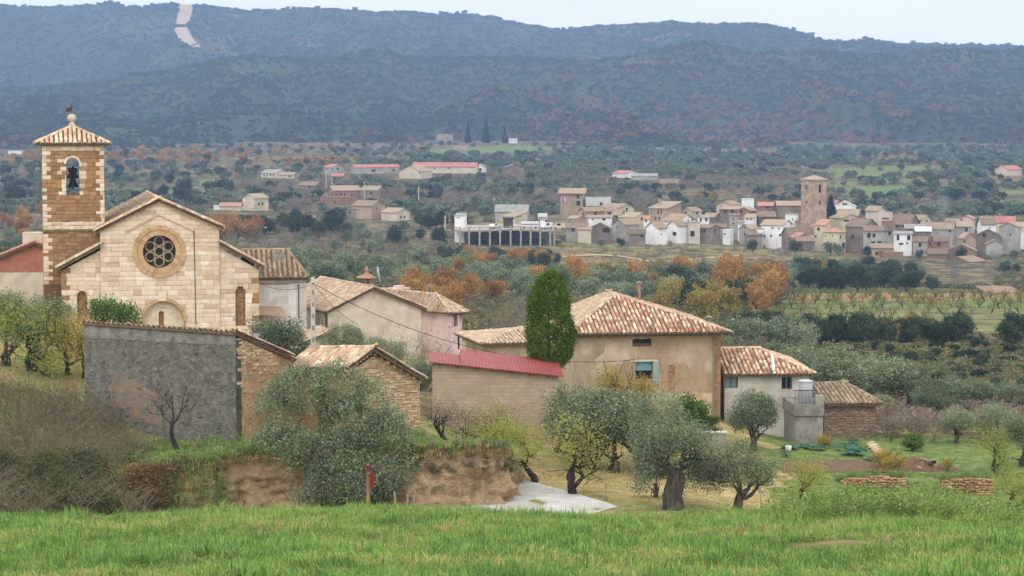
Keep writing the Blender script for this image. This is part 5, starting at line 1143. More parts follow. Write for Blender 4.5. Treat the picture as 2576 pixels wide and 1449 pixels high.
# front wall: patch of fallen render and stones
gp = lambda x, y, d=0.0: GW.px(*S(8, x, y), d)
obj('plaster_patch', MB().prism(rag([gp(720, 840), gp(900, 860), gp(880, 700), gp(760, 600), gp(640, 545), gp(600, 640)], 6, .3), -.015, .01).mesh('plaster_patch', 'patch_earth'), gw)
for i in range(150):
    x = rgx.uniform(gl + .2, -.2); z = rgx.uniform(-.4, gzl - .6); w_ = rgx.uniform(.12, .34); h_ = rgx.uniform(.06, .15)
    M = Matrix.Translation((x, -.0, z)) @ Matrix.Rotation(R(rgx.uniform(-12, 12)), 4, 'Y') @ Matrix.Diagonal((w_, rgx.uniform(.01, .045), h_, 1))
    obj('wall_stone', block_mesh('wall_grey'), gw, None, M)
obj('render_band', MB().prism([(gl + .02, gzl - .75), (-.02, gzr - .62), (-.02, gzr - .01), (gl + .02, gzl - .01)], -.02, .01).mesh('render_band', 'wall_band'), gw)
# roof falling away behind, tile coping on the front edge
c0 = Vector((gl, -.1, gzl + .03)); c1_ = Vector((.1, -.1, gzr + .03)); back = slope * sL
d0 = tile_roof(gw, [(gl, sL, gzl + back), (.12, sL, gzr + back), (.12, -.1, gzr + .05), (gl, -.1, gzl + .05)], .27, .45, 'tile', 96, cap=0)
mats = []; tot = (c1_ - c0).length; nco = 30; d = (c1_ - c0).normalized()
for i in range(nco):
    p = c0 + d * (tot * (i + .5) / nco); M = Matrix((d, Vector((0, 1, 0)), Vector((0, 0, 1)))).transposed().to_4x4(); M.translation = p + Vector((0, -.12, .02 + .03 * random.random()))
    mats.append(M @ Matrix.Rotation(R(-14 + random.uniform(-5, 5)), 4, 'X'))
put_tiles(gw, d0, 'coping_tile', mats, tile_template(.5, .115), 'tile_old')
ridge_row(gw, d0, (.16, 4.6, gzr + slope * 4.6 + .08), (.16, -.1, gzr + .08), 'tile', .42, .13, 'verge_tile', 97)
ridge_row(gw, d0, (-.06, 4.6, gzr + slope * 4.6 + .1), (-.06, -.1, gzr + .1), 'tile', .42, .13, 'verge_tile', 98)

# ---- stone shed with the gable
SHF = Frame(1056, 1084, 114, R(34)); shd = thing('stone_shed', SHF.o, SHF.yaw, 'small golden stone shed with sagging tile roof behind the big olive', 'shed')
s2_ = lambda x, y, d=0.0: SHF.px(*S(2, x, y), d)
sa = s2_(822, 552); sr = s2_(1075, 690)[1]; sx0 = 1.45 * sa[0]; slz = sa[1] - (sa[1] - sr) * .45
shw = obj('wall', MB().prism([(sx0, -1.5), (0, -1.5), (0, sr), sa, (sx0, slz)], 0, .45).box((-.45, .45, -1.5), (-.002, 6, sr)).box((sx0 + .002, .45, -1.5), (sx0 + .45, 6, slz - .05)).mesh('wall', 'shed_joint'), shd)
masonry(shw, 'wall_stone', [(sx0, -.6), (0, -.6), (0, sr), sa, (sx0, slz)], .135, .14, .42, 0, lambda x, z, l, rg: 'shed_stone', seed=101, cap=300, proud=(.008, .035), jit=.03, joint=.022)
ta = s2_(815, 512, -.3); tr_ = s2_(1108, 688, -.3); tlx = ta[0] - (tr_[0] - ta[0]) * .5; tlz = ta[1] - (ta[1] - tr_[1]) * .5; RD = 6.0; dz = -.55
s_l = [(tlx, RD, tlz + dz), (tlx, -.35, tlz), (ta[0], -.35, ta[1]), (ta[0], RD, ta[1] + dz)]
d0 = tile_roof(shd, s_l, .31, .48, 'tile', 102, cap=260); d1 = tile_roof(shd, [(tr_[0], -.35, tr_[1]), (tr_[0], RD, tr_[1] + dz), (ta[0], RD, ta[1] + dz), (ta[0], -.35, ta[1])], .31, .48, 'tile', 103, cap=260)
ridge_row(shd, d0, (ta[0], RD, ta[1] + dz), (ta[0], -.4, ta[1]), 'tile', .48, .16, 'ridge_tile', 104)
for X, Z in ((tlx, tlz), (tr_[0], tr_[1])):
    ridge_row(shd, d0, (X, -.36, Z + .02), (ta[0], -.36, ta[1] + .02), 'tile_tan', .45, .14, 'verge_tile', 105)
    for i in range(8):
        t = (i + .5) / 8; xx = X + (ta[0] - X) * t; zz = Z + (ta[1] - Z) * t; obj('corbel_brick', MB().box((xx - .07, -.2, zz - .3), (xx + .07, .0, zz - .16)).mesh('corbel_brick', 'shed_stone'), shd)
# ---- brick house at the left edge, low roofs behind the cypress
BK = Frame(60, 760, 166, R(4)); bk_ = thing('house', BK.o, BK.yaw, 'red brick gable house at the left edge, left of the bell tower', 'house')
k1 = lambda x, y, d=0.0: BK.px(*S(1, x, y), d)
ka = k1(200, 893); kl = k1(-120, 1010); kr = k1(245, 912); kz = k1(100, 1050)[1]
obj('brick_wall', MB().prism([(kl[0], kz), (kr[0] + 4, kz), (kr[0] + 4, kr[1] - 1.1), ka, (kl[0], kl[1])], 0, .4).mesh('brick_wall', 'brick_red'), bk_); obj('plinth', MB().box((kl[0], .03, -2), (kr[0] + 4, .4, kz)).mesh('plinth', 'plaster_pale'), bk_)
pm('brick_roof', ['#a5715c', '#b98a74', '#c49c86'], scale=3, bump=.3, rand=['#a8705a', '#c09078', '#b37f68'], rmix=.5)
d0 = tile_roof(bk_, [(kl[0] - .2, 8, kl[1] - .1), (kl[0] - .2, -.3, kl[1] - .1), (ka[0], -.3, ka[1] + .15), (ka[0], 8, ka[1] + .15)], .27, .44, 'brick_roof', 106, cap=120)
tile_roof(bk_, [(kr[0] + 4.3, -.3, kr[1] - 1.15), (kr[0] + 4.3, 8, kr[1] - 1.15), (ka[0], 8, ka[1] + .15), (ka[0], -.3, ka[1] + .15)], .27, .44, 'brick_roof', 107, cap=0)
ridge_row(bk_, d0, (kl[0] - .2, -.3, kl[1] - .04), (ka[0], -.3, ka[1] + .2), 'brick_roof', .45, .15, 'verge_tile', 108)
cq = k1(195, 865, 5); obj('chimney', MB().box((cq[0] - .75, 4, cq[1] - 2), (cq[0] + 1.2, 5, cq[1] + .55)).mesh('chimney', 'plaster_pale'), bk_)
LR = Frame(1213, 900, 152, R(14)); lr = thing('farmhouse', LR.o, LR.yaw, 'low farmhouse with broad tan tile roof left of the cypress', 'house')
l3 = lambda x, y, d=0.0: LR.px(*S(3, x, y), d)
le = l3(130, 488); lw = l3(520, 500)[0]; lrd = l3(350, 400, 4)
obj('wall', MB().box((le[0] + .4, 0, -3), (lw, 6, le[1] - .1)).mesh('wall', 'plaster_tan'), lr)
d0 = tile_roof(lr, [(le[0], -.4, le[1]), (lw, -.4, le[1]), (lw, 4, lrd[1]), (lrd[0], 4, lrd[1])], .28, .45, 'tile_tan', 109, cap=300)
tile_roof(lr, [(le[0], 8, le[1]), (le[0], -.4, le[1]), (lrd[0], 4, lrd[1])], .28, .45, 'tile_tan', 110, cap=0)
ridge_row(lr, d0, (le[0], -.4, le[1]), (lrd[0], 4, lrd[1]), 'tile_tan', .45, .14, 'hip_tile', 111); ridge_row(lr, d0, (lrd[0], 4, lrd[1]), (lw, 4, lrd[1]), 'tile_tan', .45, .14, 'hip_tile', 112)
# ================================================================ THE VILLAGE ACROSS THE VALLEY AND THE FARMS
for nm, c in (('v_white', ['#d2d0cc', '#e4e2de', '#eae8e4']), ('v_grey', ['#8f8a82', '#a39e95', '#b0aba2']), ('v_cream', ['#b5a890', '#c8bba2', '#d2c8b2']), ('v_tan', ['#97836a', '#a8937a', '#b5a188']),
              ('v_brown', ['#665c4c', '#766a5a', '#867a68']), ('v_brick', ['#80604c', '#91705a', '#9c7e68']), ('v_pink', ['#b8a89c', '#c6b6aa', '#d0c2b6']), ('v_stone', ['#716353', '#86786a', '#988a7a'])):
    pm(nm, c, scale=.35, bump=0, stain=c[0], sscale=.25)
pm('r_tan', ['#7d6a56', '#93806a', '#a5927a'], scale=.6, bump=.5, bscale=2.5, rand=['#7c6a56', '#94826a', '#a8957c', '#8a7460'], rmix=.55)
pm('r_brown', ['#63503f', '#786352', '#8a7666'], scale=.6, bump=.5, bscale=2.5, rand=['#685644', '#7c6a58', '#8a7868'], rmix=.55)
pm('r_red', ['#a0625a', '#ae7268', '#b88076'], scale=.4, bump=0); pm('r_orange', ['#9c6e58', '#aa7e68', '#b48c76'], scale=.6, bump=.4, bscale=2.5)
pm('r_grey', ['#7c7a74', '#908e86', '#9c9a92'], scale=.4, bump=0); pm('r_white', ['#c4c8cc', '#d4d8da'], scale=.4, bump=0)
HB = []      # sheet boxes of the buildings, so that planting keeps clear of them
def house(k, x0, xc, x1, yb, ye, yr, Y, th, roof, wm, rm, label, wins=None, name='house', cat_='house', dd=8.0, nw=3, group='village houses across the valley', over=.35, chim=0):
    """near corner at xc; left face runs to x0, right face to x1 (turned by th); roof L = ridge along the left face, R = along the right face, S = single slope, H = hip, F = flat"""
    u0, vb = S(k, x0, yb); uc, ve = S(k, xc, ye); u1, vr = S(k, x1, yr); t = R(th)
    if group.startswith('farm'): Y = ground_at((u0 + u1) / 2, vb, 760).y
    s = F / Y; HB.append((u0 - 3, max(uc, u1) + 3, min(vr, ve) - 2, vb, Y))
    w = max(1.5, (uc - u0) / s / math.cos(t)); d = (u1 - uc) / s / math.sin(t) if (u1 > uc + .5 and th > 2) else dd
    C = P(uc, vb, Y); z_e = zof(ve, Y) - C.z
    o = thing(name, C, -t, label, cat_, group)       # local: front face along -x, depth along +y
    rg = random.Random(int(x0 * 7 + yb))
    cx, cy = -w / 2, d / 2
    def Yw(x, y): return C.y + math.sin(-t) * x + math.cos(-t) * y
    base = -4.0; b = MB()
    if roof == 'L': zr = zof(vr, Yw(cx, cy)) - C.z
    elif roof == 'R': zr = zof(vr, Yw(cx, 0)) - C.z
    elif roof == 'S': zr = zof(vr, Yw(cx, d)) - C.z
    else: zr = zof(vr, Yw(cx, cy)) - C.z
    zr = min(max(zr, z_e + .35), z_e + 4.5)
    if roof == 'F': zr = z_e
    pts = {'L': [(0, z_e), (d / 2, zr), (d, z_e)], 'S': [(0, z_e), (d, zr)]}
    if roof in 'LS':
        prof = [(0, base), (d, base)] + pts[roof][::-1]; n = len(prof)
        b.poly([(0, y, z) for y, z in prof] + [(-w, y, z) for y, z in prof], [tuple(range(n)), tuple(range(2 * n - 1, n - 1, -1))] + [(i, (i + 1) % n, n + (i + 1) % n, n + i) for i in range(n)])
    elif roof == 'R': b.prism([(-w, base), (0, base), (0, z_e), (-w / 2, zr), (-w, z_e)], 0, d)
    else: b.box((-w, 0, base), (0, d, z_e))
    wl_ = obj('wall', b.mesh('wall', wm), o)
    r = MB(); e = over; th_ = .18
    def slab(p): 
        q = [Vector(a) for a in p]; n = len(q); r.poly(q + [a + Vector((0, 0, th_)) for a in q], [tuple(range(n - 1, -1, -1)), tuple(range(n, 2 * n))] + [(i, (i + 1) % n, n + (i + 1) % n, n + i) for i in range(n)])
    g = .03
    if roof == 'L':
        m = (zr - z_e) / (d / 2); ze = z_e - m * e + g
        slab([(-w - e, -e, ze), (e, -e, ze), (e, d / 2, zr + g), (-w - e, d / 2, zr + g)]); slab([(-w - e, d / 2, zr + g), (e, d / 2, zr + g), (e, d + e, ze), (-w - e, d + e, ze)])
    elif roof == 'R':
        m = (zr - z_e) / (w / 2); ze = z_e - m * e + g
        slab([(-w - e, -e, ze), (-w / 2, -e, zr + g), (-w / 2, d + e, zr + g), (-w - e, d + e, ze)]); slab([(-w / 2, -e, zr + g), (e, -e, ze), (e, d + e, ze), (-w / 2, d + e, zr + g)])
    elif roof == 'S':
        m = (zr - z_e) / d; slab([(-w - e, -e, z_e - m * e + g), (e, -e, z_e - m * e + g), (e, d + e, zr + m * e + g), (-w - e, d + e, zr + m * e + g)])
    elif roof == 'H':
        q = min(w, d) / 2; a = (-w - e, -e, z_e + g); bb = (e, -e, z_e + g); c_ = (e, d + e, z_e + g); dd_ = (-w - e, d + e, z_e + g)
        if w >= d: p1 = (-w + q, d / 2, zr); p2_ = (-q, d / 2, zr)
        else: p1 = (-w / 2, q, zr); p2_ = (-w / 2, d - q, zr)
        if w >= d: slab([a, bb, p2_, p1]); slab([bb, c_, p2_]); slab([c_, dd_, p1, p2_]); slab([dd_, a, p1])
        else: slab([a, bb, p1]); slab([bb, c_, p2_, p1]); slab([c_, dd_, p2_]); slab([dd_, a, p1, p2_])
    else: r.box((-w - .1, -.1, z_e + .003), (.1, d + .1, z_e + .25))
    rf = obj('roof', r.mesh('roof', rm), o)
    for i in range(chim):
        x = -w * rg.uniform(.2, .8); obj('chimney', MB().box((x - .35, d * .45, z_e), (x + .35, d * .45 + .6, zr + 1.0)).box((x - .42, d * .45 - .06, zr + 1.0), (x + .42, d * .45 + .66, zr + 1.12)).mesh('chimney', 'v_tan'), rf)
    if wins is None:
        wins = []
        for i in range(nw):
            fx = (i + .5 + rg.uniform(-.2, .2)) / nw; wins.append((x0 + (xc - x0) * fx, ye + (yb - ye) * (.32 if z_e < 4.5 else rg.choice((.25, .62))), 0, 0))
        if u1 > uc + 8: wins.append((xc + (x1 - xc) * .5, ye + (yb - ye) * .3, 0, 0))
    for (wx, wy, pw_, ph) in wins:
        uu, vv = S(k, wx, wy); st = SHEET[k][2]
        ww_ = (pw_ * st / s) or rg.uniform(.8, 1.0); hh = (ph * st / s) or rg.uniform(1.0, 1.3); f = MB()
        if uu <= uc:
            X = -w * (uc - uu) / max(1e-6, uc - u0); Z = zof(vv, Yw(X, 0)) - C.z
            f.box((X - ww_ / 2 - .08, -.06, Z - hh / 2 - .08), (X - ww_ / 2, .0, Z + hh / 2 + .08)).box((X + ww_ / 2, -.06, Z - hh / 2 - .08), (X + ww_ / 2 + .08, .0, Z + hh / 2 + .08)).box((X - ww_ / 2, -.06, Z + hh / 2), (X + ww_ / 2, .0, Z + hh / 2 + .08)).box((X - ww_ / 2, -.1, Z - hh / 2 - .08), (X + ww_ / 2, .0, Z - hh / 2))
            pn = MB().box((X - ww_ / 2, -.02, Z - hh / 2), (X + ww_ / 2, .001, Z + hh / 2))
        else:
            Yl = d * (uu - uc) / max(1e-6, u1 - uc); Z = zof(vv, Yw(0, Yl)) - C.z; ww_ = ww_ if not pw_ else ww_ / max(.35, math.sin(t)); hw2 = min(ww_, d * .8) / 2
            f.box((0, Yl - hw2 - .08, Z - hh / 2 - .08), (.06, Yl - hw2, Z + hh / 2 + .08)).box((0, Yl + hw2, Z - hh / 2 - .08), (.06, Yl + hw2 + .08, Z + hh / 2 + .08)).box((0, Yl - hw2, Z + hh / 2), (.06, Yl + hw2, Z + hh / 2 + .08)).box((0, Yl - hw2, Z - hh / 2 - .08), (.1, Yl + hw2, Z - hh / 2))
            pn = MB().box((-.001, Yl - hw2, Z - hh / 2), (.02, Yl + hw2, Z + hh / 2))
        wf = obj('window', f.mesh('window', wm), o); obj('pane', pn.mesh('pane', 'pane_dark'), wf)
    return o
HV = house
# --- back rows first (sheet 7)
HV(7, 555, 772, 772, 500, 398, 362, 790, 0, 'L', 'v_stone', 'r_tan', 'dark stone church nave left of the square village tower', [], nw=0)
HV(7, 62, 182, 270, 440, 398, 362, 800, 30, 'R', 'v_cream', 'r_tan', 'cream house with dark upper windows at the back left of the village', [(100, 408, 14, 18), (195, 392, 16, 14), (225, 392, 16, 14)])
HV(7, 262, 357, 370, 400, 347, 345, 815, 10, 'F', 'v_white', 'r_white', 'white flat-roofed roof room at the back left of the village', [])
HV(7, 400, 520, 530, 460, 400, 376, 795, 10, 'S', 'v_brick', 'r_orange', 'red brick house with one wide dark opening at the back', [(472, 408, 34, 22)])
HV(7, 85, 235, 345, 470, 430, 405, 785, 30, 'L', 'v_brown', 'r_tan', 'brown house under a broad tan roof, left part of the village', nw=2)
HV(7, 230, 330, 390, 470, 440, 415, 780, 30, 'R', 'v_brick', 'r_tan', 'small brick house between tan roofs on the left of the village', nw=1)
HV(7, 1015, 1195, 1205, 440, 405, 360, 830, 15, 'R', 'v_white', 'r_white', 'white modern house with bright white gable right of the tower', [(1110, 385, 40, 14)])
HV(7, 1000, 1020, 1090, 440, 395, 356, 845, 60, 'L', 'v_brick', 'r_red', 'low house with a red roof right behind the tower', [], nw=0)
HV(7, 1030, 1215, 1265, 520, 480, 428, 800, 20, 'L', 'v_brown', 'r_tan', 'brown house with wide tan roof behind the cream gable', nw=1)
HV(7, 1288, 1382, 1455, 540, 440, 402, 790, 40, 'L', 'v_pink', 'r_tan', 'tall pink house with tan roof in the middle of the village', [(1440, 480, 20, 8)], chim=0)
HV(7, 1382, 1500, 1502, 540, 456, 452, 785, 4, 'F', 'v_pink', 'v_pink', 'pink lower wing with a roof terrace beside the tall pink house', [(1440, 502, 60, 10)])
HV(7, 1500, 1640, 1740, 580, 552, 470, 775, 35, 'L', 'v_stone', 'r_brown', 'grey stone house under a large brown roof right of the pink one', nw=2)
HV(7, 1640, 1740, 1835, 560, 515, 475, 800, 40, 'L', 'v_cream', 'r_tan', 'cream house with long tan roof at the back right', nw=2)
HV(7, 1940, 2030, 2090, 560, 530, 505, 800, 35, 'L', 'v_grey', 'r_tan', 'grey house with low tan roof at the back right', nw=2)
HV(7, 2060, 2150, 2195, 540, 505, 480, 815, 25, 'R', 'v_pink', 'r_orange', 'small pinkish house with orange roof at the back right', [(2170, 520, 12, 10)])
HV(7, 2230, 2345, 2345, 615, 552, 498, 790, 0, 'L', 'v_white', 'r_brown', 'white house with plain wall at the right of the village', [(2295, 580, 10, 14)])
HV(7, 2345, 2500, 2515, 590, 532, 488, 800, 12, 'L', 'v_cream', 'r_red', 'cream house with a wide red tile roof at the right', [(2362, 540, 16, 10)], chim=1)
HV(7, 2240, 2330, 2330, 520, 505, 492, 830, 0, 'L', 'v_white', 'r_tan', 'low white house far back at the right', [], nw=0)
HV(7, 1760, 1990, 2040, 640, 590, 538, 760, 20, 'L', 'v_grey', 'r_tan', 'long grey house with tan roof and pale balcony, right half of the village', [(1970, 600, 20, 26), (2000, 600, 12, 20)])
HV(7, 2030, 2145, 2165, 640, 570, 530, 765, 12, 'S', 'v_grey', 'r_tan', 'grey house with a white corner under a tan lean roof', nw=1)
HV(7, 1605, 1760, 1765, 640, 585, 558, 750, 6, 'S', 'v_brown', 'r_grey', 'brown shed under a pale sheet metal roof', [], nw=0, name='shed', cat_='shed')
HV(7, 1690, 1812, 1815, 660, 606, 580, 745, 4, 'S', 'v_brown', 'r_white', 'low shed under a whitish sheet roof', [], nw=0, name='shed', cat_='shed')
HV(7, 2380, 2530, 2576, 715, 575, 540, 748, 20, 'R', 'v_grey', 'r_tan', 'tall grey house with brick base at the far right', [(2465, 635, 12, 12)])
HV(7, 2530, 2640, 2640, 660, 575, 535, 760, 0, 'L', 'v_white', 'r_tan', 'white house cut by the right edge of the village', [(2560, 600, 10, 14)], )
HV(7, 2195, 2370, 2395, 720, 640, 597, 745, 12, 'R', 'v_brown', 'r_brown', 'dark open-fronted barn at the right of the village', [(2255, 640, 28, 30)], name='barn', cat_='barn')
HV(7, 2270, 2400, 2415, 745, 715, 680, 735, 8, 'R', 'v_grey', 'r_tan', 'low pale shed in front of the dark barn', [], nw=0, name='shed', cat_='shed')
HV(7, 2045, 2075, 2190, 755, 665, 622, 735, 62, 'L', 'v_tan', 'r_tan', 'tan gable house with pale side wall, right part', [(2090, 690, 14, 24)])
# --- middle and front rows (sheet 7)
HV(7, 0, 135, 140, 650, 575, 548, 748, 4, 'L', 'v_grey', 'r_brown', 'grey stone house at the left end of the front row', [(30, 600, 12, 12)])
HV(7, 110, 165, 200, 660, 600, 575, 740, 30, 'F', 'v_white', 'v_white', 'tiny white house with a balcony, left of the big white one', [(125, 630, 20, 10)])
HV(7, 160, 235, 250, 600, 480, 468, 770, 15, 'S', 'v_grey', 'r_brown', 'narrow tall grey house on the left of the village', [(195, 505, 12, 12), (195, 545, 12, 10)])
HV(7, 282, 360, 390, 590, 500, 472, 765, 25, 'S', 'v_white', 'r_tan', 'white house above the pale gable, left of centre', [(310, 510, 12, 14), (340, 510, 12, 14)])
HV(7, 232, 282, 284, 590, 535, 528, 758, 4, 'S', 'v_white', 'r_tan', 'little white cube house with two windows', [(250, 552, 8, 10), (266, 552, 8, 10)])
HV(7, 250, 330, 410, 650, 590, 552, 748, 42, 'R', 'v_grey', 'r_tan', 'pale grey gable house below the white ones', [(290, 575, 10, 12), (290, 630, 14, 18)])
HV(7, 400, 540, 540, 520, 490, 448, 785, 0, 'L', 'v_brown', 'r_brown', 'brown roofed house left of the tower', nw=1)
HV(7, 430, 600, 697, 738, 560, 515, 740, 28, 'L', 'v_white', 'r_tan', 'big three-storey white house in the front row', [(458, 648, 14, 22), (520, 580, 14, 14), (567, 582, 8, 20), (507, 645, 14, 20), (575, 640, 16, 20), (655, 590, 26, 18)])
HV(7, 396, 436, 436, 680, 592, 588, 739, 0, 'F', 'v_white', 'r_tan', 'narrow white wing on the left of the big white house', [(405, 635, 8, 14)])
HV(7, 310, 430, 430, 700, 640, 605, 736, 0, 'S', 'v_stone', 'r_brown', 'low stone outhouse in front of the pale gable', [], nw=0)
HV(7, 622, 705, 738, 560, 470, 462, 775, 22, 'F', 'v_white', 'r_tan', 'bright white house below the tower, two dark windows', [(680, 510, 10, 16), (720, 512, 10, 18)])
HV(7, 697, 780, 785, 590, 530, 525, 765, 5, 'F', 'v_tan', 'r_tan', 'tan walled house at the foot of the tower', [], nw=0)
HV(7, 600, 650, 860, 780, 640, 580, 736, 65, 'R', 'v_stone', 'r_brown', 'stone house with gable and brown roof below the tower', [(625, 700, 10, 14)])
HV(7, 672, 715, 832, 770, 660, 622, 731, 70, 'L', 'v_tan', 'r_orange', 'small tan house with an orange roof in the front row', [(690, 685, 10, 12)])
HV(7, 718, 860, 860, 780, 690, 645, 728, 0, 'L', 'v_brown', 'r_brown', 'low dark shed in front of the orange roof', [(750, 720, 24, 20)], name='shed', cat_='shed')
HV(7, 862, 942, 1005, 780, 560, 515, 738, 35, 'S', 'v_cream', 'r_orange', 'tall narrow cream house with orange roof right of the tower', [(875, 650, 12, 20), (895, 590, 0, 0)])
HV(7, 1000, 1088, 1235, 590, 502, 468, 765, 55, 'L', 'v_cream', 'r_tan', 'pale gable house with a long white window', [(1120, 520, 50, 16)])
HV(7, 942, 1058, 1128, 795, 620, 582, 733, 32, 'H', 'v_cream', 'r_orange', 'cream corner house with orange shutters in the front row', [(970, 712, 12, 24), (995, 712, 12, 24), (970, 768, 14, 18), (1000, 768, 14, 18), (1072, 655, 16, 26), (1105, 725, 30, 50), (955, 645, 10, 14), (1010, 645, 10, 14)])
HV(7, 1128, 1262, 1400, 805, 572, 505, 738, 40, 'L', 'v_stone', 'r_brown', 'dark stone house with wide brown roof, front row', [(1180, 650, 0, 0)], )
HV(7, 1262, 1420, 1425, 800, 598, 565, 731, 5, 'L', 'v_grey', 'r_brown', 'grey house with white balcony and three dark openings', [(1305, 640, 28, 40), (1345, 640, 24, 30), (1340, 705, 34, 28), (1392, 700, 34, 24)])
HV(7, 1420, 1510, 1515, 720, 590, 525, 738, 5, 'L', 'v_grey', 'r_brown', 'plain grey walled house beside the balcony houses', nw=1)
HV(7, 1512, 1655, 1672, 790, 632, 612, 728, 10, 'S', 'v_white', 'r_grey', 'white house with grey canopy and two brown doors', [(1545, 660, 22, 44), (1630, 660, 26, 40), (1570, 710, 34, 16), (1618, 705, 14, 16)])
HV(7, 1330, 1500, 1505, 800, 745, 715, 722, 4, 'S', 'v_tan', 'r_tan', 'low tan shed with single tan roof under the balcony houses', [(1370, 790, 0, 0)], name='shed', cat_='shed')
HV(7, 1425, 1585, 1590, 830, 785, 762, 716, 4, 'F', 'v_brick', 'v_brick', 'roofless brick ruin below the balcony houses', [], nw=0, name='ruin', cat_='ruin')
HV(7, 1670, 1780, 1800, 780, 690, 655, 726, 15, 'L', 'v_grey', 'r_brown', 'grey plastered cottage with brick chimney wall', nw=1)
HV(7, 1790, 1840, 1845, 730, 655, 640, 735, 5, 'F', 'v_brick', 'v_brick', 'narrow red brick house between two cottages', [(1805, 705, 10, 30)])
HV(7, 1842, 1960, 1968, 760, 690, 658, 728, 5, 'L', 'v_brick', 'r_brown', 'brick cottage with low brown roof', nw=1)
HV(7, 1790, 1945, 1952, 880, 790, 752, 715, 5, 'L', 'v_brick', 'r_brown', 'brick barn below the cottages, left of the gabled sheds', [(1830, 850, 0, 0), (1880, 850, 0, 0)], name='barn', cat_='barn')
HV(7, 1950, 2180, 2205, 860, 768, 715, 715, 15, 'R', 'v_brick', 'r_tan', 'upper brick shed with a plain gable end', [], nw=0, name='barn', cat_='barn')
HV(7, 1960, 2130, 2285, 985, 862, 818, 700, 45, 'R', 'v_brick', 'r_tan', 'lower brick shed standing alone below the village', [], nw=0, name='barn', cat_='barn')
# --- left half of the village (sheet 6)
HV(6, 1188, 1392, 1408, 440, 325, 290, 800, 8, 'S', 'v_tan', 'r_tan', 'tan museum block with overhanging flat roof and purple banner', [(1348, 358, 26, 30), (1350, 415, 34, 40)], over=.9)
HV(6, 1400, 1540, 1560, 440, 385, 366, 800, 12, 'F', 'v_brown', 'r_brown', 'low brown wing on the right of the museum block', [], nw=0)
HV(6, 1430, 1640, 1640, 470, 440, 365, 790, 0, 'S', 'v_grey', 'r_grey', 'grey lean-roofed house below the museum block', [(1555, 420, 24, 20)])
HV(6, 1565, 1720, 1860, 500, 460, 420, 775, 40, 'L', 'v_cream', 'r_tan', 'cream house with long light tan roof', nw=2)
HV(6, 1600, 1700, 1720, 520, 490, 455, 765, 10, 'L', 'v_grey', 'r_tan', 'small grey house between tan roofs', nw=1)
HV(6, 1360, 1420, 1590, 550, 490, 455, 765, 68, 'R', 'v_tan', 'r_tan', 'tan house with plain side wall behind the white barn', nw=1)
HV(6, 1258, 1330, 1420, 640, 556, 530, 735, 45, 'L', 'v_tan', 'r_tan', 'tan house with three windows at the left end of the row', [(1275, 590, 10, 24), (1295, 590, 10, 24), (1315, 590, 10, 24)], chim=0)
HV(6, 1438, 1652, 1655, 645, 545, 530, 745, 4, 'S', 'v_white', 'r_tan', 'white barn with a straight roof edge and two small windows', [(1480, 560, 12, 12), (1582, 560, 26, 20)])
HV(6, 1450, 1640, 1655, 690, 640, 594, 730, 8, 'R', 'v_brown', 'r_tan', 'open wooden porch with tan gable in front of the white barn', [(1600, 660, 60, 40)], name='shed', cat_='shed')
HV(6, 1345, 1465, 1470, 745, 655, 645, 722, 4, 'S', 'v_cream', 'r_tan', 'cream walled yard building at the foot of the white barn', [], nw=0)
HV(6, 1240, 1430, 1440, 690, 640, 600, 728, 6, 'S', 'v_grey', 'r_brown', 'grey terrace house with low brown roof beside the viaduct', nw=2)
HV(6, 1660, 1730, 1780, 560, 520, 480, 760, 35, 'L', 'v_brown', 'r_tan', 'brown house with blue door and tan roof', nw=1)
HV(6, 1720, 1860, 1990, 580, 545, 500, 755, 40, 'L', 'v_cream', 'r_tan', 'cream house with broad tan roof in the second row', nw=2)
HV(6, 1665, 1770, 1905, 740, 610, 560, 735, 52, 'R', 'v_grey', 'r_tan', 'blue-grey gable house with a tan roof', [(1705, 625, 12, 18), (1790, 680, 12, 14)])
HV(6, 1940, 1995, 2000, 600, 555, 530, 748, 5, 'L', 'v_white', 'r_orange', 'small white house with an orange awning roof', [(1962, 575, 16, 20)])
HV(6, 1805, 1948, 1956, 775, 690, 655, 722, 6, 'L', 'v_stone', 'r_brown', 'low grey stone house between the grey and the white gables', [(1925, 700, 0, 0)])
HV(6, 1995, 2150, 2290, 590, 465, 405, 765, 42, 'S', 'v_tan', 'r_tan', 'tall tan house with balcony, highest of the left half', [(2075, 495, 14, 40), (2100, 495, 14, 40), (2052, 552, 14, 26), (2085, 552, 14, 26), (2015, 495, 8, 24)], chim=1)
HV(6, 2285, 2380, 2470, 540, 490, 455, 770, 45, 'R', 'v_cream', 'r_tan', 'cream gable house right of the tall tan house', nw=1)
HV(6, 2110, 2240, 2430, 640, 580, 515, 745, 50, 'L', 'v_white', 'r_tan', 'long white house with tan roofs stepping down', [(2345, 572, 12, 18), (2388, 566, 16, 26)])
HV(6, 2430, 2475, 2535, 600, 545, 525, 748, 50, 'R', 'v_white', 'r_tan', 'little white gable house with a tan roof', nw=1)
HV(6, 2490, 2576, 2640, 600, 540, 505, 755, 30, 'L', 'v_brown', 'r_tan', 'brown house with sloping tan roof near the middle of the village', nw=1)
HV(6, 2158, 2245, 2335, 705, 620, 575, 733, 45, 'R', 'v_white', 'r_tan', 'white house with a blue garage door', [(2220, 690, 44, 34), (2280, 625, 10, 14)])
HV(6, 1962, 2062, 2155, 762, 640, 590, 726, 45, 'R', 'v_white', 'r_tan', 'tall white gable house at the edge of the slope', [(2092, 640, 22, 26), (2100, 695, 10, 14)])
HV(6, 2320, 2350, 2450, 718, 595, 590, 735, 66, 'F', 'v_pink', 'r_tan', 'pinkish unfinished house with a blue-grey door', [(2380, 690, 40, 50)])
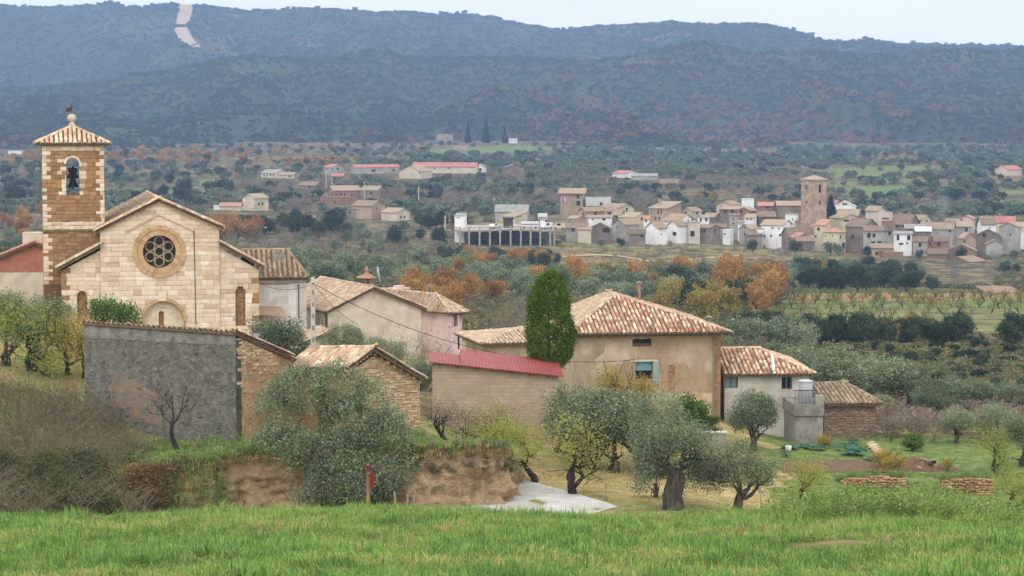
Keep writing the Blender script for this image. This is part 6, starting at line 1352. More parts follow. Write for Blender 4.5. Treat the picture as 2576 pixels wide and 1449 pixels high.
HV(6, 2420, 2530, 2640, 720, 640, 610, 738, 42, 'L', 'v_stone', 'r_brown', 'grey stone house with low roof right of the pinkish house', nw=2)
HV(6, 600, 890, 910, 560, 490, 432, 790, 8, 'L', 'v_grey', 'r_grey', 'long grey barn with a slate-grey roof above the viaduct', [], nw=0, name='barn', cat_='barn')
HV(6, 665, 780, 882, 600, 540, 498, 760, 45, 'S', 'v_cream', 'r_tan', 'cream shed with leaning roof in front of the long grey barn', [(800, 535, 8, 14), (825, 532, 8, 14)], name='shed', cat_='shed')
HV(6, 234, 320, 342, 660, 532, 508, 715, 14, 'S', 'v_white', 'r_grey', 'slim white transformer tower left of the viaduct', [(270, 545, 30, 6)], name='transformer_tower', cat_='tower', over=.15)
# --- farms on the far side (sheets 5 and 6)
G5 = 'farm buildings on the far terraces'
H5 = lambda *a, **k: HV(5, *a, **dict(dict(group=G5), **k))
H5(540, 690, 780, 318, 275, 240, 1230, 30, 'L', 'v_cream', 'r_grey', 'long low cream farm building with a grey roof', [(570, 292, 14, 14), (600, 292, 14, 14), (632, 292, 14, 14), (664, 292, 14, 14)])
H5(715, 848, 850, 322, 290, 270, 1215, 3, 'S', 'v_cream', 'r_tan', 'small cream shed beside the white domed tank', nw=1, name='shed', cat_='shed')
H5(1115, 1195, 1292, 285, 222, 192, 1240, 45, 'L', 'v_grey', 'r_red', 'square grey house with red roof on the terraces', [(1192, 236, 14, 20), (1237, 234, 14, 20), (1140, 240, 10, 12)])
H5(1190, 1290, 1292, 312, 300, 282, 1225, 4, 'S', 'v_grey', 'r_red', 'little lean-to with red roof below the square grey house', [], nw=0, name='shed', cat_='shed')
H5(1355, 1400, 1790, 280, 222, 198, 1245, 66, 'R', 'v_grey', 'r_red', 'long grey barn with a red metal roof', [(1400, 245, 14, 12), (1560, 250, 34, 20), (1740, 245, 20, 14)], name='barn', cat_='barn')
H5(1910, 2490, 2510, 278, 215, 178, 1260, 12, 'L', 'v_cream', 'r_red', 'longest cream barn with a bright red roof', [(1990, 225, 14, 10), (2115, 230, 14, 12), (2240, 228, 14, 12)], name='barn', cat_='barn')
H5(2480, 2560, 2580, 268, 215, 190, 1240, 12, 'R', 'v_white', 'r_tan', 'open white shelter at the end of the longest barn', [(2520, 240, 40, 24)], name='shed', cat_='shed')
H5(1790, 1990, 2085, 325, 258, 212, 1190, 32, 'R', 'v_cream', 'r_tan', 'pale gable barn with one red roof strip', [(1980, 268, 12, 20)], name='barn', cat_='barn')
H5(880, 1040, 1100, 425, 385, 352, 1050, 30, 'L', 'v_stone', 'r_brown', 'half ruined stone barn on the slope', nw=1, name='barn', cat_='barn')
H5(1140, 1200, 1440, 500, 430, 388, 930, 70, 'R', 'v_brick', 'r_tan', 'two-storey red brick house with a tan roof on the far slope', [(1168, 424, 10, 12), (1228, 474, 14, 24), (1268, 468, 16, 36), (1302, 472, 12, 36), (1365, 474, 14, 24)])
H5(1070, 1225, 1420, 562, 495, 492, 915, 50, 'F', 'v_brick', 'r_brown', 'brick terrace wall and garage below the red brick house', [(1215, 535, 20, 24)], name='garage', cat_='garage')
H5(1440, 1600, 1670, 500, 428, 390, 960, 28, 'L', 'v_stone', 'r_tan', 'stone barn with white gable behind the red brick house', nw=1, name='barn', cat_='barn')
H5(1358, 1545, 1660, 690, 570, 522, 850, 32, 'L', 'v_tan', 'r_tan', 'tan stone farmhouse with gable window above the viaduct', [(1592, 590, 12, 20)])
H5(1630, 1772, 1885, 705, 630, 588, 835, 36, 'L', 'v_cream', 'r_tan', 'lower cream farmhouse wing with two windows in the gable', [(1808, 668, 12, 26), (1838, 668, 12, 26)])
H5(372, 492, 605, 612, 500, 462, 890, 42, 'R', 'v_cream', 'r_tan', 'square cream farmhouse with red framed windows', [(527, 548, 14, 24), (556, 548, 14, 24)])
H5(175, 365, 372, 610, 570, 542, 880, 4, 'L', 'v_cream', 'r_orange', 'long low shed with faded red roof beside the square farmhouse', [], nw=0, name='shed', cat_='shed')
H5(122, 230, 232, 605, 570, 560, 872, 3, 'F', 'v_white', 'v_white', 'low white wall building in front of the long shed', [], nw=0, name='shed', cat_='shed')
H6 = lambda *a, **k: HV(6, *a, **dict(dict(group=G5), **k))
H6(660, 690, 865, 155, 95, 70, 1300, 66, 'L', 'v_stone', 'r_brown', 'old brown stone barn among bare orchards', [(690, 100, 10, 10)], name='barn', cat_='barn')
H6(1660, 1770, 1900, 190, 150, 122, 1330, 45, 'L', 'v_white', 'r_red', 'white barn with a red roof above the village', [], nw=0, name='barn', cat_='barn')
H6(1830, 2060, 2075, 205, 172, 148, 1320, 8, 'L', 'v_grey', 'r_grey', 'low barn with grey roof right of the white one', [], nw=0, name='barn', cat_='barn')
H6(2085, 2255, 2257, 240, 205, 202, 1300, 3, 'F', 'v_tan', 'v_tan', 'long tan walled sheepfold above the village', [], nw=0, name='sheepfold', cat_='sheepfold')
HV(7, 2360, 2440, 2580, 152, 102, 72, 1300, 55, 'R', 'v_cream', 'r_red', 'pale barn with red roof at the right edge', [], nw=0, name='barn', cat_='barn', group=G5)
HV('d', 1098, 1136, 1140, 347, 338, 336, 1980, 8, 'F', 'v_tan', 'r_tan', 'ruined hermitage beside the dark cypresses', [], nw=0, name='ruin', cat_='ruin', group=G5)
HV('d', 1138, 1176, 1178, 378, 366, 365, 1750, 5, 'F', 'v_tan', 'v_tan', 'square stone pen on the terrace below the cypresses', [], nw=0, name='sheepfold', cat_='sheepfold', group=G5)
HV('d', 20, 53, 54, 389, 380, 378, 1650, 3, 'F', 'v_white', 'v_white', 'tiny white hut at the far left', [], nw=0, name='hut', cat_='hut', group=G5)
HV('d', 1280, 1300, 1302, 356, 349, 348, 1900, 3, 'F', 'v_white', 'v_white', 'tiny white hut right of the dark cypresses', [], nw=0, name='hut', cat_='hut', group=G5)
HV('d', 2486, 2576, 2600, 762, 742, 740, 480, 5, 'F', 'v_brick', 'v_brick', 'unfinished brick foundation above the orchard', [], nw=0, name='ruin', cat_='ruin')
# banner on the museum block
bq = P(*S(6, 1228, 382), 797.5); pm('banner_cloth', ['#7a3a78', '#8f4a8a', '#b59ab8'], scale=.8, bump=0)
bn = thing('banner', bq, 0, 'purple vertical banner hanging on the museum block', 'banner'); hb = 34 * .27902 / (F / 800); 
obj('cloth', MB().box((-.75, -.1, -hb), (.75, -.02, hb)).mesh('cloth', 'banner_cloth'), bn)
for i in range(5): obj('letter_mark', MB().box((-.3 + .1 * (i % 2), -.13, -hb * .7 + i * hb * .3), (.45, -.101, -hb * .7 + i * hb * .3 + hb * .18)).mesh('letter_mark', 'white_paint'), bn)
# ---- village tower
TWY = 758; tc = P(*S(7, 835, 600), TWY); tth = R(61); vt_ = thing('bell_tower', tc, -tth, 'tall square stone bell tower in the far village', 'tower')
tw_ = 131 * .30692 / (F / TWY) / math.sin(tth); th2 = zof(S(7, 835, 196)[1], TWY) - tc.z; pm('tower_stone', ['#8a7058', '#9c826a', '#aa927a'], scale=.8, bump=.4, bscale=2, stain='#bda88c', sscale=.5)
obj('shaft', MB().box((-tw_, 0, -3), (0, tw_, th2)).mesh('shaft', 'tower_stone'), vt_)
obj('cornice', MB().box((-tw_ - .25, -.25, th2 + .003), (.25, tw_ + .25, th2 + .45)).mesh('cornice', 'v_tan'), vt_)
zt_ = th2 + .45; obj('roof', MB().poly([(-tw_ - .45, -.45, zt_ + .003), (.45, -.45, zt_ + .003), (.45, tw_ + .45, zt_ + .003), (-tw_ - .45, tw_ + .45, zt_ + .003), (-tw_ / 2, tw_ / 2, zt_ + 1.5)], [(0, 1, 4), (1, 2, 4), (2, 3, 4), (3, 0, 4), (3, 2, 1, 0)]).mesh('roof', 'r_tan'), vt_)
for (xx, yy, ww_, hh) in ((904, 260, 22, 64), (904, 373, 18, 26)):
    Yl = tw_ * (xx - 835) / 131; Z = zof(S(7, xx, yy)[1], TWY) - tc.z; w2 = ww_ * .30692 / (F / TWY) / 2; h2_ = hh * .30692 / (F / TWY) / 2
    fr_ = obj('window', MB().box((.0, Yl - w2 - .1, Z - h2_), (.08, Yl - w2, Z + h2_)).box((.0, Yl + w2, Z - h2_), (.08, Yl + w2 + .1, Z + h2_)).box((0, Yl - w2 - .1, Z + h2_), (.08, Yl + w2 + .1, Z + h2_ + .2)).mesh('window', 'v_tan'), vt_)
    obj('opening', MB().box((-.001, Yl - w2, Z - h2_), (.03, Yl + w2, Z + h2_)).mesh('opening', 'void'), fr_)
for (xx, yy, ww_, hh) in ((798, 247, 10, 34), (800, 371, 10, 18)):
    X = -tw_ * (835 - xx) / 73; Z = zof(S(7, xx, yy)[1], TWY) - tc.z; w2 = .45; h2_ = hh * .30692 / (F / TWY) / 2
    fr_ = obj('window', MB().box((X - w2 - .1, -.08, Z - h2_), (X - w2, 0, Z + h2_)).box((X + w2, -.08, Z - h2_), (X + w2 + .1, 0, Z + h2_)).mesh('window', 'v_tan'), vt_)
    obj('opening', MB().box((X - w2, -.03, Z - h2_), (X + w2, .001, Z + h2_)).mesh('opening', 'void'), fr_)
# ---- viaduct terrace on concrete columns
VY = 705; pm('viaduct_concrete', ['#857c70', '#9a9084', '#a8a094'], scale=.5, bump=0)
va_ = thing('road_viaduct', P(*S(6, 740, 760), VY), 0, 'long concrete road terrace standing on a row of pillars', 'viaduct'); vo = va_.location
deck_px = [(232, 652), (285, 662), (365, 660), (460, 658), (553, 656), (645, 650), (740, 648), (832, 651), (920, 655), (1007, 658), (1097, 660), (1140, 661)]
dp = [P(*S(6, x, y), VY) - vo for x, y in deck_px]
b = MB()
for p, q in zip(dp[:-1], dp[1:]): b.poly([(p.x, 0, p.z), (q.x, 0, q.z), (q.x, 30, q.z + .3), (p.x, 30, p.z + .3), (p.x, 0, p.z - .45), (q.x, 0, q.z - .45), (q.x, 30, q.z - .45), (p.x, 30, p.z - .45)], [(0, 1, 2, 3), (7, 6, 5, 4), (0, 4, 5, 1), (1, 5, 6, 2), (2, 6, 7, 3), (3, 7, 4, 0)])
obj('deck', b.mesh('deck', 'viaduct_concrete'), va_)
for x in (285, 365, 460, 553, 645, 740, 832, 920, 1007, 1097, 1135):
    p = P(*S(6, x, 655), VY) - vo; top = np.interp(p.x, [q.x for q in dp], [q.z for q in dp])
    obj('pillar', MB().box((p.x - .26, -.4, -6), (p.x + .26, .3, top - .451)).box((p.x - .42, -.45, top - .9), (p.x + .42, .35, top - .45)).box((p.x - .25, -.3, top + .003), (p.x + .25, .3, top + 1.1)).mesh('pillar', 'viaduct_concrete'), va_)
for p, q in zip(dp[:-1], dp[1:]): obj('railing', MB().poly([(p.x, .1, p.z + .7), (q.x, .1, q.z + .7), (q.x, .1, q.z + .85), (p.x, .1, p.z + .85), (p.x, .2, p.z + .7), (q.x, .2, q.z + .7), (q.x, .2, q.z + .85), (p.x, .2, p.z + .85)], [(0, 1, 2, 3), (7, 6, 5, 4), (3, 2, 6, 7), (4, 5, 1, 0)]).mesh('railing', 'viaduct_concrete'), va_)
obj('back_wall', MB().box((dp[0].x, 24, -7), (dp[-1].x, 24.6, min(q.z for q in dp) - .5)).mesh('back_wall', 'v_stone'), va_)
def on_deck(x, y, off=6): return P(*S(6, x, y), VY + off)
def vehicle(x, y, L, Hh, kind, label, body='white_paint', yaw=0):
    p = on_deck(x, y); dz = np.interp(p.x - vo.x, [q.x for q in dp], [q.z for q in dp]) + vo.z; o = thing(kind, (p.x, p.y, dz + .06), yaw, label, 'truck' if kind == 'truck' else 'van' if kind == 'van' else 'car')
    if kind == 'car': pr = [(-L / 2, .3), (L / 2, .3), (L / 2, .8), (L * .28, .95), (L * .12, Hh), (-L * .28, Hh), (-L * .46, .95), (-L / 2, .9)]
    elif kind == 'van': pr = [(-L / 2, .35), (L / 2, .35), (L / 2, Hh), (-L * .25, Hh), (-L * .38, Hh * .62), (-L / 2, Hh * .5)]
    else: pr = [(-L / 2, .9), (L / 2, .9), (L / 2, Hh), (-L / 2, Hh)]
    obj('body', MB().prism(pr, -.85, .85).mesh('body', body), o)
    for sx in (-L * .32, L * .32):
        w_ = obj('wheel', MB().bar((sx, -.9, .33), (sx, .9, .33), .33, 12).mesh('wheel', 'iron'), o)
    if kind == 'truck':
        obj('cab', MB().prism([(L / 2 + .2, .5), (L / 2 + 2.1, .5), (L / 2 + 2.1, 1.6), (L / 2 + 1.7, 2.5), (L / 2 + .2, 2.5)], -.85, .85).mesh('cab', body), o); obj('stripe', MB().box((-L / 2, -.87, Hh * .55), (L / 2, -.851, Hh * .7)).mesh('stripe', 'banner_cloth'), o)
    else:
        z0 = .98 if kind == 'car' else Hh * .62; z1 = Hh - .1
        obj('window', MB().box((-L * .2, -.87, z0), (L * .1, -.851, z1)).mesh('window', 'pane_dark'), o)
    return o
vehicle(595, 640, 3.7, 1.45, 'car', 'small white car parked on the viaduct terrace', yaw=R(50))
vehicle(1062, 635, 4.2, 2.0, 'van', 'white van parked at the right end of the viaduct terrace', yaw=R(45))
vehicle(915, 625, 5.6, 2.2, 'truck', 'long white truck with a purple stripe on the viaduct terrace')
vehicle(1178, 605, 3.6, 2.0, 'van', 'cream camper van behind the white van', 'v_cream')
p = on_deck(1028, 610, 14); bb = thing('billboard', p, 0, 'white billboard on two posts behind the white van', 'billboard'); sc_ = .27902 / (F / (VY + 14))
obj('panel', MB().box((-42 * sc_, -.15, 50 * sc_), (42 * sc_, .15, 105 * sc_)).mesh('panel', 'white_paint'), bb); obj('poster_band', MB().box((-38 * sc_, -.18, 56 * sc_), (38 * sc_, -.151, 72 * sc_)).mesh('poster_band', 'v_stone'), bb)
for sx in (-30, 30): obj('post', MB().box((sx * sc_ - .15, -.1, -3), (sx * sc_ + .15, .1, 50 * sc_)).mesh('post', 'brown_wood'), bb)
p = on_deck(662, 607, 8); ys = thing('yellow_sign', p, 0, 'yellow sign board on the viaduct terrace', 'sign'); flat('yellow_paint', '#b8922a', .7)
obj('board', MB().box((-.5, -.06, .3), (.5, .06, 1.2)).mesh('board', 'yellow_paint'), ys); obj('post', MB().box((-.05, .06, -1), (.05, .16, .9)).mesh('post', 'iron'), ys)
p = on_deck(718, 607, 9); ks = thing('kiosk', p, 0, 'dark wooden kiosk between the yellow sign and the truck', 'kiosk'); obj('wall', MB().box((-1.5, -1.2, -1), (1.5, 1.2, 1.7)).mesh('wall', 'brown_wood'), ks); obj('roof', MB().prism([(-1.8, 1.7), (1.8, 1.7), (1.7, 2.1), (-1.7, 2.1)], -1.5, 1.5).mesh('roof', 'iron'), ks)
# ================================================================ PLANTING
def proto_h(key):
    return max(float(np.array([v.co.z for v in m.vertices]).max()) for m in PROTO[key] if m)
PH = {k: proto_h(k) for k in PROTO}
def near(key, u, vb, vt, name, label, cat_, Y=None, group=None, fat=1.0, rz=None, keep=False):
    """stand on the ground at sheet pixel (u, vb), or at distance Y, with the top on row vt"""
    p = ground_at(u, vb, 68) if Y is None else P(u, vb, Y)
    if Y is not None and not keep: p.z = Hs(p.x, p.y)
    s = (zof(vt, p.y) - p.z) / PH[key]
    o = plant(key, p, s * fat, random.uniform(0, 6.28) if rz is None else rz, name, label, cat_, group); o.scale = (s * fat, s * fat, s); return o
OG = 'olive trees around the houses'; AG = 'almond trees in the orchard'
near('olive_big', 838, 1266, 888, 'olive_tree', 'large bushy olive tree in front of the stone shed', 'olive tree', 103, OG, 1.02, 0)
near('almond_c', 78, 935, 715, 'almond_tree', 'yellowing almond tree with bent trunk left of the grey wall', 'almond tree', None, AG, 1.5, 1.0)
near('olive_b', 12, 905, 712, 'olive_tree', 'grey olive tree at the left edge behind the almond', 'olive tree', 128, OG, 1.1)
near('olive_c', 95, 880, 725, 'olive_tree', 'low grey olive between the almond and the bell tower', 'olive tree', 134, OG, 1.1)
near('yellow_tree', 172, 898, 762, 'yellow_shrub', 'yellow leaved shrub beside the left end of the grey wall', 'shrub', 126, None, 1.1)
near('yellow_tree', 212, 890, 790, 'yellow_shrub', 'rusty yellow shrub touching the grey wall corner', 'shrub', 125, None, .9)
near('laurel', 258, 880, 728, 'laurel_bush', 'taller dark green laurel in front of the church', 'shrub', 138, None, .9)
near('laurel', 322, 880, 742, 'laurel_bush', 'smaller dark green laurel beside the church door', 'shrub', 137, None, .85)
near('bare_dark', 458, 1138, 890, 'bare_tree', 'bare forked tree on the mound before the grey wall', 'tree', 106.5, None, 1.5, 2.0, True)
near('bare_small', 584, 1170, 1010, 'bare_sapling', 'thin bare sapling at the corner of the grey wall', 'sapling', 105.5, keep=True)
near('olive_b', 690, 930, 778, 'olive_tree', 'grey olive tree behind the tiled wall by the church', 'olive tree', 134, OG, 1.15)
near('olive_a', 868, 930, 800, 'olive_tree', 'olive tree in front of the pale gable house', 'olive tree', 140, OG)
near('olive_b', 965, 960, 832, 'olive_tree', 'olive tree among the bare fig branches', 'olive tree', 136, OG)
near('olive_a', 1042, 1020, 890, 'olive_tree', 'dark olive tree between the stone shed and the red roofed barn', 'olive tree', 128, OG, .9)
near('bare_fig', 1000, 985, 772, 'bare_fig_tree', 'bare pale branched fig in front of the pale gable', 'fig tree', 132, 'bare fig trees', 1.15)
near('bare_fig', 1085, 985, 800, 'bare_fig_tree', 'bare fig tree left of the red metal roof', 'fig tree', 138, 'bare fig trees', 1.1)
near('bare_fig', 1448, 1000, 872, 'bare_fig_tree', 'bare grey fig at the left corner of the tan house', 'fig tree', 127, 'bare fig trees', 1.2)
near('bare_fig', 1290, 960, 820, 'bare_fig_tree', 'bare fig behind the red metal roof', 'fig tree', 142, 'bare fig trees', 1.1)
near('big_cypress', 1383, 1014, 672, 'cypress_tree', 'tall dense green cypress beside the tan house', 'cypress', 129, None, .92, 0)
near('olive_a', 1462, 1104, 952, 'olive_tree', 'grey olive tree in front of the tan house, left one', 'olive tree', 118, OG, 1.3)
near('olive_b', 1548, 1108, 965, 'olive_tree', 'grey olive tree in front of the tan house, middle one', 'olive tree', 117, OG, 1.25)
near('olive_c', 1625, 1110, 966, 'olive_tree', 'broad grey olive tree under the tan house windows', 'olive tree', 119, OG, 1.3)
near('olive_old', 1690, 1282, 1040, 'olive_tree', 'old olive with thick gnarled hollow trunk', 'olive tree', None, OG, 1.05, .6)
near('olive_c', 1845, 1292, 1098, 'olive_tree', 'olive tree right of the gnarled one at the field edge', 'olive tree', None, OG, 1.1)
near('olive_b', 1650, 1250, 1120, 'olive_tree', 'small olive just behind the gnarled trunk', 'olive tree', None, OG, .9)
near('olive_a', 1895, 1150, 968, 'olive_tree', 'round olive tree hiding the low grey house front', 'olive tree', 127, OG, 1.0)
near('olive_a', 2405, 1140, 1016, 'olive_tree', 'olive tree behind the garden at the right', 'olive tree', 136, OG, 1.2)
near('olive_c', 2500, 1152, 1008, 'olive_tree', 'large olive tree at the right edge behind the garden', 'olive tree', 138, OG, 1.15)
near('olive_b', 2570, 1185, 1030, 'olive_tree', 'olive tree cut by the right edge of the picture', 'olive tree', 126, OG, 1.1)
near('almond_c', 2500, 1178, 1045, 'almond_tree', 'yellow-green almond tree on the right lawn', 'almond tree', 123, AG)
for i, (u, vb, vt, lb) in enumerate(((2190, 1030, 878, 'tall olive tree behind the stone barn'), (2105, 1010, 905, 'olive tree left of the tallest one behind the barn'), (2275, 1030, 905, 'olive tree right of the tallest one behind the barn'), (2385, 1050, 940, 'olive tree at the foot of the scrub slope, left one'),
        (2465, 1050, 945, 'olive tree at the foot of the scrub slope, middle one'), (2550, 1060, 955, 'olive tree at the foot of the scrub slope, right one'), (2046, 960, 850, 'olive tree above the low grey house roof'), (2212, 1080, 985, 'pale young olive right of the stone barn'), (2350, 1060, 970, 'olive tree half hidden in the bare brush'))):
    near('olive_%s' % 'abc'[i % 3], u, vb, vt, 'olive_tree', lb, 'olive tree', 168 - 6 * (i > 6), OG, 1.8)
for key, u, vb, vt, lb, Y in (('almond_d', 1118, 1066, 982, 'small twisted almond right of the stone shed', 118), ('almond_d', 1195, 1095, 990, 'bare twisted almond in front of the block barn, left', 115.5), ('almond_bare', 1222, 1096, 1000, 'bare twisted almond in front of the block barn, right', 116),
        ('almond_a', 1297, 1165, 1005, 'yellow-green almond half behind the earth bank', 113), ('almond_a', 1344, 1214, 1008, 'almond with dark forked trunk beside the concrete track', 111), ('almond_b', 1442, 1246, 1012, 'leaning almond with thick dark trunk at the track edge', 109),
        ('almond_a', 2018, 1264, 1108, 'crooked little almond below the vegetable garden', 111), ('almond_c', 2535, 1290, 1165, 'dark branched almond at the lower right', 107.5)):
    near(key, u, vb, vt, 'almond_tree', lb, 'almond tree', None if u > 1330 else Y, AG, 1.15)
near('almond_b', 1255, 1108, 985, 'almond_tree', 'leaning yellow-green almond before the block barn', 'almond tree', 116, AG, 1.2)
near('almond_a', 1398, 1140, 1005, 'almond_tree', 'yellow-green almond right of the block barn corner', 'almond tree', None, AG, 1.1)
near('almond_d', 1500, 1180, 1040, 'almond_tree', 'brown twigged almond behind the leaning one', 'almond tree', None, AG, 1.1)
near('bare_small', 1524, 1262, 1198, 'bare_sapling', 'thin bare sapling beside the concrete track', 'sapling')
near('yellow_tree', 1535, 1040, 892, 'yellow_tree', 'yellow-green tree against the tan house wall', 'tree', 128, None, .9)
near('yellow_tree', 1622, 1040, 915, 'yellow_tree', 'golden tree below the blue shutter window', 'tree', 127, None, .9)
near('round_bush', 1732, 1070, 984, 'round_bush', 'round bright green bush at the tan house corner', 'shrub', 127, None, 1.0)
near('laurel', 1782, 1090, 1035, 'low_bush', 'dark low bush under the downpipe', 'shrub', 127, None, 1.4)
near('laurel', 2294, 1136, 1088, 'dark_shrub', 'wide dark green shrub at the back of the garden', 'shrub', 131, None, 2.2)
near('fennel', 2225, 1166, 1118, 'fennel_clump', 'yellow feathery fennel clump by the stone edging', 'fennel', 124, None, 1.4)
near('fennel', 2255, 1172, 1136, 'fennel_clump', 'rusty yellow fennel beside the soil heap', 'fennel', 122, None, 1.4)
near('fennel', 2385, 1178, 1142, 'fennel_clump', 'small yellow clump on the right lawn', 'fennel', 123, None, .8)
near('fennel', 2075, 1120, 1085, 'fennel_clump', 'rust coloured clump against the white terrace wall', 'fennel', 130, None, 1.3)
for i, (u, vb, vt, lb) in enumerate(((2180, 1112, 1030, 'reddish bare thicket right of the stone barn'), (2235, 1112, 1022, 'tall bare thicket behind the fennel'), (2290, 1108, 1030, 'bare thicket behind the dark green shrub'), (2140, 1105, 1050, 'bare tangled vine on the stone barn wall'), (2340, 1105, 1040, 'bare thicket left of the garden olives'), (2060, 1118, 1085, 'dry brushwood heap under the terrace'))):
    near('bare_m%d' % (i % 2), u, vb, vt, 'bare_thicket', lb, 'bush', 136 - 3 * (i == 3) - 4 * (i == 5), 'bare thickets at the garden', 1.5)

# ---- middle distance: individuals copied from shared meshes
def clear_of_houses(u, v, Y, hpx, wpx):
    if 1400 < u < 2000 and 612 < v < 692 and hpx > 14: return False
    if 1150 < u < 1450 and Y < 705 and v - hpx < 606: return False
    for (a, b, t, bb, hy) in HB:
        if Y < hy + 4 and u + wpx * .6 > a and u - wpx * .6 < b and v - hpx < bb - 5 and v > t: return False
        if abs(Y - hy) < 14 and a - 2 < u < b + 2: return False
    return True
COUNT = {}
MARKS = [(15, 'the left edge'), (105, 'the tower wall'), (180, 'the tower roof ball'), (330, 'the church gable'), (470, 'the rose window'), (575, 'the church aisle'), (690, 'the white house chimney'), (788, 'the utility pole'), (860, 'the tan gable roof'), (923, 'the terracotta chimney'), (1003, 'the pink chimney'), (1085, 'the stovepipe'), (1150, 'the pink house'), (1240, 'the low farmhouse'), (1340, 'the red metal roof'), (1390, 'the cypress'), (1505, 'the hipped roof peak'),
         (1608, 'the roof flue'), (1700, 'the long roof slope'), (1783, 'the roof vent'), (1850, 'the downpipe corner'), (1945, 'the white flue'), (2050, 'the village tower'), (2125, 'the stone barn peak'), (2200, 'the stone barn'), (2295, 'the dark garden shrub'), (2400, 'the brick sheds'), (2480, 'the orchard end'), (2560, 'the right edge')]
def where_of(u):
    m = min(MARKS, key=lambda q: abs(q[0] - u)); d = u - m[0]
    return ('in line with ' if abs(d) < 14 else 'just left of ' if d < 0 else 'just right of ') + m[1]
def size_of(s, lo, hi):
    t = (s - lo) / max(1e-6, hi - lo); return 'small' if t < .33 else 'middling' if t < .67 else 'large'
def zone(kind, u0, u1, v0, v1, n, s0, s1, label, group, name, cat_, seed, lo=150, short=''):
    rg = random.Random(seed); k = 0; tries = 0
    while k < n and tries < n * 6:
        tries += 1; u = rg.uniform(u0, u1); v = rg.uniform(v0, v1); p = ground_at(u, v, lo); s = rg.uniform(s0, s1); key = '%s_m%d' % (kind, rg.randrange(2 if kind in ('orchard', 'bare') else 3))
        hp = PH[key] * s * F / p.y
        if not clear_of_houses(u, v, p.y, hp, hp * .9): continue
        if COUNT.get(kind, 0) >= 300: return
        COUNT[kind] = COUNT.get(kind, 0) + 1; k += 1
        t = (v - v0) / (v1 - v0); dp = 'in front' if t > .67 else 'midway' if t > .33 else 'at back'
        o = plant(key, (p.x, p.y, p.z - .1), s, rg.uniform(0, 6.28), name, '%s %s, %s, %s' % (size_of(s, s0, s1), short or label, dp, where_of(u)), cat_, group, rg.uniform(.85, 1.1))
def zo(*a, **k): zone('olive', *a, **k)
T = ('olive_tree', 'olive tree'); TO = ('autumn_oak', 'oak tree'); TH = ('holm_oak', 'oak tree'); TB = ('bare_tree', 'tree'); TG = ('golden_tree', 'tree')
def Z(kind, box, n, s, label, nm, seed, **k):
    zone(kind, box[0], box[1], box[2], box[3], n, s[0], s[1], label, label, nm[0], nm[1], seed, **k)
Z('olive', (640, 1330, 668, 738), 70, (.9, 1.35), 'grey-green olive tree in the dense belt above the pale gable house', T, 1, short='olive in the valley belt')
Z('olive', (1330, 1990, 708, 768), 60, (.85, 1.25), 'grey-green olive tree in the belt behind the tan house', T, 2, short='olive in the belt behind')
Z('olive', (0, 105, 560, 640), 10, (.9, 1.2), 'olive tree left of the bell tower', T, 3, short='far olive')
Z('olive', (1880, 2560, 640, 700), 24, (.7, 1.1), 'olive tree on the bank below the village', T, 4, short='olive under the village')
Z('olive', (270, 640, 500, 560), 26, (.9, 1.3), 'olive tree between the bell tower and the square farmhouse', T, 5, short='olive beyond the church')
Z('olive', (700, 1100, 520, 640), 26, (.8, 1.2), 'olive tree on the slope left of the viaduct', T, 6, short='olive below the farms')
Z('olive', (1850, 2050, 870, 940), 7, (.9, 1.2), 'olive tree behind the low grey house', T, 7, short='olive in the gully')
Z('olive', (2440, 2576, 560, 690), 12, (.8, 1.2), 'olive tree right of the village', T, 8, short='olive beside the village')
Z('oak', (1030, 1350, 742, 800), 17, (.65, 1.0), 'orange autumn oak left of the cypress top', TO, 11, short='orange oak')
Z('oak', (1430, 1780, 698, 735), 13, (.8, 1.15), 'russet autumn oak behind the tan house roof', TO, 12, short='russet oak among olives')
Z('oak', (1780, 1960, 725, 800), 11, (1.0, 1.5), 'orange autumn oak beside the large holm oak', TO, 13, short='orange oak by the dark oaks')
Z('oak', (1960, 2320, 842, 862), 9, (.42, .7), 'small orange oak in the hedge below the orchard', TO, 14, short='orange oak in the orchard hedge')
Z('oak', (530, 650, 570, 612), 9, (1.1, 1.6), 'brown oak right of the church gable', TO, 15, short='brown oak past the church')
Z('oak', (1300, 1370, 655, 690), 4, (1.0, 1.5), 'tall golden-brown oak below the viaduct', TO, 16, short='golden-brown oak below the viaduct')
Z('oak', (0, 105, 540, 620), 7, (.8, 1.3), 'russet oak left of the bell tower', TO, 17, short='russet oak')
Z('oak', (1150, 1300, 668, 700), 6, (.8, 1.2), 'russet oak in the gully left of the golden one', TO, 18, short='russet oak in the gully')
Z('gold', (1640, 1930, 745, 815), 9, (.85, 1.25), 'golden yellow tree right behind the tan house roof', TG, 21, short='golden tree')
Z('gold', (1450, 2080, 690, 740), 7, (.8, 1.2), 'yellow tree among the olives', TG, 22, short='yellow tree among olives')
Z('gold', (1700, 1850, 505, 535), 4, (1.0, 1.4), 'yellow-green tree behind the village roofs', TG, 23, short='yellow-green tree behind the village')
Z('holm', (1700, 1860, 735, 790), 7, (.95, 1.35), 'large dark holm oak right of the tan house roof', TH, 31, short='big dark holm oak')
Z('holm', (1850, 2576, 846, 874), 62, (.42, .78), 'dark holm oak in the hedge below the orchard', TH, 32, short='holm oak in the orchard hedge')
Z('holm', (1930, 2480, 700, 738), 46, (.7, 1.15), 'dark holm oak at the top of the orchard', TH, 33, short='holm oak above the orchard')
Z('holm', (1080, 1560, 650, 690), 30, (.6, .95), 'dark holm oak in the gully below the viaduct', TH, 34, short='holm oak below the viaduct')
Z('holm', (600, 900, 560, 606), 22, (.9, 1.5), 'dark holm oak below the square farmhouse', TH, 35, short='holm oak below the farmhouse')
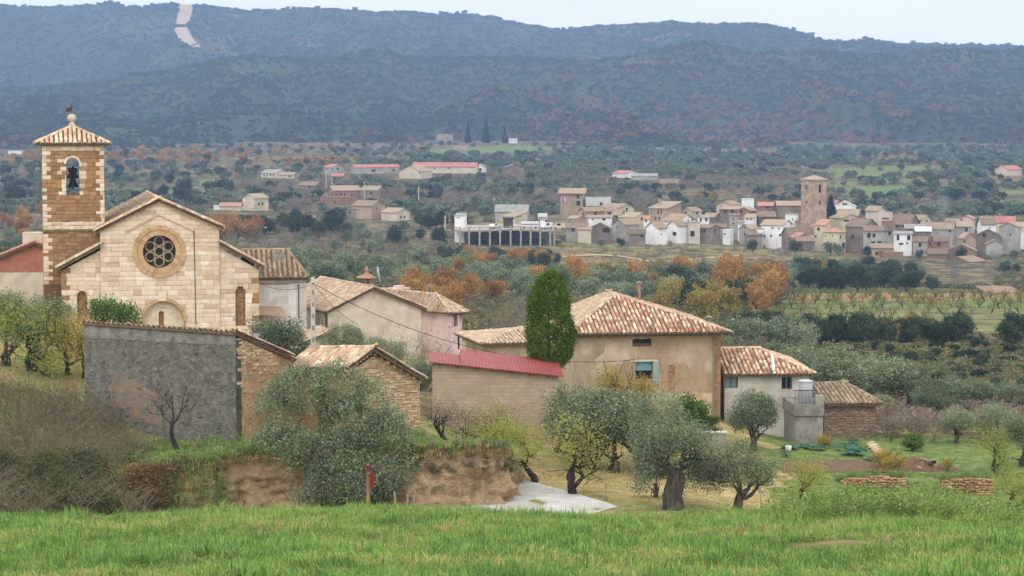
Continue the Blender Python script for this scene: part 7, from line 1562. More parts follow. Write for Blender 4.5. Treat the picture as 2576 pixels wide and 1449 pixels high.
Z('holm', (900, 1180, 560, 620), 14, (.8, 1.2), 'dark holm oak below the tan stone farmhouse', TH, 36, short='holm oak below the stone farm')
Z('holm', (1990, 2576, 655, 700), 26, (.6, 1.0), 'dark shrubby oak on the bank under the village', TH, 37, short='shrubby oak under the village')
Z('holm', (0, 640, 470, 540), 22, (.9, 1.5), 'dark holm oak on the left of the valley', TH, 38, short='holm oak across the valley')
Z('bare', (1170, 1350, 790, 880), 14, (.9, 1.3), 'bare grey tree left of the cypress', TB, 41, lo=175, short='bare grey tree')
Z('bare', (560, 1130, 600, 690), 60, (.9, 1.4), 'bare brownish tree on the slope below the far farms', TB, 42, short='bare tree below the farms')
Z('bare', (1140, 1420, 622, 645), 14, (.5, .7), 'bare bush at the feet of the viaduct pillars', TB, 43, short='bare bush under the viaduct')
Z('bare', (1420, 2020, 625, 690), 14, (.45, .7), 'bare bush on the brown bank below the village', TB, 44, short='bare bush under the village')
Z('bare', (1850, 2050, 860, 930), 14, (.8, 1.1), 'bare bush behind the low grey house', TB, 45, lo=175, short='bare bush in the gully')
Z('bare', (265, 640, 560, 640), 24, (.9, 1.2), 'bare tree behind the church roof', TB, 46, short='bare tree past the church')
Z('bare', (2250, 2576, 600, 690), 30, (.8, 1.2), 'bare bush right of the brick sheds', TB, 47, short='bare bush by the brick sheds')
rg = random.Random(50)
for row in range(9):
    v = 748 + row * row * .9 + row * 3.4; n = int(19 - row * .6)
    for i in range(n):
        u = 1945 + (2590 - 1945) * (i + .5 * (row % 2)) / n + rg.uniform(-9, 9); p = ground_at(u, v + rg.uniform(-1.5, 1.5), 250)
        if row > 5 and u > 2440: continue
        sz_ = rg.uniform(.42, .66); plant('orchard_m%d' % rg.randrange(2), p, sz_, rg.uniform(0, 6.28), 'almond_tree', '%s yellow-green orchard tree, %s row from the back, %s' % (size_of(sz_, .42, .66), ('first', 'second', 'third', 'fourth', 'fifth', 'sixth', 'seventh', 'eighth', 'ninth')[row], where_of(u)), 'almond tree', 'orchard rows on the right')
# ---- far countryside: too many trees to tell apart
def march(u, v, lo, hi, n=420):
    """vectorised sight-line / ground meeting points"""
    Ys = np.exp(np.linspace(math.log(lo), math.log(hi), n)); X = []; K = []
    for c in range(0, len(u), 400):
        uu, vv = u[c:c + 400], v[c:c + 400]; x_ = (uu - U0) / F; y_ = -(vv - V0) / F; dy = CP + y_ * SP; dz = -SP + y_ * CP
        x = (x_ / dy)[:, None] * Ys; z = (dz / dy)[:, None] * Ys; g = H(x, np.broadcast_to(Ys, x.shape)); hit = z <= g; k = hit.argmax(1); ok = hit.any(1)
        i = np.arange(len(uu)); X.append(np.stack([x[i, k], Ys[k], g[i, k]], 1)); K.append(ok)
    return np.concatenate(X), np.concatenate(K)
def far_scatter(name, fam, n, box, s, seed, label, cat_, dens=None):
    rg = np.random.default_rng(seed); m = int(n * 1.9); u = rg.uniform(box[0], box[1], m); v = rg.uniform(box[2], box[3], m); Q, ok = march(u, v, 560, 1990)
    for q in GREEN_FIELDS: ok &= ~inpoly(u, v - 1, q)
    if dens is not None: ok &= rg.random(m) < dens(Q[:, 0], Q[:, 1])
    sc = rg.uniform(s[0], s[1], m); hp = 3.6 * sc * F / Q[:, 1]
    for i in np.nonzero(ok)[0]:
        if not clear_of_houses(u[i], v[i], Q[i, 1], hp[i], hp[i]): ok[i] = False
    Q, sc = Q[ok][:n], sc[ok][:n]; Q[:, 2] -= .15; m = len(Q)
    scatter(name, Q, sc, rg.uniform(0, 6.28, m), rg.integers(0, len(FAR[fam]), m), FAR[fam], label, cat_)
def clump(seed, th, sx=90, sy=60): return lambda x, y: np.where(fbm(x / sx, y / sy, seed, 2) > th, 1.0, .08)
def rows(seed, th):
    def f(x, y):
        k = (y + 70 * (fbm(x / 260, y / 500, 9, 2) - .5)) / 85.0; k = k - np.floor(k); return np.where((k > .8) | (k < .06) | (fbm(x / 90, y / 60, seed, 2) > th), 1.0, .05)
    return f
far_scatter('far_olive_groves', 'olive', 1900, (-80, 2660, 374, 545), (.8, 1.35), 71, 'grey-green olive groves on the far terraces', 'olive grove', clump(81, .48))
far_scatter('far_olive_terraces', 'olive', 900, (900, 2660, 366, 450), (.9, 1.5), 72, 'olive groves below the mountain foot', 'olive grove', clump(82, .42))
far_scatter('far_holm_oaks', 'holm', 420, (-80, 2660, 370, 540), (.7, 1.5), 73, 'dark evergreen oaks along the far terraces', 'oak wood', rows(83, .62))
far_scatter('far_bare_orchards', 'bare', 2300, (560, 2100, 425, 545), (.7, 1.15), 74, 'grey-brown bare orchards on the far slope', 'orchard', clump(84, .40))
far_scatter('far_bare_scrub', 'bare', 900, (-80, 2660, 380, 640), (.6, 1.1), 75, 'grey-brown bare scrub across the valley', 'scrub', clump(85, .5))
far_scatter('far_autumn_oaks', 'oak', 200, (0, 900, 372, 420), (.8, 1.5), 76, 'russet autumn oaks at the mountain foot', 'oak wood', clump(86, .5, 60, 40))
far_scatter('valley_brush', 'brush', 1500, (-40, 2620, 545, 745), (.6, 1.1), 77, 'low brush on the banks below the village', 'brush', clump(87, .45, 30, 20))
def slope_scatter(name, fam, n, poly, s, seed, label, cat_, lo=150, hi=520, protos=None, clear=False):
    rg = np.random.default_rng(seed); us = [p[0] for p in poly]; vs = [p[1] for p in poly]; m = n * 5; u = rg.uniform(min(us), max(us), m); v = rg.uniform(min(vs), max(vs), m); k = inpoly(u, v, poly); u, v = u[k][:n], v[k][:n]
    Q, ok = march(u, v, lo, hi); Q = Q[ok]; Q[:, 2] -= .05; m = len(Q); pr = protos or FAR[fam]
    return scatter(name, Q, rg.uniform(s[0], s[1], m), rg.uniform(0, 6.28, m), rg.integers(0, len(pr), m), pr, label, cat_)
slope_scatter('slope_scrub', 'brush', 620, [(2080, 850), (2600, 848), (2600, 985), (2300, 960), (2080, 900)], (.25, .55), 78, 'low mixed scrub on the slope below the orchard hedge', 'scrub')
slope_scatter('slope_bushes', 'holm', 110, [(2080, 855), (2600, 852), (2600, 985), (2300, 960), (2080, 900)], (.16, .34), 97, 'dark green bushes dotted over the scrub slope', 'scrub')
slope_scatter('gully_brush', 'brush', 420, [(1100, 760), (1960, 770), (2060, 880), (2000, 960), (1850, 900), (1480, 800), (1340, 860), (1170, 860)], (.3, .7), 79, 'tangled brush in the gully behind the houses', 'brush')
slope_scatter('garden_brush', 'bare', 150, [(2190, 1010), (2600, 1010), (2600, 1100), (2330, 1108), (2190, 1100)], (.25, .5), 80, 'reddish bare brush behind the garden lawn', 'brush', 138)
slope_scatter('valley_undergrowth', 'brush', 900, [(640, 700), (2000, 700), (1960, 800), (1340, 800), (1150, 790), (800, 720)], (.35, .8), 96, 'grey-green undergrowth between the valley olives', 'brush', 200, 560)
slope_scatter('bank_scrub', 'bare', 260, [(1390, 622), (2020, 622), (2040, 690), (1390, 690)], (.22, .5), 98, 'low grey-brown scrub on the slope below the village', 'scrub', 480, 760)
# ---- mountain scrub
def hill_scatter(name, fam, n, s, seed, label, mask, y0, y1):
    rg = np.random.default_rng(seed); m = n * 4; y = rg.uniform(y0, y1, m); u = rg.uniform(-120, 2700, m); x = (u - U0) / F * y; z = MH(x, y); uu, vv = proj(x, y, z)
    ok = ~inpoly(uu, vv, FIREBREAK) & (rg.random(m) < mask(x, y, uu, vv)); x, y, z = x[ok][:n], y[ok][:n], z[ok][:n]; k = len(x)
    scatter(name, np.stack([x, y, z - .3], 1), rg.uniform(s[0], s[1], k) * (1 + .8 * (rg.random(k) < .06)), rg.uniform(0, 6.28, k), rg.integers(0, 3, k), FAR[fam], label, 'scrub')
nz1 = lambda x, y, sd, a, b: fbm(x / a, y / b, sd, 3)
hill_scatter('mountain_scrub', 'scrub', 15000, (.5, 1.1), 91, 'dark evergreen scrub covering the near mountain slopes', lambda x, y, u, v: np.where(nz1(x, y, 101, 110, 160) > .47, 1, .3), 1960, 3300)
hill_scatter('mountain_thicket', 'thick', 16000, (.8, 1.9), 92, 'olive-brown thicket on the near mountain slopes', lambda x, y, u, v: np.where(nz1(x, y, 102, 80, 100) > .45, 1, .25), 1960, 3300)
hill_scatter('mountain_autumn_oaks', 'rust', 2600, (.7, 1.5), 93, 'patches of russet oaks on the right-hand mountain slopes', lambda x, y, u, v: np.where(nz1(x, y, 103, 70, 90) > .52, 1, .05) * np.clip((u - 900) / 500, .08, 1) * np.clip((v - 150) / 60, .1, 1), 1980, 3150)
hill_scatter('ridge_scrub', 'scrub', 9000, (.7, 1.5), 94, 'dark scrub on the back ridge and along the skyline', lambda x, y, u, v: np.where(nz1(x, y, 104, 130, 200) > .46, 1, .35), 3500, 4760)
hill_scatter('ridge_thicket', 'thick', 11000, (1.0, 2.2), 95, 'grey-green low thicket on the back ridge', lambda x, y, u, v: np.where(nz1(x, y, 105, 90, 140) > .45, 1, .3), 3500, 4720)
# ================================================================ BANKS, TRACK, GRASS, GARDEN, POLES
pm('earth_cliff', ['#7a664e', '#9c8464', '#b59c7c'], scale=2.2, bump=1.0, bscale=7, zs=1.8, bdist=.15, stain='#8f7452', sscale=.8, smix=.7)
pm('bank_top', ['#4a5a28', '#66702f', '#7d7a44'], scale=3, bump=.6, bscale=12, stain='#7c6a48', sscale=.8)
pm('track_concrete', ['#9c9a95', '#b4b2ad', '#c2c0bc'], scale=1.2, bump=.2, bscale=8, stain='#a8a49c', sscale=.5)
pm('garden_soil', ['#4d3a2a', '#634c38', '#765c45'], scale=4, bump=.8, bscale=12)
pm('post_wood', ['#7a5538', '#96704e', '#a8825e'], scale=8, bump=.3, zs=.2); flat('red_paint', '#741a1e', .6); flat('dead_wood', '#8d8272', .9)
leafmat('blue_blade', ['#3c5c2c', '#53743c', '#6c8a4c', '#869c62'], trans=.25, objvar=.2); leafmat('pale_blade', ['#74803e', '#909a50', '#a8ac64', '#bcb67c'], trans=.3, objvar=.2)
def tint_tuft(name, seed, n, L, w, mat, spread=.06, lean=.5):
    rng = np.random.default_rng(seed); a = rng.uniform(0, 6.28, n); p = rng.normal(size=(n, 2)) * spread; ln = L * rng.uniform(.5, 1.25, n); le = rng.uniform(.1, lean, n) * ln; V = []; Fs = []; 
    for i in range(n):
        d = np.array([math.cos(a[i]), math.sin(a[i])]); s = np.array([-d[1], d[0]]) * w * rng.uniform(.6, 1.3); b = len(V)
        for t, ww in ((0, 1), (.45, .9), (.8, .55), (1, .1)):
            c = p[i] + d * le[i] * t * t; z = ln[i] * (t - .35 * t * t * (le[i] / ln[i])); V += [(c[0] - s[0] * ww, c[1] - s[1] * ww, z - .02), (c[0] + s[0] * ww, c[1] + s[1] * ww, z - .02)]
        Fs += [(b, b + 1, b + 3, b + 2), (b + 2, b + 3, b + 5, b + 4), (b + 4, b + 5, b + 7, b + 6)]
    return mesh_np(name, np.array(V), np.array(Fs), tint=np.repeat(rng.uniform(.1, .9, n), 3), mat=mat)
TUFT = [tint_tuft('grass_tuft_%d' % i, 300 + i, 26, .23 + .04 * (i % 3), .0095, ('grass_blade', 'grass_blade', 'blue_blade', 'pale_blade', 'grass_blade')[i], .13, 1.9) for i in range(5)] + [tint_tuft('tall_tuft', 306, 18, .38, .010, 'grass_blade', .06, .8), tint_tuft('dry_tuft', 307, 16, .2, .006, 'dry_blade', .07, .9)]
DRY = [tint_tuft('dry_tuft_%d' % i, 310 + i, 20, .17, .008, 'dry_blade', .12, 1.0) for i in range(2)] + [tint_tuft('mixed_tuft_%d' % i, 313 + i, 22, .14, .009, 'grass_blade', .12, .9) for i in range(2)]
def weed(name, seed, n, hgt, mat, size):
    rng = np.random.default_rng(seed); st = []
    for k in range(7):
        p = rng.normal(size=2) * .08; d = rng.normal(size=2) * .3; z = np.linspace(0, hgt * rng.uniform(.6, 1.1), 6); st.append(np.stack([p[0] + d[0] * z, p[1] + d[1] * z, z], 1))
    q = np.concatenate(st); C = q[rng.integers(0, len(q), n)] + rng.normal(size=(n, 3)) * .05; C[:, 2] = np.maximum(C[:, 2], .01)
    V, Fq, t = leaves(C, size, .55, rng, up=.2); return mesh_np(name, V, Fq, tint=t, mat=mat)
WEED = [weed('weed_%d' % i, 320 + i, 150, .42, 'weed_leaf', .062) for i in range(3)]
# field grass
rng = np.random.default_rng(330); n = 60000
y = 29 + (67 - 29) * rng.random(n) ** .8; x = rng.uniform(-1, 1, n) * (.245 * y + 2.5); z = H(x, y); dens = fbm(x / 1.3, y / 1.3, 51, 3); dry = fbm(x / 2.5, y / 2.5, 52, 3); u_, v_ = proj(x, y, z)
bare_p = (fbm(x / 1.8, y / 1.8, 55, 3) + .25 * ((u_ > 2250) & (v_ < 1345) & (v_ > 1265))) > .72
keep = (rng.random(n) < .45 + .9 * dens) & ~bare_p; x, y, z, dens, dry = x[keep], y[keep], z[keep], dens[keep], dry[keep]; m = len(x)
ix = rng.integers(0, 5, m); ix = np.where((dry < .46) & (rng.random(m) < .5), 2, ix); ix = np.where((rng.random(m) < .09) & (dens > .5), 5, ix); ix = np.where((rng.random(m) < .12 + .4 * (dry > .58)), 6, ix)
scatter('field_grass', np.stack([x, y, z - .02], 1), (.2 + 1.1 * dens) * rng.uniform(.55, 1.2, m), rng.uniform(0, 6.28, m), ix, TUFT, 'bright green meadow grass in the foreground', 'grass')
# broad-leaved weeds on the field edge, mostly at the right
n = 520; y = rng.uniform(54, 65, n); u = np.where(rng.random(n) < .93, rng.normal(2240, 120, n), rng.uniform(1700, 2576, n)); x = (u - U0) / F * y; ok = (rng.random(n) < .9); x, y = x[ok], y[ok]; m = len(x)
scatter('field_weeds', np.stack([x, y, H(x, y)], 1), rng.uniform(.6, 1.5, m), rng.uniform(0, 6.28, m), rng.integers(0, 3, m), WEED, 'leafy green weeds along the upper edge of the meadow', 'weeds')
n = 260; y = rng.uniform(56, 64, n); u = rng.uniform(2330, 2620, n); x = (u - U0) / F * y
scatter('field_straw', np.stack([x, y, H(x, y)], 1), rng.uniform(.7, 1.2, n), rng.uniform(0, 6.28, n), rng.integers(0, 2, n), DRY, 'pale dry straw at the right edge of the meadow', 'straw')
# short grass beyond
slope_scatter('orchard_grass', None, 9000, [(1290, 1090), (1960, 1080), (1960, 1290), (1290, 1290)], (.35, .95), 331, 'dry tufted grass under the almond trees', 'grass', 98, 140, DRY)
slope_scatter('garden_grass', None, 6500, [(1950, 1095), (2620, 1100), (2620, 1295), (1950, 1295)], (.25, .75), 332, 'green grass round the vegetable garden', 'grass', 98, 150, [TUFT[0], TUFT[2], DRY[2], DRY[3], DRY[0]])
slope_scatter('left_meadow_grass', None, 5000, [(-40, 880), (230, 880), (230, 1000), (-40, 1000)], (.7, 1.5), 333, 'dry and green grass around the left almond tree', 'grass', 105, 150, DRY)

# ---- earth banks
def bank(label, pts, topd, seed):
    """pts = (u, distance, sheet row of the top edge); eroded face in front, turf on top"""
    U = np.array([p[0] for p in pts], float); n = max(2, int(np.hypot(np.diff([P(p[0], 1200, p[1]).x for p in pts]), np.diff([p[1] for p in pts])).sum() / .075)); t = np.linspace(0, len(pts) - 1, n); k = np.arange(len(pts))
    u = np.interp(t, k, U); Y = np.interp(t, k, [p[1] for p in pts]); vt = np.interp(t, k, [p[2] for p in pts]) + 9 * (fbm(t * 3, t * 0, seed, 3) - .5)
    zt = zof(vt, Y); x = (u - U0) / F * Y; zb = H(x, Y) - .35; V = []; nr = 28; nt = 10
    nx = np.gradient(Y); ny = -np.gradient(x); ln = np.hypot(nx, ny) + 1e-9; nx, ny = nx / ln, ny / ln; s = np.sign(-ny); s[s == 0] = 1; 
    for r in range(nr + 1):
        f = r / nr; zz = zb + (zt - zb) * f; L = np.cumsum(np.r_[0, np.hypot(np.diff(x), np.diff(Y))])
        sh = math.sin(math.pi * min(1, f * 1.0 + .18)); led = zz * 2.6 + 2.2 * fbm(L / 1.4, zz / 2, seed + 2, 3); led = led - np.floor(led)
        d = (fbm(L / 1.6, zz / 1.2, seed + 1, 3) - .5) * 1.3 * sh + (fbm(L / .42, zz / .3, seed + 9, 4) - .5) * .5 * sh + .45 * (1 - f) ** 2 + .05 * (led < .5) * sh - np.maximum(0, fbm(L / .7, zz / 5, seed + 3, 2) - .6) * 2.6 * sh
        V.append(np.stack([x + nx * d, Y + ny * d, zz], 1))
    top = V[-1]
    for r in range(1, nt + 1):
        f = r / nt; yy = np.maximum(Y, Y + (topd - Y) * f); xx = x * (yy / Y) * (1 - .0 * f); gz = H(xx, yy); zz = zt * (1 - f) + (gz + .02) * f + .12 * (fbm(xx / .7, yy / .7, seed + 5, 3) - .5) + .1 * math.sin(math.pi * f)
        V.append(np.stack([xx, yy, zz], 1))
    A = np.concatenate(V); R_ = len(V); i = np.arange(R_ - 1)[:, None] * n + np.arange(n - 1)[None]; q = np.stack([i, i + 1, i + n + 1, i + n], -1).reshape(-1, 4)
    me = mesh_np('earth_bank', A, q, smooth=True); me.materials.append(MATS['earth_cliff']); me.materials.append(MATS['bank_top'])
    r_of = np.repeat(np.arange(R_ - 1), n - 1); c_of = np.tile(np.arange(n - 1), R_ - 1); th = nr - 1 - 5 * np.maximum(0, fbm(c_of / 14.0, c_of * 0.0, seed + 7, 3) - .42)
    me.polygons.foreach_set('material_index', (r_of >= th).astype(np.int32)); me.update()
    o = tag(obj('earth_bank', me), label, 'bank', kind='structure'); top_pts = A[(nr) * n:].reshape(-1, n, 3); return o, top_pts, np.stack(V[:nr])
bk1, tp1, cl1 = bank('eroded ochre earth bank below the grey wall', [(250, 104, 1235), (320, 103.5, 1200), (400, 103, 1165), (450, 103, 1150), (520, 103, 1165), (545, 104, 1150), (600, 104.5, 1140), (660, 104.5, 1138), (740, 104, 1150), (800, 104, 1170), (900, 104.5, 1185), (960, 105, 1180)], 111.8, 401)
bk2, tp2, cl2 = bank('eroded ochre earth bank with a flat turf top beside the track', [(945, 103.5, 1165), (985, 103, 1130), (1050, 103, 1122), (1120, 103.2, 1124), (1200, 103.5, 1118), (1245, 104, 1120), (1268, 104.8, 1126), (1282, 106, 1134), (1288, 108, 1136), (1286, 111, 1126), (1276, 113, 1110)], 113.5, 402)
def tuft_on(name, pts, n, s, seed, label, protos, jit=.08):
    rng = np.random.default_rng(seed); q = pts.reshape(-1, 3); k = rng.integers(0, len(q), n); Q = q[k] + rng.normal(size=(n, 3)) * np.array([jit, jit, 0])
    scatter(name, Q, rng.uniform(s[0], s[1], n), rng.uniform(0, 6.28, n), rng.integers(0, len(protos), n), protos, label, 'grass')
TW = [FAR['brush'][0]]
tuft_on('mound_grass', tp1, 3200, (.5, 1.3), 411, 'green grass and ivy on the mound before the grey wall', [TUFT[0], TUFT[2], DRY[2], WEED[1], DRY[0]])
tuft_on('bank_top_grass', tp2, 2600, (.4, .9), 412, 'clover green turf on top of the right-hand bank', [TUFT[0], WEED[0], DRY[2], WEED[2]])
tuft_on('hanging_grass', np.concatenate([tp1[:2].reshape(-1, 3), cl1[24:].reshape(-1, 3), tp2[:2].reshape(-1, 3), cl2[24:].reshape(-1, 3)]), 900, (.8, 1.6), 413, 'dry plants hanging over the lips of the banks', [DRY[0], DRY[1], DRY[2]])
rg = random.Random(77)
for i, (c, a, b) in enumerate(((cl2, 30, 60), (cl2, 70, 100), (cl1, 40, 70))):
    pass
SHAGGY = [(575, 950, 1070, 119.7), (1140, 1440, 1080, 119.1)]
for k_, (xa, xb, yt_, Yw_) in enumerate(SHAGGY):
    A_ = P(*S(4, xa, yt_), Yw_); B_ = P(*S(4, xb, yt_), Yw_); q_ = np.array([[A_.x + (B_.x - A_.x) * t + 0, Yw_ + .15 + .1 * j, A_.z - .12] for t in np.linspace(-.05, 1.05, 60) for j in range(6)]); tuft_on(('wall_top_grass', 'wall_top_weeds')[k_], q_, 260, (.35, .9), 415 + k_, ('shaggy grass on top of the longer terrace wall', 'shaggy grass on top of the right terrace wall')[k_], [TUFT[0], DRY[2], WEED[0], DRY[0]])
tuft_on('bank_ivy', cl1[4:, : int(cl1.shape[1] * .42)].reshape(-1, 3), 420, (.6, 1.3), 416, 'green ivy and dry stalks over the left bank', [WEED[1], WEED[2], DRY[0], DRY[1]])
tuft_on('bank_bushes', np.concatenate([cl2[17:, : int(cl2.shape[1] * .7)].reshape(-1, 3), cl1[20:, : int(cl1.shape[1] * .5)].reshape(-1, 3)]), 120, (.10, .2), 414, 'grey-brown low bushes clinging to the banks', FAR['brush'] + FAR['bare'][:1])
# ---- concrete track
def drape(name, rows_px, nu, mat, label, cat_, lift=.02, lo=68):
    V = []; Fs = []
    for (a, b) in rows_px:
        for i in range(nu + 1):
            u = a[0] + (b[0] - a[0]) * i / nu; v = a[1] + (b[1] - a[1]) * i / nu; p = ground_at(u, v, lo); V.append((p.x, p.y, p.z + lift))
    m = nu + 1
    for r in range(len(rows_px) - 1): Fs += [(r * m + i, r * m + i + 1, (r + 1) * m + i + 1, (r + 1) * m + i) for i in range(nu)]
    return tag(obj(name, mesh_py(name, V, Fs, mat, True)), label, cat_, kind='structure')
tE = [(1255, 1197), (1313, 1209), (1360, 1221), (1420, 1236), (1480, 1254), (1530, 1268), (1556, 1278)]
V = []; 
for (u, v) in tE:
    p = ground_at(u, v, 100); n_ = 10
    for i in range(n_ + 1):
        q = Vector((p.x - .55 * i, p.y - .95 * i, 0)); V.append((q.x, q.y, max(Hs(q.x, q.y) + .03, zof(1300, q.y) if False else -99)))
Fs = [(r * 11 + i, r * 11 + i + 1, (r + 1) * 11 + i + 1, (r + 1) * 11 + i) for r in range(len(tE) - 1) for i in range(10)]
V = [(a, b, c + .01) for a, b, c in V]
tag(obj('concrete_track', mesh_py('concrete_track', V, Fs, 'track_concrete', True)), 'pale concrete farm track curving round the bank', 'track', kind='structure')

# ---- bramble thicket at the left
rng = np.random.default_rng(421); lines = []; pts0 = []
n = 2900; u = rng.uniform(-120, 345, n); Y = 99 + 19 * rng.random(n); x = (u - U0) / F * Y; g = H(x, Y); uu, vv = proj(x, Y, g + 1.0)
edge = np.interp(u, [-120, 200, 260, 345], [930, 930, 990, 1090]); ok = vv > edge; x, Y, g = x[ok], Y[ok], g[ok]
for a, b, c in zip(x, Y, g):
    L = rng.uniform(.9, 2.1); d = np.array([rng.normal() * .45, rng.normal() * .3, 1.0]); t = np.linspace(0, 1, 5)[:, None]; bend = np.array([rng.normal() * .7, rng.normal() * .4, -.35]); P0 = np.array([a, b, c - .1])
    lines.append((P0 + d * L * t + bend * (t ** 2) * L * .5, np.linspace(.02, .008, 5), 4))
    for k in range(2):
        j = rng.integers(1, 4); q = lines[-1 - k][0][j]; lines.append((q + (np.array([rng.normal(), rng.normal() * .6, .6]) * rng.uniform(.3, .8)) * np.linspace(0, 1, 4)[:, None], np.linspace(.009, .004, 4), 4))
Vt, Ft = tubes(lines, (3, 3, 3, 3, 3))
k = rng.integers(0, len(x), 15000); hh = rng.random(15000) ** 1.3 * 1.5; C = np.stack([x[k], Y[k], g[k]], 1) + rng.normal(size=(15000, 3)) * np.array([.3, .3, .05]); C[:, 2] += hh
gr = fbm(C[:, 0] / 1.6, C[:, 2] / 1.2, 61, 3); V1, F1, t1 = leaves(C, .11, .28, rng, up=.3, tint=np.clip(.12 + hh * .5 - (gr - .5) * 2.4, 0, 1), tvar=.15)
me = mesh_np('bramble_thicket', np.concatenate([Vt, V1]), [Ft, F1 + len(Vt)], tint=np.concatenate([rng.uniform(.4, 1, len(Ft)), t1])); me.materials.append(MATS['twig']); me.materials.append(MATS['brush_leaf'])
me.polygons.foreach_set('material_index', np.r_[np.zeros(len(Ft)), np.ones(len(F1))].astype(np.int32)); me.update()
tag(obj('bramble_thicket', me), 'tangled grey-brown bramble thicket on the left slope', 'thicket', kind='stuff')
rs = np.random.default_rng(422); us_ = rs.uniform(-60, 330, 46); Ys_ = rs.uniform(99.5, 108, 46); xs_ = (us_ - U0) / F * Ys_
scatter('thicket_shrubs', np.stack([xs_, Ys_, H(xs_, Ys_) - .1], 1), rs.uniform(.5, 1.15, 46), rs.uniform(0, 6.28, 46), np.zeros(46), [PROTO['thicket_shrub'][1]], 'dark green shrubs inside the left thicket', 'shrubs')
# rusty bracken on the left bank
n = 5000; u = rng.normal(375, 42, n); Yb = rng.uniform(102.2, 103.4, n); vb_ = rng.uniform(1165, 1268, n); C = np.array([tuple(P(a, b, c)) for a, b, c in zip(u, vb_, Yb)])
leafmat('bracken_leaf', ['#5e4832', '#7a6044', '#907a56', '#726c46'], trans=.25); V1, F1, t1 = leaves(C, .16, .3, rng, up=-.4)
tag(obj('bracken', mesh_np('bracken', V1, F1, tint=t1, mat='bracken_leaf')), 'rusty bracken hanging on the left earth bank', 'bracken', kind='stuff')

# ---- marker post, stakes, dead stumps
def stake(u, vb, vt, Y, r, mat, name, label, cat_, lean=0.0, group=None):
    b = P(u, vb, Y); b.z = Hs(b.x, b.y) - .1; t = P(u + lean, vt, Y); o = thing(name, b, 0, label, cat_, group)
    q = (t.x - b.x, 0, t.z - b.z); obj('shaft', MB().bar((0, 0, 0), q, r, 8, r * .85).mesh('shaft', mat), o); obj('tip', MB().bar(q, (q[0] * 1.01, 0, q[2] + r * 1.2), r * .85, 8, r * .2).mesh('tip', mat), o); return o, q
mp_, q = stake(926, 1272, 1171, 63.2, .05, 'post_wood', 'marker_post', 'wooden marker post with a red band standing at the meadow edge', 'post')
obj('red_band', MB().bar((0, 0, q[2] - .16), (0, 0, q[2] + .012), .054, 12).mesh('red_band', 'red_paint'), mp_)
sg = thing('red_sign', (mp_.location.x + .11, mp_.location.y - .04, mp_.location.z + q[2] - .62), R(20), 'small red plate hanging on the marker post', 'sign'); obj('plate', MB().box((-.05, -.012, 0), (.05, .012, .42)).mesh('plate', 'red_paint'), sg); obj('bracket', MB().bar((-.13, 0, .36), (-.05, 0, .36), .012).mesh('bracket', 'iron'), sg)
for i, (x_, y0, y1, ln_, lb) in enumerate(((130, 1255, 1132, -2, 'tallest pale cane stake at the right part of the meadow edge'), (195, 1255, 1190, 3, 'short cane stake right of the tallest one'), (310, 1262, 1180, 5, 'leaning thin cane stake beside the leafy weeds'))):
    a = S(4, x_, y0); b = S(4, x_, y1); stake(a[0], a[1], b[1], 64, .016, 'dead_wood', 'cane_stake', lb, 'stake', ln_, 'cane stakes at the meadow edge')
for i, (x_, y0, y1, ln_, lb) in enumerate(((948, 1385, 1325, -6, 'left pale broken stump at the foot of the bank'), (1030, 1385, 1322, 9, 'leaning pale broken stump at the foot of the bank'), (1002, 1385, 1345, 3, 'shortest pale broken stump at the foot of the bank'), (1302, 1395, 1265, -1, 'tall grey dead stem in front of the bank'), (1432, 1390, 1258, 1, 'grey dead stem nearest the end of the bank'), (1133, 1330, 1240, 0, 'grey dead stem in the middle of the bank'))):
    a = S(2, x_, y0); b = S(2, x_, y1); stake(a[0], a[1], b[1], 100.5, .05 if i < 3 else .028, 'dead_wood', 'dead_stump', lb, 'stump', ln_, 'dead stumps below the bank')

# ---- vegetable garden
g4 = lambda x, y, lo=100: ground_at(*S(4, x, y), lo)
drape('soil_bed', [(S(4, 250, 985), S(4, 730, 985)), (S(4, 240, 1005), S(4, 790, 1005)), (S(4, 240, 1030), S(4, 850, 1030)), (S(4, 250, 1055), S(4, 860, 1055))], 14, 'garden_soil', 'dug brown soil bed of the vegetable garden', 'soil bed', .03, 100)
def cabbage(key, seed, R0, n):
    rng = np.random.default_rng(seed); V = []; Fs = []; T_ = []
    for i in range(n):
        a = i * 2.4; r = R0 * (.35 + .65 * i / n); el = 1.2 - .9 * i / n; d = np.array([math.cos(a) * math.cos(el), math.sin(a) * math.cos(el), math.sin(el)]); t = np.array([-math.sin(a), math.cos(a), 0]); up = np.cross(d, t); b = len(V); w = r * .5; o = np.array([0, 0, .08])
        for f, ww, c in ((0, .25, 0), (.35, .9, -.03), (.7, 1, .02), (1, .4, .1)): V += [tuple(o + d * r * f + t * w * ww - up * c), tuple(o + d * r * f + up * (.06 * r) - up * c), tuple(o + d * r * f - t * w * ww - up * c)]
        for k in range(3):
            for j in range(2): q = b + k * 3 + j; Fs.append((q, q + 1, q + 4, q + 3)); T_.append(rng.uniform(.2, .9))
    PROTO[key] = (None, mesh_np(key, np.array(V), np.array(Fs), smooth=True, tint=np.array(T_), mat='cabbage_leaf')); 
cabbage('cabbage_a', 431, .34, 16); cabbage('cabbage_b', 432, .3, 13)
rg = random.Random(433); spots = [(270 + 21 * i + rg.uniform(-5, 5), 918 + rg.uniform(-12, 12)) for i in range(20)] + [(600, 955), (625, 962), (655, 950), (680, 960), (640, 935), (740, 985), (760, 992), (265, 955), (272, 970), (640, 890), (665, 880)]
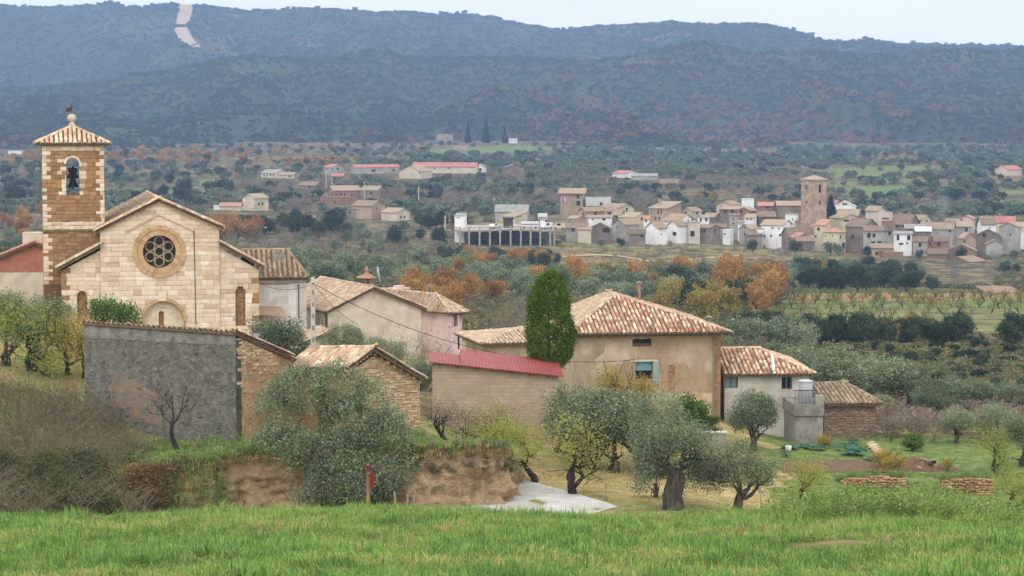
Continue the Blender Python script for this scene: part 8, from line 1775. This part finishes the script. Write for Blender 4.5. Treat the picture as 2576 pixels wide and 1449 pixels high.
for i, (x_, y_) in enumerate(spots):
    p = g4(x_, y_); tr, cr = PROTO['cabbage_a' if i % 2 else 'cabbage_b']; o = thing('cabbage', p, rg.uniform(0, 6), '', 'cabbage', 'cabbages in the garden'); s = rg.uniform(.9, 1.5) * (1.5 if i in (21, 22, 23, 24) else 1); o.scale = (s, s, s); obj('leaves', cr, o)
    side = ('left half of the back row' if x_ < 450 else 'right half of the back row') if i < 20 else ('at the %s of the big clump before the edging' % ('far left', 'near left', 'middle right', 'far right', 'top')[i - 20] if i < 25 else ('left' if i == 25 else 'right') + ' of the pair below the edging end' if i < 27 else ('upper' if i == 27 else 'lower') + ' of the pair beside the white bucket' if i < 29 else ('left' if i == 29 else 'right') + ' of the pair at the barn foot')
    o['label'] = ('%s blue-green cabbage, %s%s' % ('large' if s > 1.3 else 'small' if s < 1.05 else 'middling', ('number %s from the bucket, ' % ['one', 'two', 'three', 'four', 'five', 'six', 'seven', 'eight', 'nine', 'ten', 'eleven', 'twelve', 'thirteen', 'fourteen', 'fifteen', 'sixteen', 'seventeen', 'eighteen', 'nineteen', 'twenty'][i]) if i < 20 else '', side))
p = g4(282, 938); bu = thing('bucket', p, 0, 'white plastic bucket standing among the cabbages', 'bucket'); obj('body', MB().lathe([(.001, 0), (.14, 0), (.19, .36), (.17, .36), (.12, .04), (.001, .04)], 16).mesh('body', 'white_paint', True), bu); obj('handle', MB().path([(.19 * math.cos(a), 0, .34 + .16 * math.sin(a)) for a in np.linspace(0, math.pi, 8)], .008).mesh('handle', 'iron'), bu)
ed = thing('stone_edging', g4(735, 905), 0, 'slanting row of pale stone slabs edging the garden', 'edging'); base = ed.location.copy()
for i in range(9):
    t = i / 8; p = g4(735 + 102 * t, 905 + 105 * t) - base; M = Matrix.Translation(p + Vector((0, 0, .12))) @ Matrix.Rotation(R(rg.uniform(-8, 8) + 60), 4, 'Z') @ Matrix.Diagonal((.95, .25, .24, 1)); obj('slab', block_mesh('shed_stone'), ed, None, M)
hp = g4(990, 1030); sh_ = thing('soil_heap', hp, 0, 'heap of soil and stones at the end of the edging', 'heap')
rng = np.random.default_rng(441); rr = np.linspace(0, 1, 9); th_ = np.linspace(0, 2 * np.pi, 25)[:-1]; Vh = [(2.6 * r * math.cos(a), 1.2 * r * math.sin(a), .55 * (1 - r) ** .8 * (1 + .5 * float(fbm(np.array([r * 3 + math.cos(a)]), np.array([a]), 63, 2)[0])) - .1) for r in rr for a in th_]
obj('mound', mesh_py('mound', Vh, [(r * 24 + i, r * 24 + (i + 1) % 24, (r + 1) * 24 + (i + 1) % 24, (r + 1) * 24 + i) for r in range(8) for i in range(24)], 'garden_soil', True), sh_)
for i in range(11): M = Matrix.Translation((rg.uniform(-1.2, 1.4), rg.uniform(-.8, .1), rg.uniform(.15, .5))) @ Matrix.Rotation(rg.uniform(0, 6), 4, 'Z') @ Matrix.Rotation(rg.uniform(-.4, .4), 4, 'X') @ Matrix.Diagonal((rg.uniform(.2, .5), rg.uniform(.15, .3), rg.uniform(.12, .25), 1)); obj('rock', block_mesh('barn_stone'), sh_, None, M)
pm('dry_stone', ['#8f6a4c', '#a98262', '#bd9a7a'], scale=4, bump=.5, bscale=12, rand=['#86603f', '#a67d5a', '#bb9572', '#94704e', '#c9a986'], rmix=.65)
def drywall(x0, x1, yt, yb, Y, lb, seed):
    a = S(4, x0, yb); fr = Frame(a[0], a[1], Y, 0); o = thing('dry_stone_wall', fr.o, 0, lb, 'wall', 'terrace walls of the garden'); X1 = fr.px(*S(4, x1, yb))[0]; Zt = fr.px(*S(4, x0, yt))[1]
    core = obj('core', MB().box((.05, .001, -1), (X1 - .05, .5, Zt - .16)).mesh('core', 'bank_top'), o); masonry(core, 'stone', [(0, -.5), (X1, -.5), (X1, Zt - .08), (X1 * .6, Zt), (X1 * .25, Zt - .05), (0, Zt - .2)], .13, .14, .38, 0, lambda x, z, l, r_: 'dry_stone', seed=seed, cap=200, proud=(.04, .14), joint=.025, jit=.03)
drywall(575, 950, 1070, 1158, 119.6, 'longer dry stone terrace wall in the middle of the garden', 451); drywall(1140, 1440, 1080, 1190, 119.0, 'dry stone terrace wall below the right lawn', 452)
lwp = P(*S(3, 1270, 1005), 125); lwp.z = Hs(lwp.x, lwp.y); lw = thing('low_wall', lwp, R(3), 'low concrete wall under the round green bush', 'wall'); obj('wall', MB().box((0, 0, -.5), (2.4, .35, .55)).mesh('wall', 'concrete'), lw); obj('coping', MB().box((-.05, -.06, .553), (2.45, .41, .63)).mesh('coping', 'plaster_grey'), lw)

# ---- utility pole, wires, lantern
pb = P(788, 900, 127); pb.z = Hs(pb.x, pb.y) - .4; pt = P(788, 697, 127); hp_ = pt.z - pb.z; up = thing('utility_pole', pb, R(10), 'tall concrete utility pole between the church and the pale gable', 'pole')
obj('shaft', MB().poly([(-.16, -.12, 0), (.16, -.12, 0), (.16, .12, 0), (-.16, .12, 0), (-.1, -.09, hp_), (.1, -.09, hp_), (.1, .09, hp_), (-.1, .09, hp_)], [(3, 2, 1, 0), (4, 5, 6, 7), (0, 1, 5, 4), (1, 2, 6, 5), (2, 3, 7, 6), (3, 0, 4, 7)]).mesh('shaft', 'pole_concrete'), up)
for i in range(9): z0 = hp_ * (.2 + .085 * i); obj('slot', MB().box((-.05, -.135, z0), (.05, -.09, z0 + .22)).mesh('slot', 'v_stone'), up)
obj('insulator', MB().bar((0, -.2, hp_ - .35), (0, .2, hp_ - .35), .04).mesh('insulator', 'iron'), up)
wt = pt - Vector((0, 0, .35))
def wire(a, b, sag, lb, r=.016):
    pts = [a.lerp(b, i / 16) - Vector((0, 0, sag * 4 * (i / 16) * (1 - i / 16))) for i in range(17)]; o = thing('power_line', a, 0, lb, 'cable', 'cables from the utility pole'); obj('cable', MB().path([p - a for p in pts], r, 5).mesh('cable', 'iron'), o); obj('end_clamp', MB().bar((0, 0, -.05), (0, 0, .05), .03).mesh('end_clamp', 'iron'), o)
wire(wt, P(1600, 905, 131), 1.5, 'black cable falling from the pole to the tan house', .018)
wire(wt, P(900, 815, 150), .3, 'thin cable from the pole to the pale gable wall'); wire(wt, P(655, 712, 156.5), .4, 'thin cable from the pole to the white house')
lp = P(645.5, 852, 118); gz = Hs(lp.x, lp.y); la_ = thing('street_lantern', (lp.x, lp.y, gz - .2), 0, 'black street lantern rising behind the tiled side wall', 'street lamp'); z0 = lp.z - gz + .2
obj('post', MB().bar((0, 0, 0), (0, 0, z0), .045, 8).mesh('post', 'iron'), la_)
hd = obj('lantern', MB().lathe([(.06, z0), (.1, z0 + .03), (.2, z0 + .3), (.22, z0 + .32)], 6).mesh('lantern', 'dish'), la_); obj('cap', MB().lathe([(.24, z0 + .32), (.2, z0 + .37), (.06, z0 + .48), (.03, z0 + .55), (.001, z0 + .56), (.001, z0 + .32)], 6).mesh('cap', 'iron'), hd)
# ---- far posts and pylons
for i, (k, x_, y0, y1, lb) in enumerate(((5, 1137, 412, 230, 'tall pale post left of the red brick house'), (5, 1191, 400, 310, 'pale post just behind the red brick house'), (5, 1062, 272, 215, 'pale post left of the square grey house'), (5, 1485, 522, 345, 'pale post right of the red brick house'), (5, 1972, 555, 395, 'pale post among the bare orchards'), (5, 405, 282, 190, 'pale post left of the long cream farm building'), (5, 2210, 805, 655, 'pale post beside the white transformer tower'), (6, 590, 470, 365, 'pale post at the end of the long grey barn'), (7, 1632, 500, 455, 'short pale post among the village roofs'))):
    a = S(k, x_, y0); p = ground_at(a[0], a[1], 500); t = zof(S(k, x_, y1)[1], p.y) - p.z; o = thing('far_post', p, 0, lb, 'post', 'concrete posts across the valley'); obj('shaft', MB().bar((0, 0, -1), (0, 0, t), .28, 6, .2).mesh('shaft', 'pole_concrete'), o); obj('cross_arm', MB().box((-.7, -.08, t - .7), (.7, .08, t - .55)).mesh('cross_arm', 'pole_concrete'), o)
def pylon(k, x_, y0, y1, w, lb, lo=260, arm=True):
    a = S(k, x_, y0); p = ground_at(a[0], a[1], lo); t = zof(S(k, x_, y1)[1], p.y) - p.z; o = thing('lattice_pylon', p, R(20), lb, 'pylon', 'lattice pylons in the valley'); b = MB(); r = .05; n = 9
    def c(z): return w * (1 - .6 * z / t)
    for sx in (-1, 1):
        for sy in (-1, 1): obj('leg', MB().bar((sx * w, sy * w, -1), (sx * c(t), sy * c(t), t), r, 4).mesh('leg', 'zinc'), o)
    for i in range(n):
        z0, z1 = t * i / n, t * (i + 1) / n
        for sy in (-1, 1): b.bar((-c(z0), sy * c(z0), z0), (c(z1), sy * c(z1), z1), .03, 4).bar((c(z0), sy * c(z0), z0), (-c(z1), sy * c(z1), z1), .03, 4)
    obj('bracing', b.mesh('bracing', 'zinc'), o)
    if arm: obj('cross_arm', MB().box((-1.6, -.1, t - .5), (1.6, .1, t - .3)).mesh('cross_arm', 'zinc'), o)
pylon(5, 1392, 1040, 590, .7, 'lattice pylon above the terracotta chimney'); pylon(5, 1830, 980, 775, .6, 'lattice pylon left of the cypress in the valley', 350); pylon(7, 2000, 1050, 740, .6, 'lattice pylon in front of the brick sheds', 350)
pylon(5, 553, 905, 758, .45, 'short lattice mast with a lamp right of the church', 300, False)
a = S(5, 553, 905); p = ground_at(a[0], a[1], 300); t = zof(S(5, 553, 765)[1], p.y); lm = thing('road_lamp', (p.x, p.y, t), 0, 'white road lamp head on the short lattice mast', 'street lamp'); obj('arm', MB().bar((0, 0, 0), (1.1, -.2, .1), .04).mesh('arm', 'zinc'), lm); obj('head', MB().box((1.0, -.4, 0), (1.6, .0, .2)).mesh('head', 'white_paint'), lm)
a = S(5, 805, 300); p = ground_at(a[0], a[1], 700); dt = thing('domed_tank', p, 0, 'white domed tank beside the long cream farm building', 'tank'); rr_ = 16 * .27902 / (F / p.y)
obj('shell', MB().lathe([(rr_, -1), (rr_, 1.6 * rr_), (rr_ * .9, 2 * rr_), (rr_ * .5, 2.4 * rr_), (.001, 2.5 * rr_)], 16).mesh('shell', 'v_white', True), dt); obj('hatch', MB().lathe([(.4, 2.4 * rr_), (.4, 2.7 * rr_), (.001, 2.7 * rr_)], 8).mesh('hatch', 'v_grey'), dt)
for (k, x_, y_, w_, lb) in ((5, 35, 560, 18, 'white tank box in the orchard left of the farmhouse'), (5, 2128, 545, 14, 'white box among the bare orchards'), (5, 1697, 392, 13, 'white box behind the stone barn'), (6, 68, 415, 12, 'white box left of the long grey barn')):
    a = S(k, x_, y_); p = ground_at(a[0], a[1], 500); s = w_ * SHEET[k][2] / (F / p.y); o = thing('tank_box', p, R(10), lb, 'tank', 'white tank boxes'); obj('body', MB().box((-s, -s, -.5), (s, s, 1.8 * s)).mesh('body', 'v_white'), o); obj('lid', MB().box((-s * 1.05, -s * 1.05, 1.8 * s + .003), (s * 1.05, s * 1.05, 2.0 * s)).mesh('lid', 'v_grey'), o)
for u, vb, vt, lb in ((1177, 348, 303, 'left of the three dark cypresses under the mountain'), (1223, 347, 292, 'middle and tallest of the three dark cypresses'), (1270, 352, 318, 'right and smallest of the three dark cypresses')):
    p = P(u, vb, 1985); p.z = Hs(p.x, p.y); hgt = zof(vt, p.y) - p.z; o = thing('cypress_tree', p, 0, lb, 'cypress', 'cypresses on the far terrace'); o.scale = (hgt / 11 * 1.0, hgt / 11 * 1.0, hgt / 11); obj('crown', FAR['cypress'][0], o); obj('trunk', MB().bar((0, 0, -.5), (0, 0, 2.5), .3, 6).mesh('trunk', 'bark'), o)
p = P(*S(7, 992, 520), 775); o = thing('conifer_tree', p, 0, 'dark conifer right of the village tower', 'tree'); s = (520 - 300) * .30692 / (F / 775) / 11; o.scale = (s * 1.7, s * 1.7, s); obj('crown', FAR['cypress'][0], o); obj('trunk', MB().bar((0, 0, -2), (0, 0, 2), .3, 6).mesh('trunk', 'bark'), o)
# ---- thin smoke from a chimney in the village
sp_ = P(*S(7, 1925, 450), 790); sm = bpy.data.materials.new('smoke_air'); sm.use_nodes = True; sn = sm.node_tree.nodes; sn.clear(); so = sn.new('ShaderNodeOutputMaterial'); sv = sn.new('ShaderNodeVolumePrincipled'); sv.inputs['Color'].default_value = (.9, .93, 1, 1); sv.inputs['Density'].default_value = .028; sm.node_tree.links.new(sv.outputs[0], so.inputs['Volume'])
prof = [(.001, -5)] + [(.7 + .35 * i + .3 * math.sin(i * 2), -4.6 + i * 1.4) for i in range(8)] + [(.001, 6.5)]
b = MB().lathe(prof, 12); b.V = [(x + .06 * (z + 5) ** 1.6 * -.35 + .4 * math.sin(z), y, z) for x, y, z in b.V]; so_ = obj('chimney_smoke', b.mesh('chimney_smoke', sm)); so_.location = sp_; tag(so_, 'thin wisp of chimney smoke over the village roofs', 'smoke', kind='stuff')

# ---- footpath along the brown slope below the village
pm('path_dirt', ['#8a7a58', '#a08e68', '#ae9c78'], scale=.4, bump=0)
pp = [S(6, *q) for q in ((1010, 915), (1200, 900), (1400, 886), (1550, 884), (1700, 892), (1850, 915), (1950, 934), (2100, 944), (2250, 938), (2400, 920), (2576, 905), (2800, 890))]
V = []
for i, (u, v) in enumerate(pp):
    for dv in (-1.6, 1.8): p = ground_at(u, v + dv, 480); V.append((p.x, p.y, p.z + .12))
tag(obj('footpath', mesh_py('footpath', V, [(2 * i, 2 * i + 1, 2 * i + 3, 2 * i + 2) for i in range(len(pp) - 1)], 'path_dirt', True)), 'pale footpath along the brown slope below the village', 'path', kind='structure')

# ---- shrubs and trees standing against the village walls
for i, (k, x_, y_, key, s, lb) in enumerate(((7, 350, 765, 'holm_m0', .8, 'dark bush in front of the low stone outhouse'), (7, 700, 815, 'holm_m1', .95, 'dark bush below the orange roofed house'), (7, 985, 830, 'olive_m0', 1.1, 'grey bush at the foot of the cream corner house'), (7, 1060, 850, 'olive_m1', .9, 'second grey bush right of the cream corner house foot'), (7, 1290, 830, 'holm_m2', .7, 'ivy dark bush under the white balcony house'), (7, 1720, 815, 'holm_m0', .6, 'small dark bush by the grey cottage'),
        (7, 2040, 720, 'holm_m1', .7, 'dark green tree left of the tan gable house'), (7, 2060, 985, 'holm_m2', .9, 'dark bush in front of the lower brick shed'), (6, 1735, 790, 'holm_m0', .6, 'small dark tree left of the tall white gable'), (6, 1560, 770, 'olive_m2', .6, 'grey bush under the open wooden porch'), (6, 2180, 800, 'gold_m0', .45, 'yellowish little tree on the slope edge'), (7, 1400, 840, 'gold_m1', .5, 'yellow-green bush below the brick ruin'))):
    u, v = S(k, x_, y_); p = P(u, v, 708); p.z = Hs(p.x, p.y); plant(key, p, s, i * 1.3, 'village_tree', lb, 'tree', 'trees against the village walls')
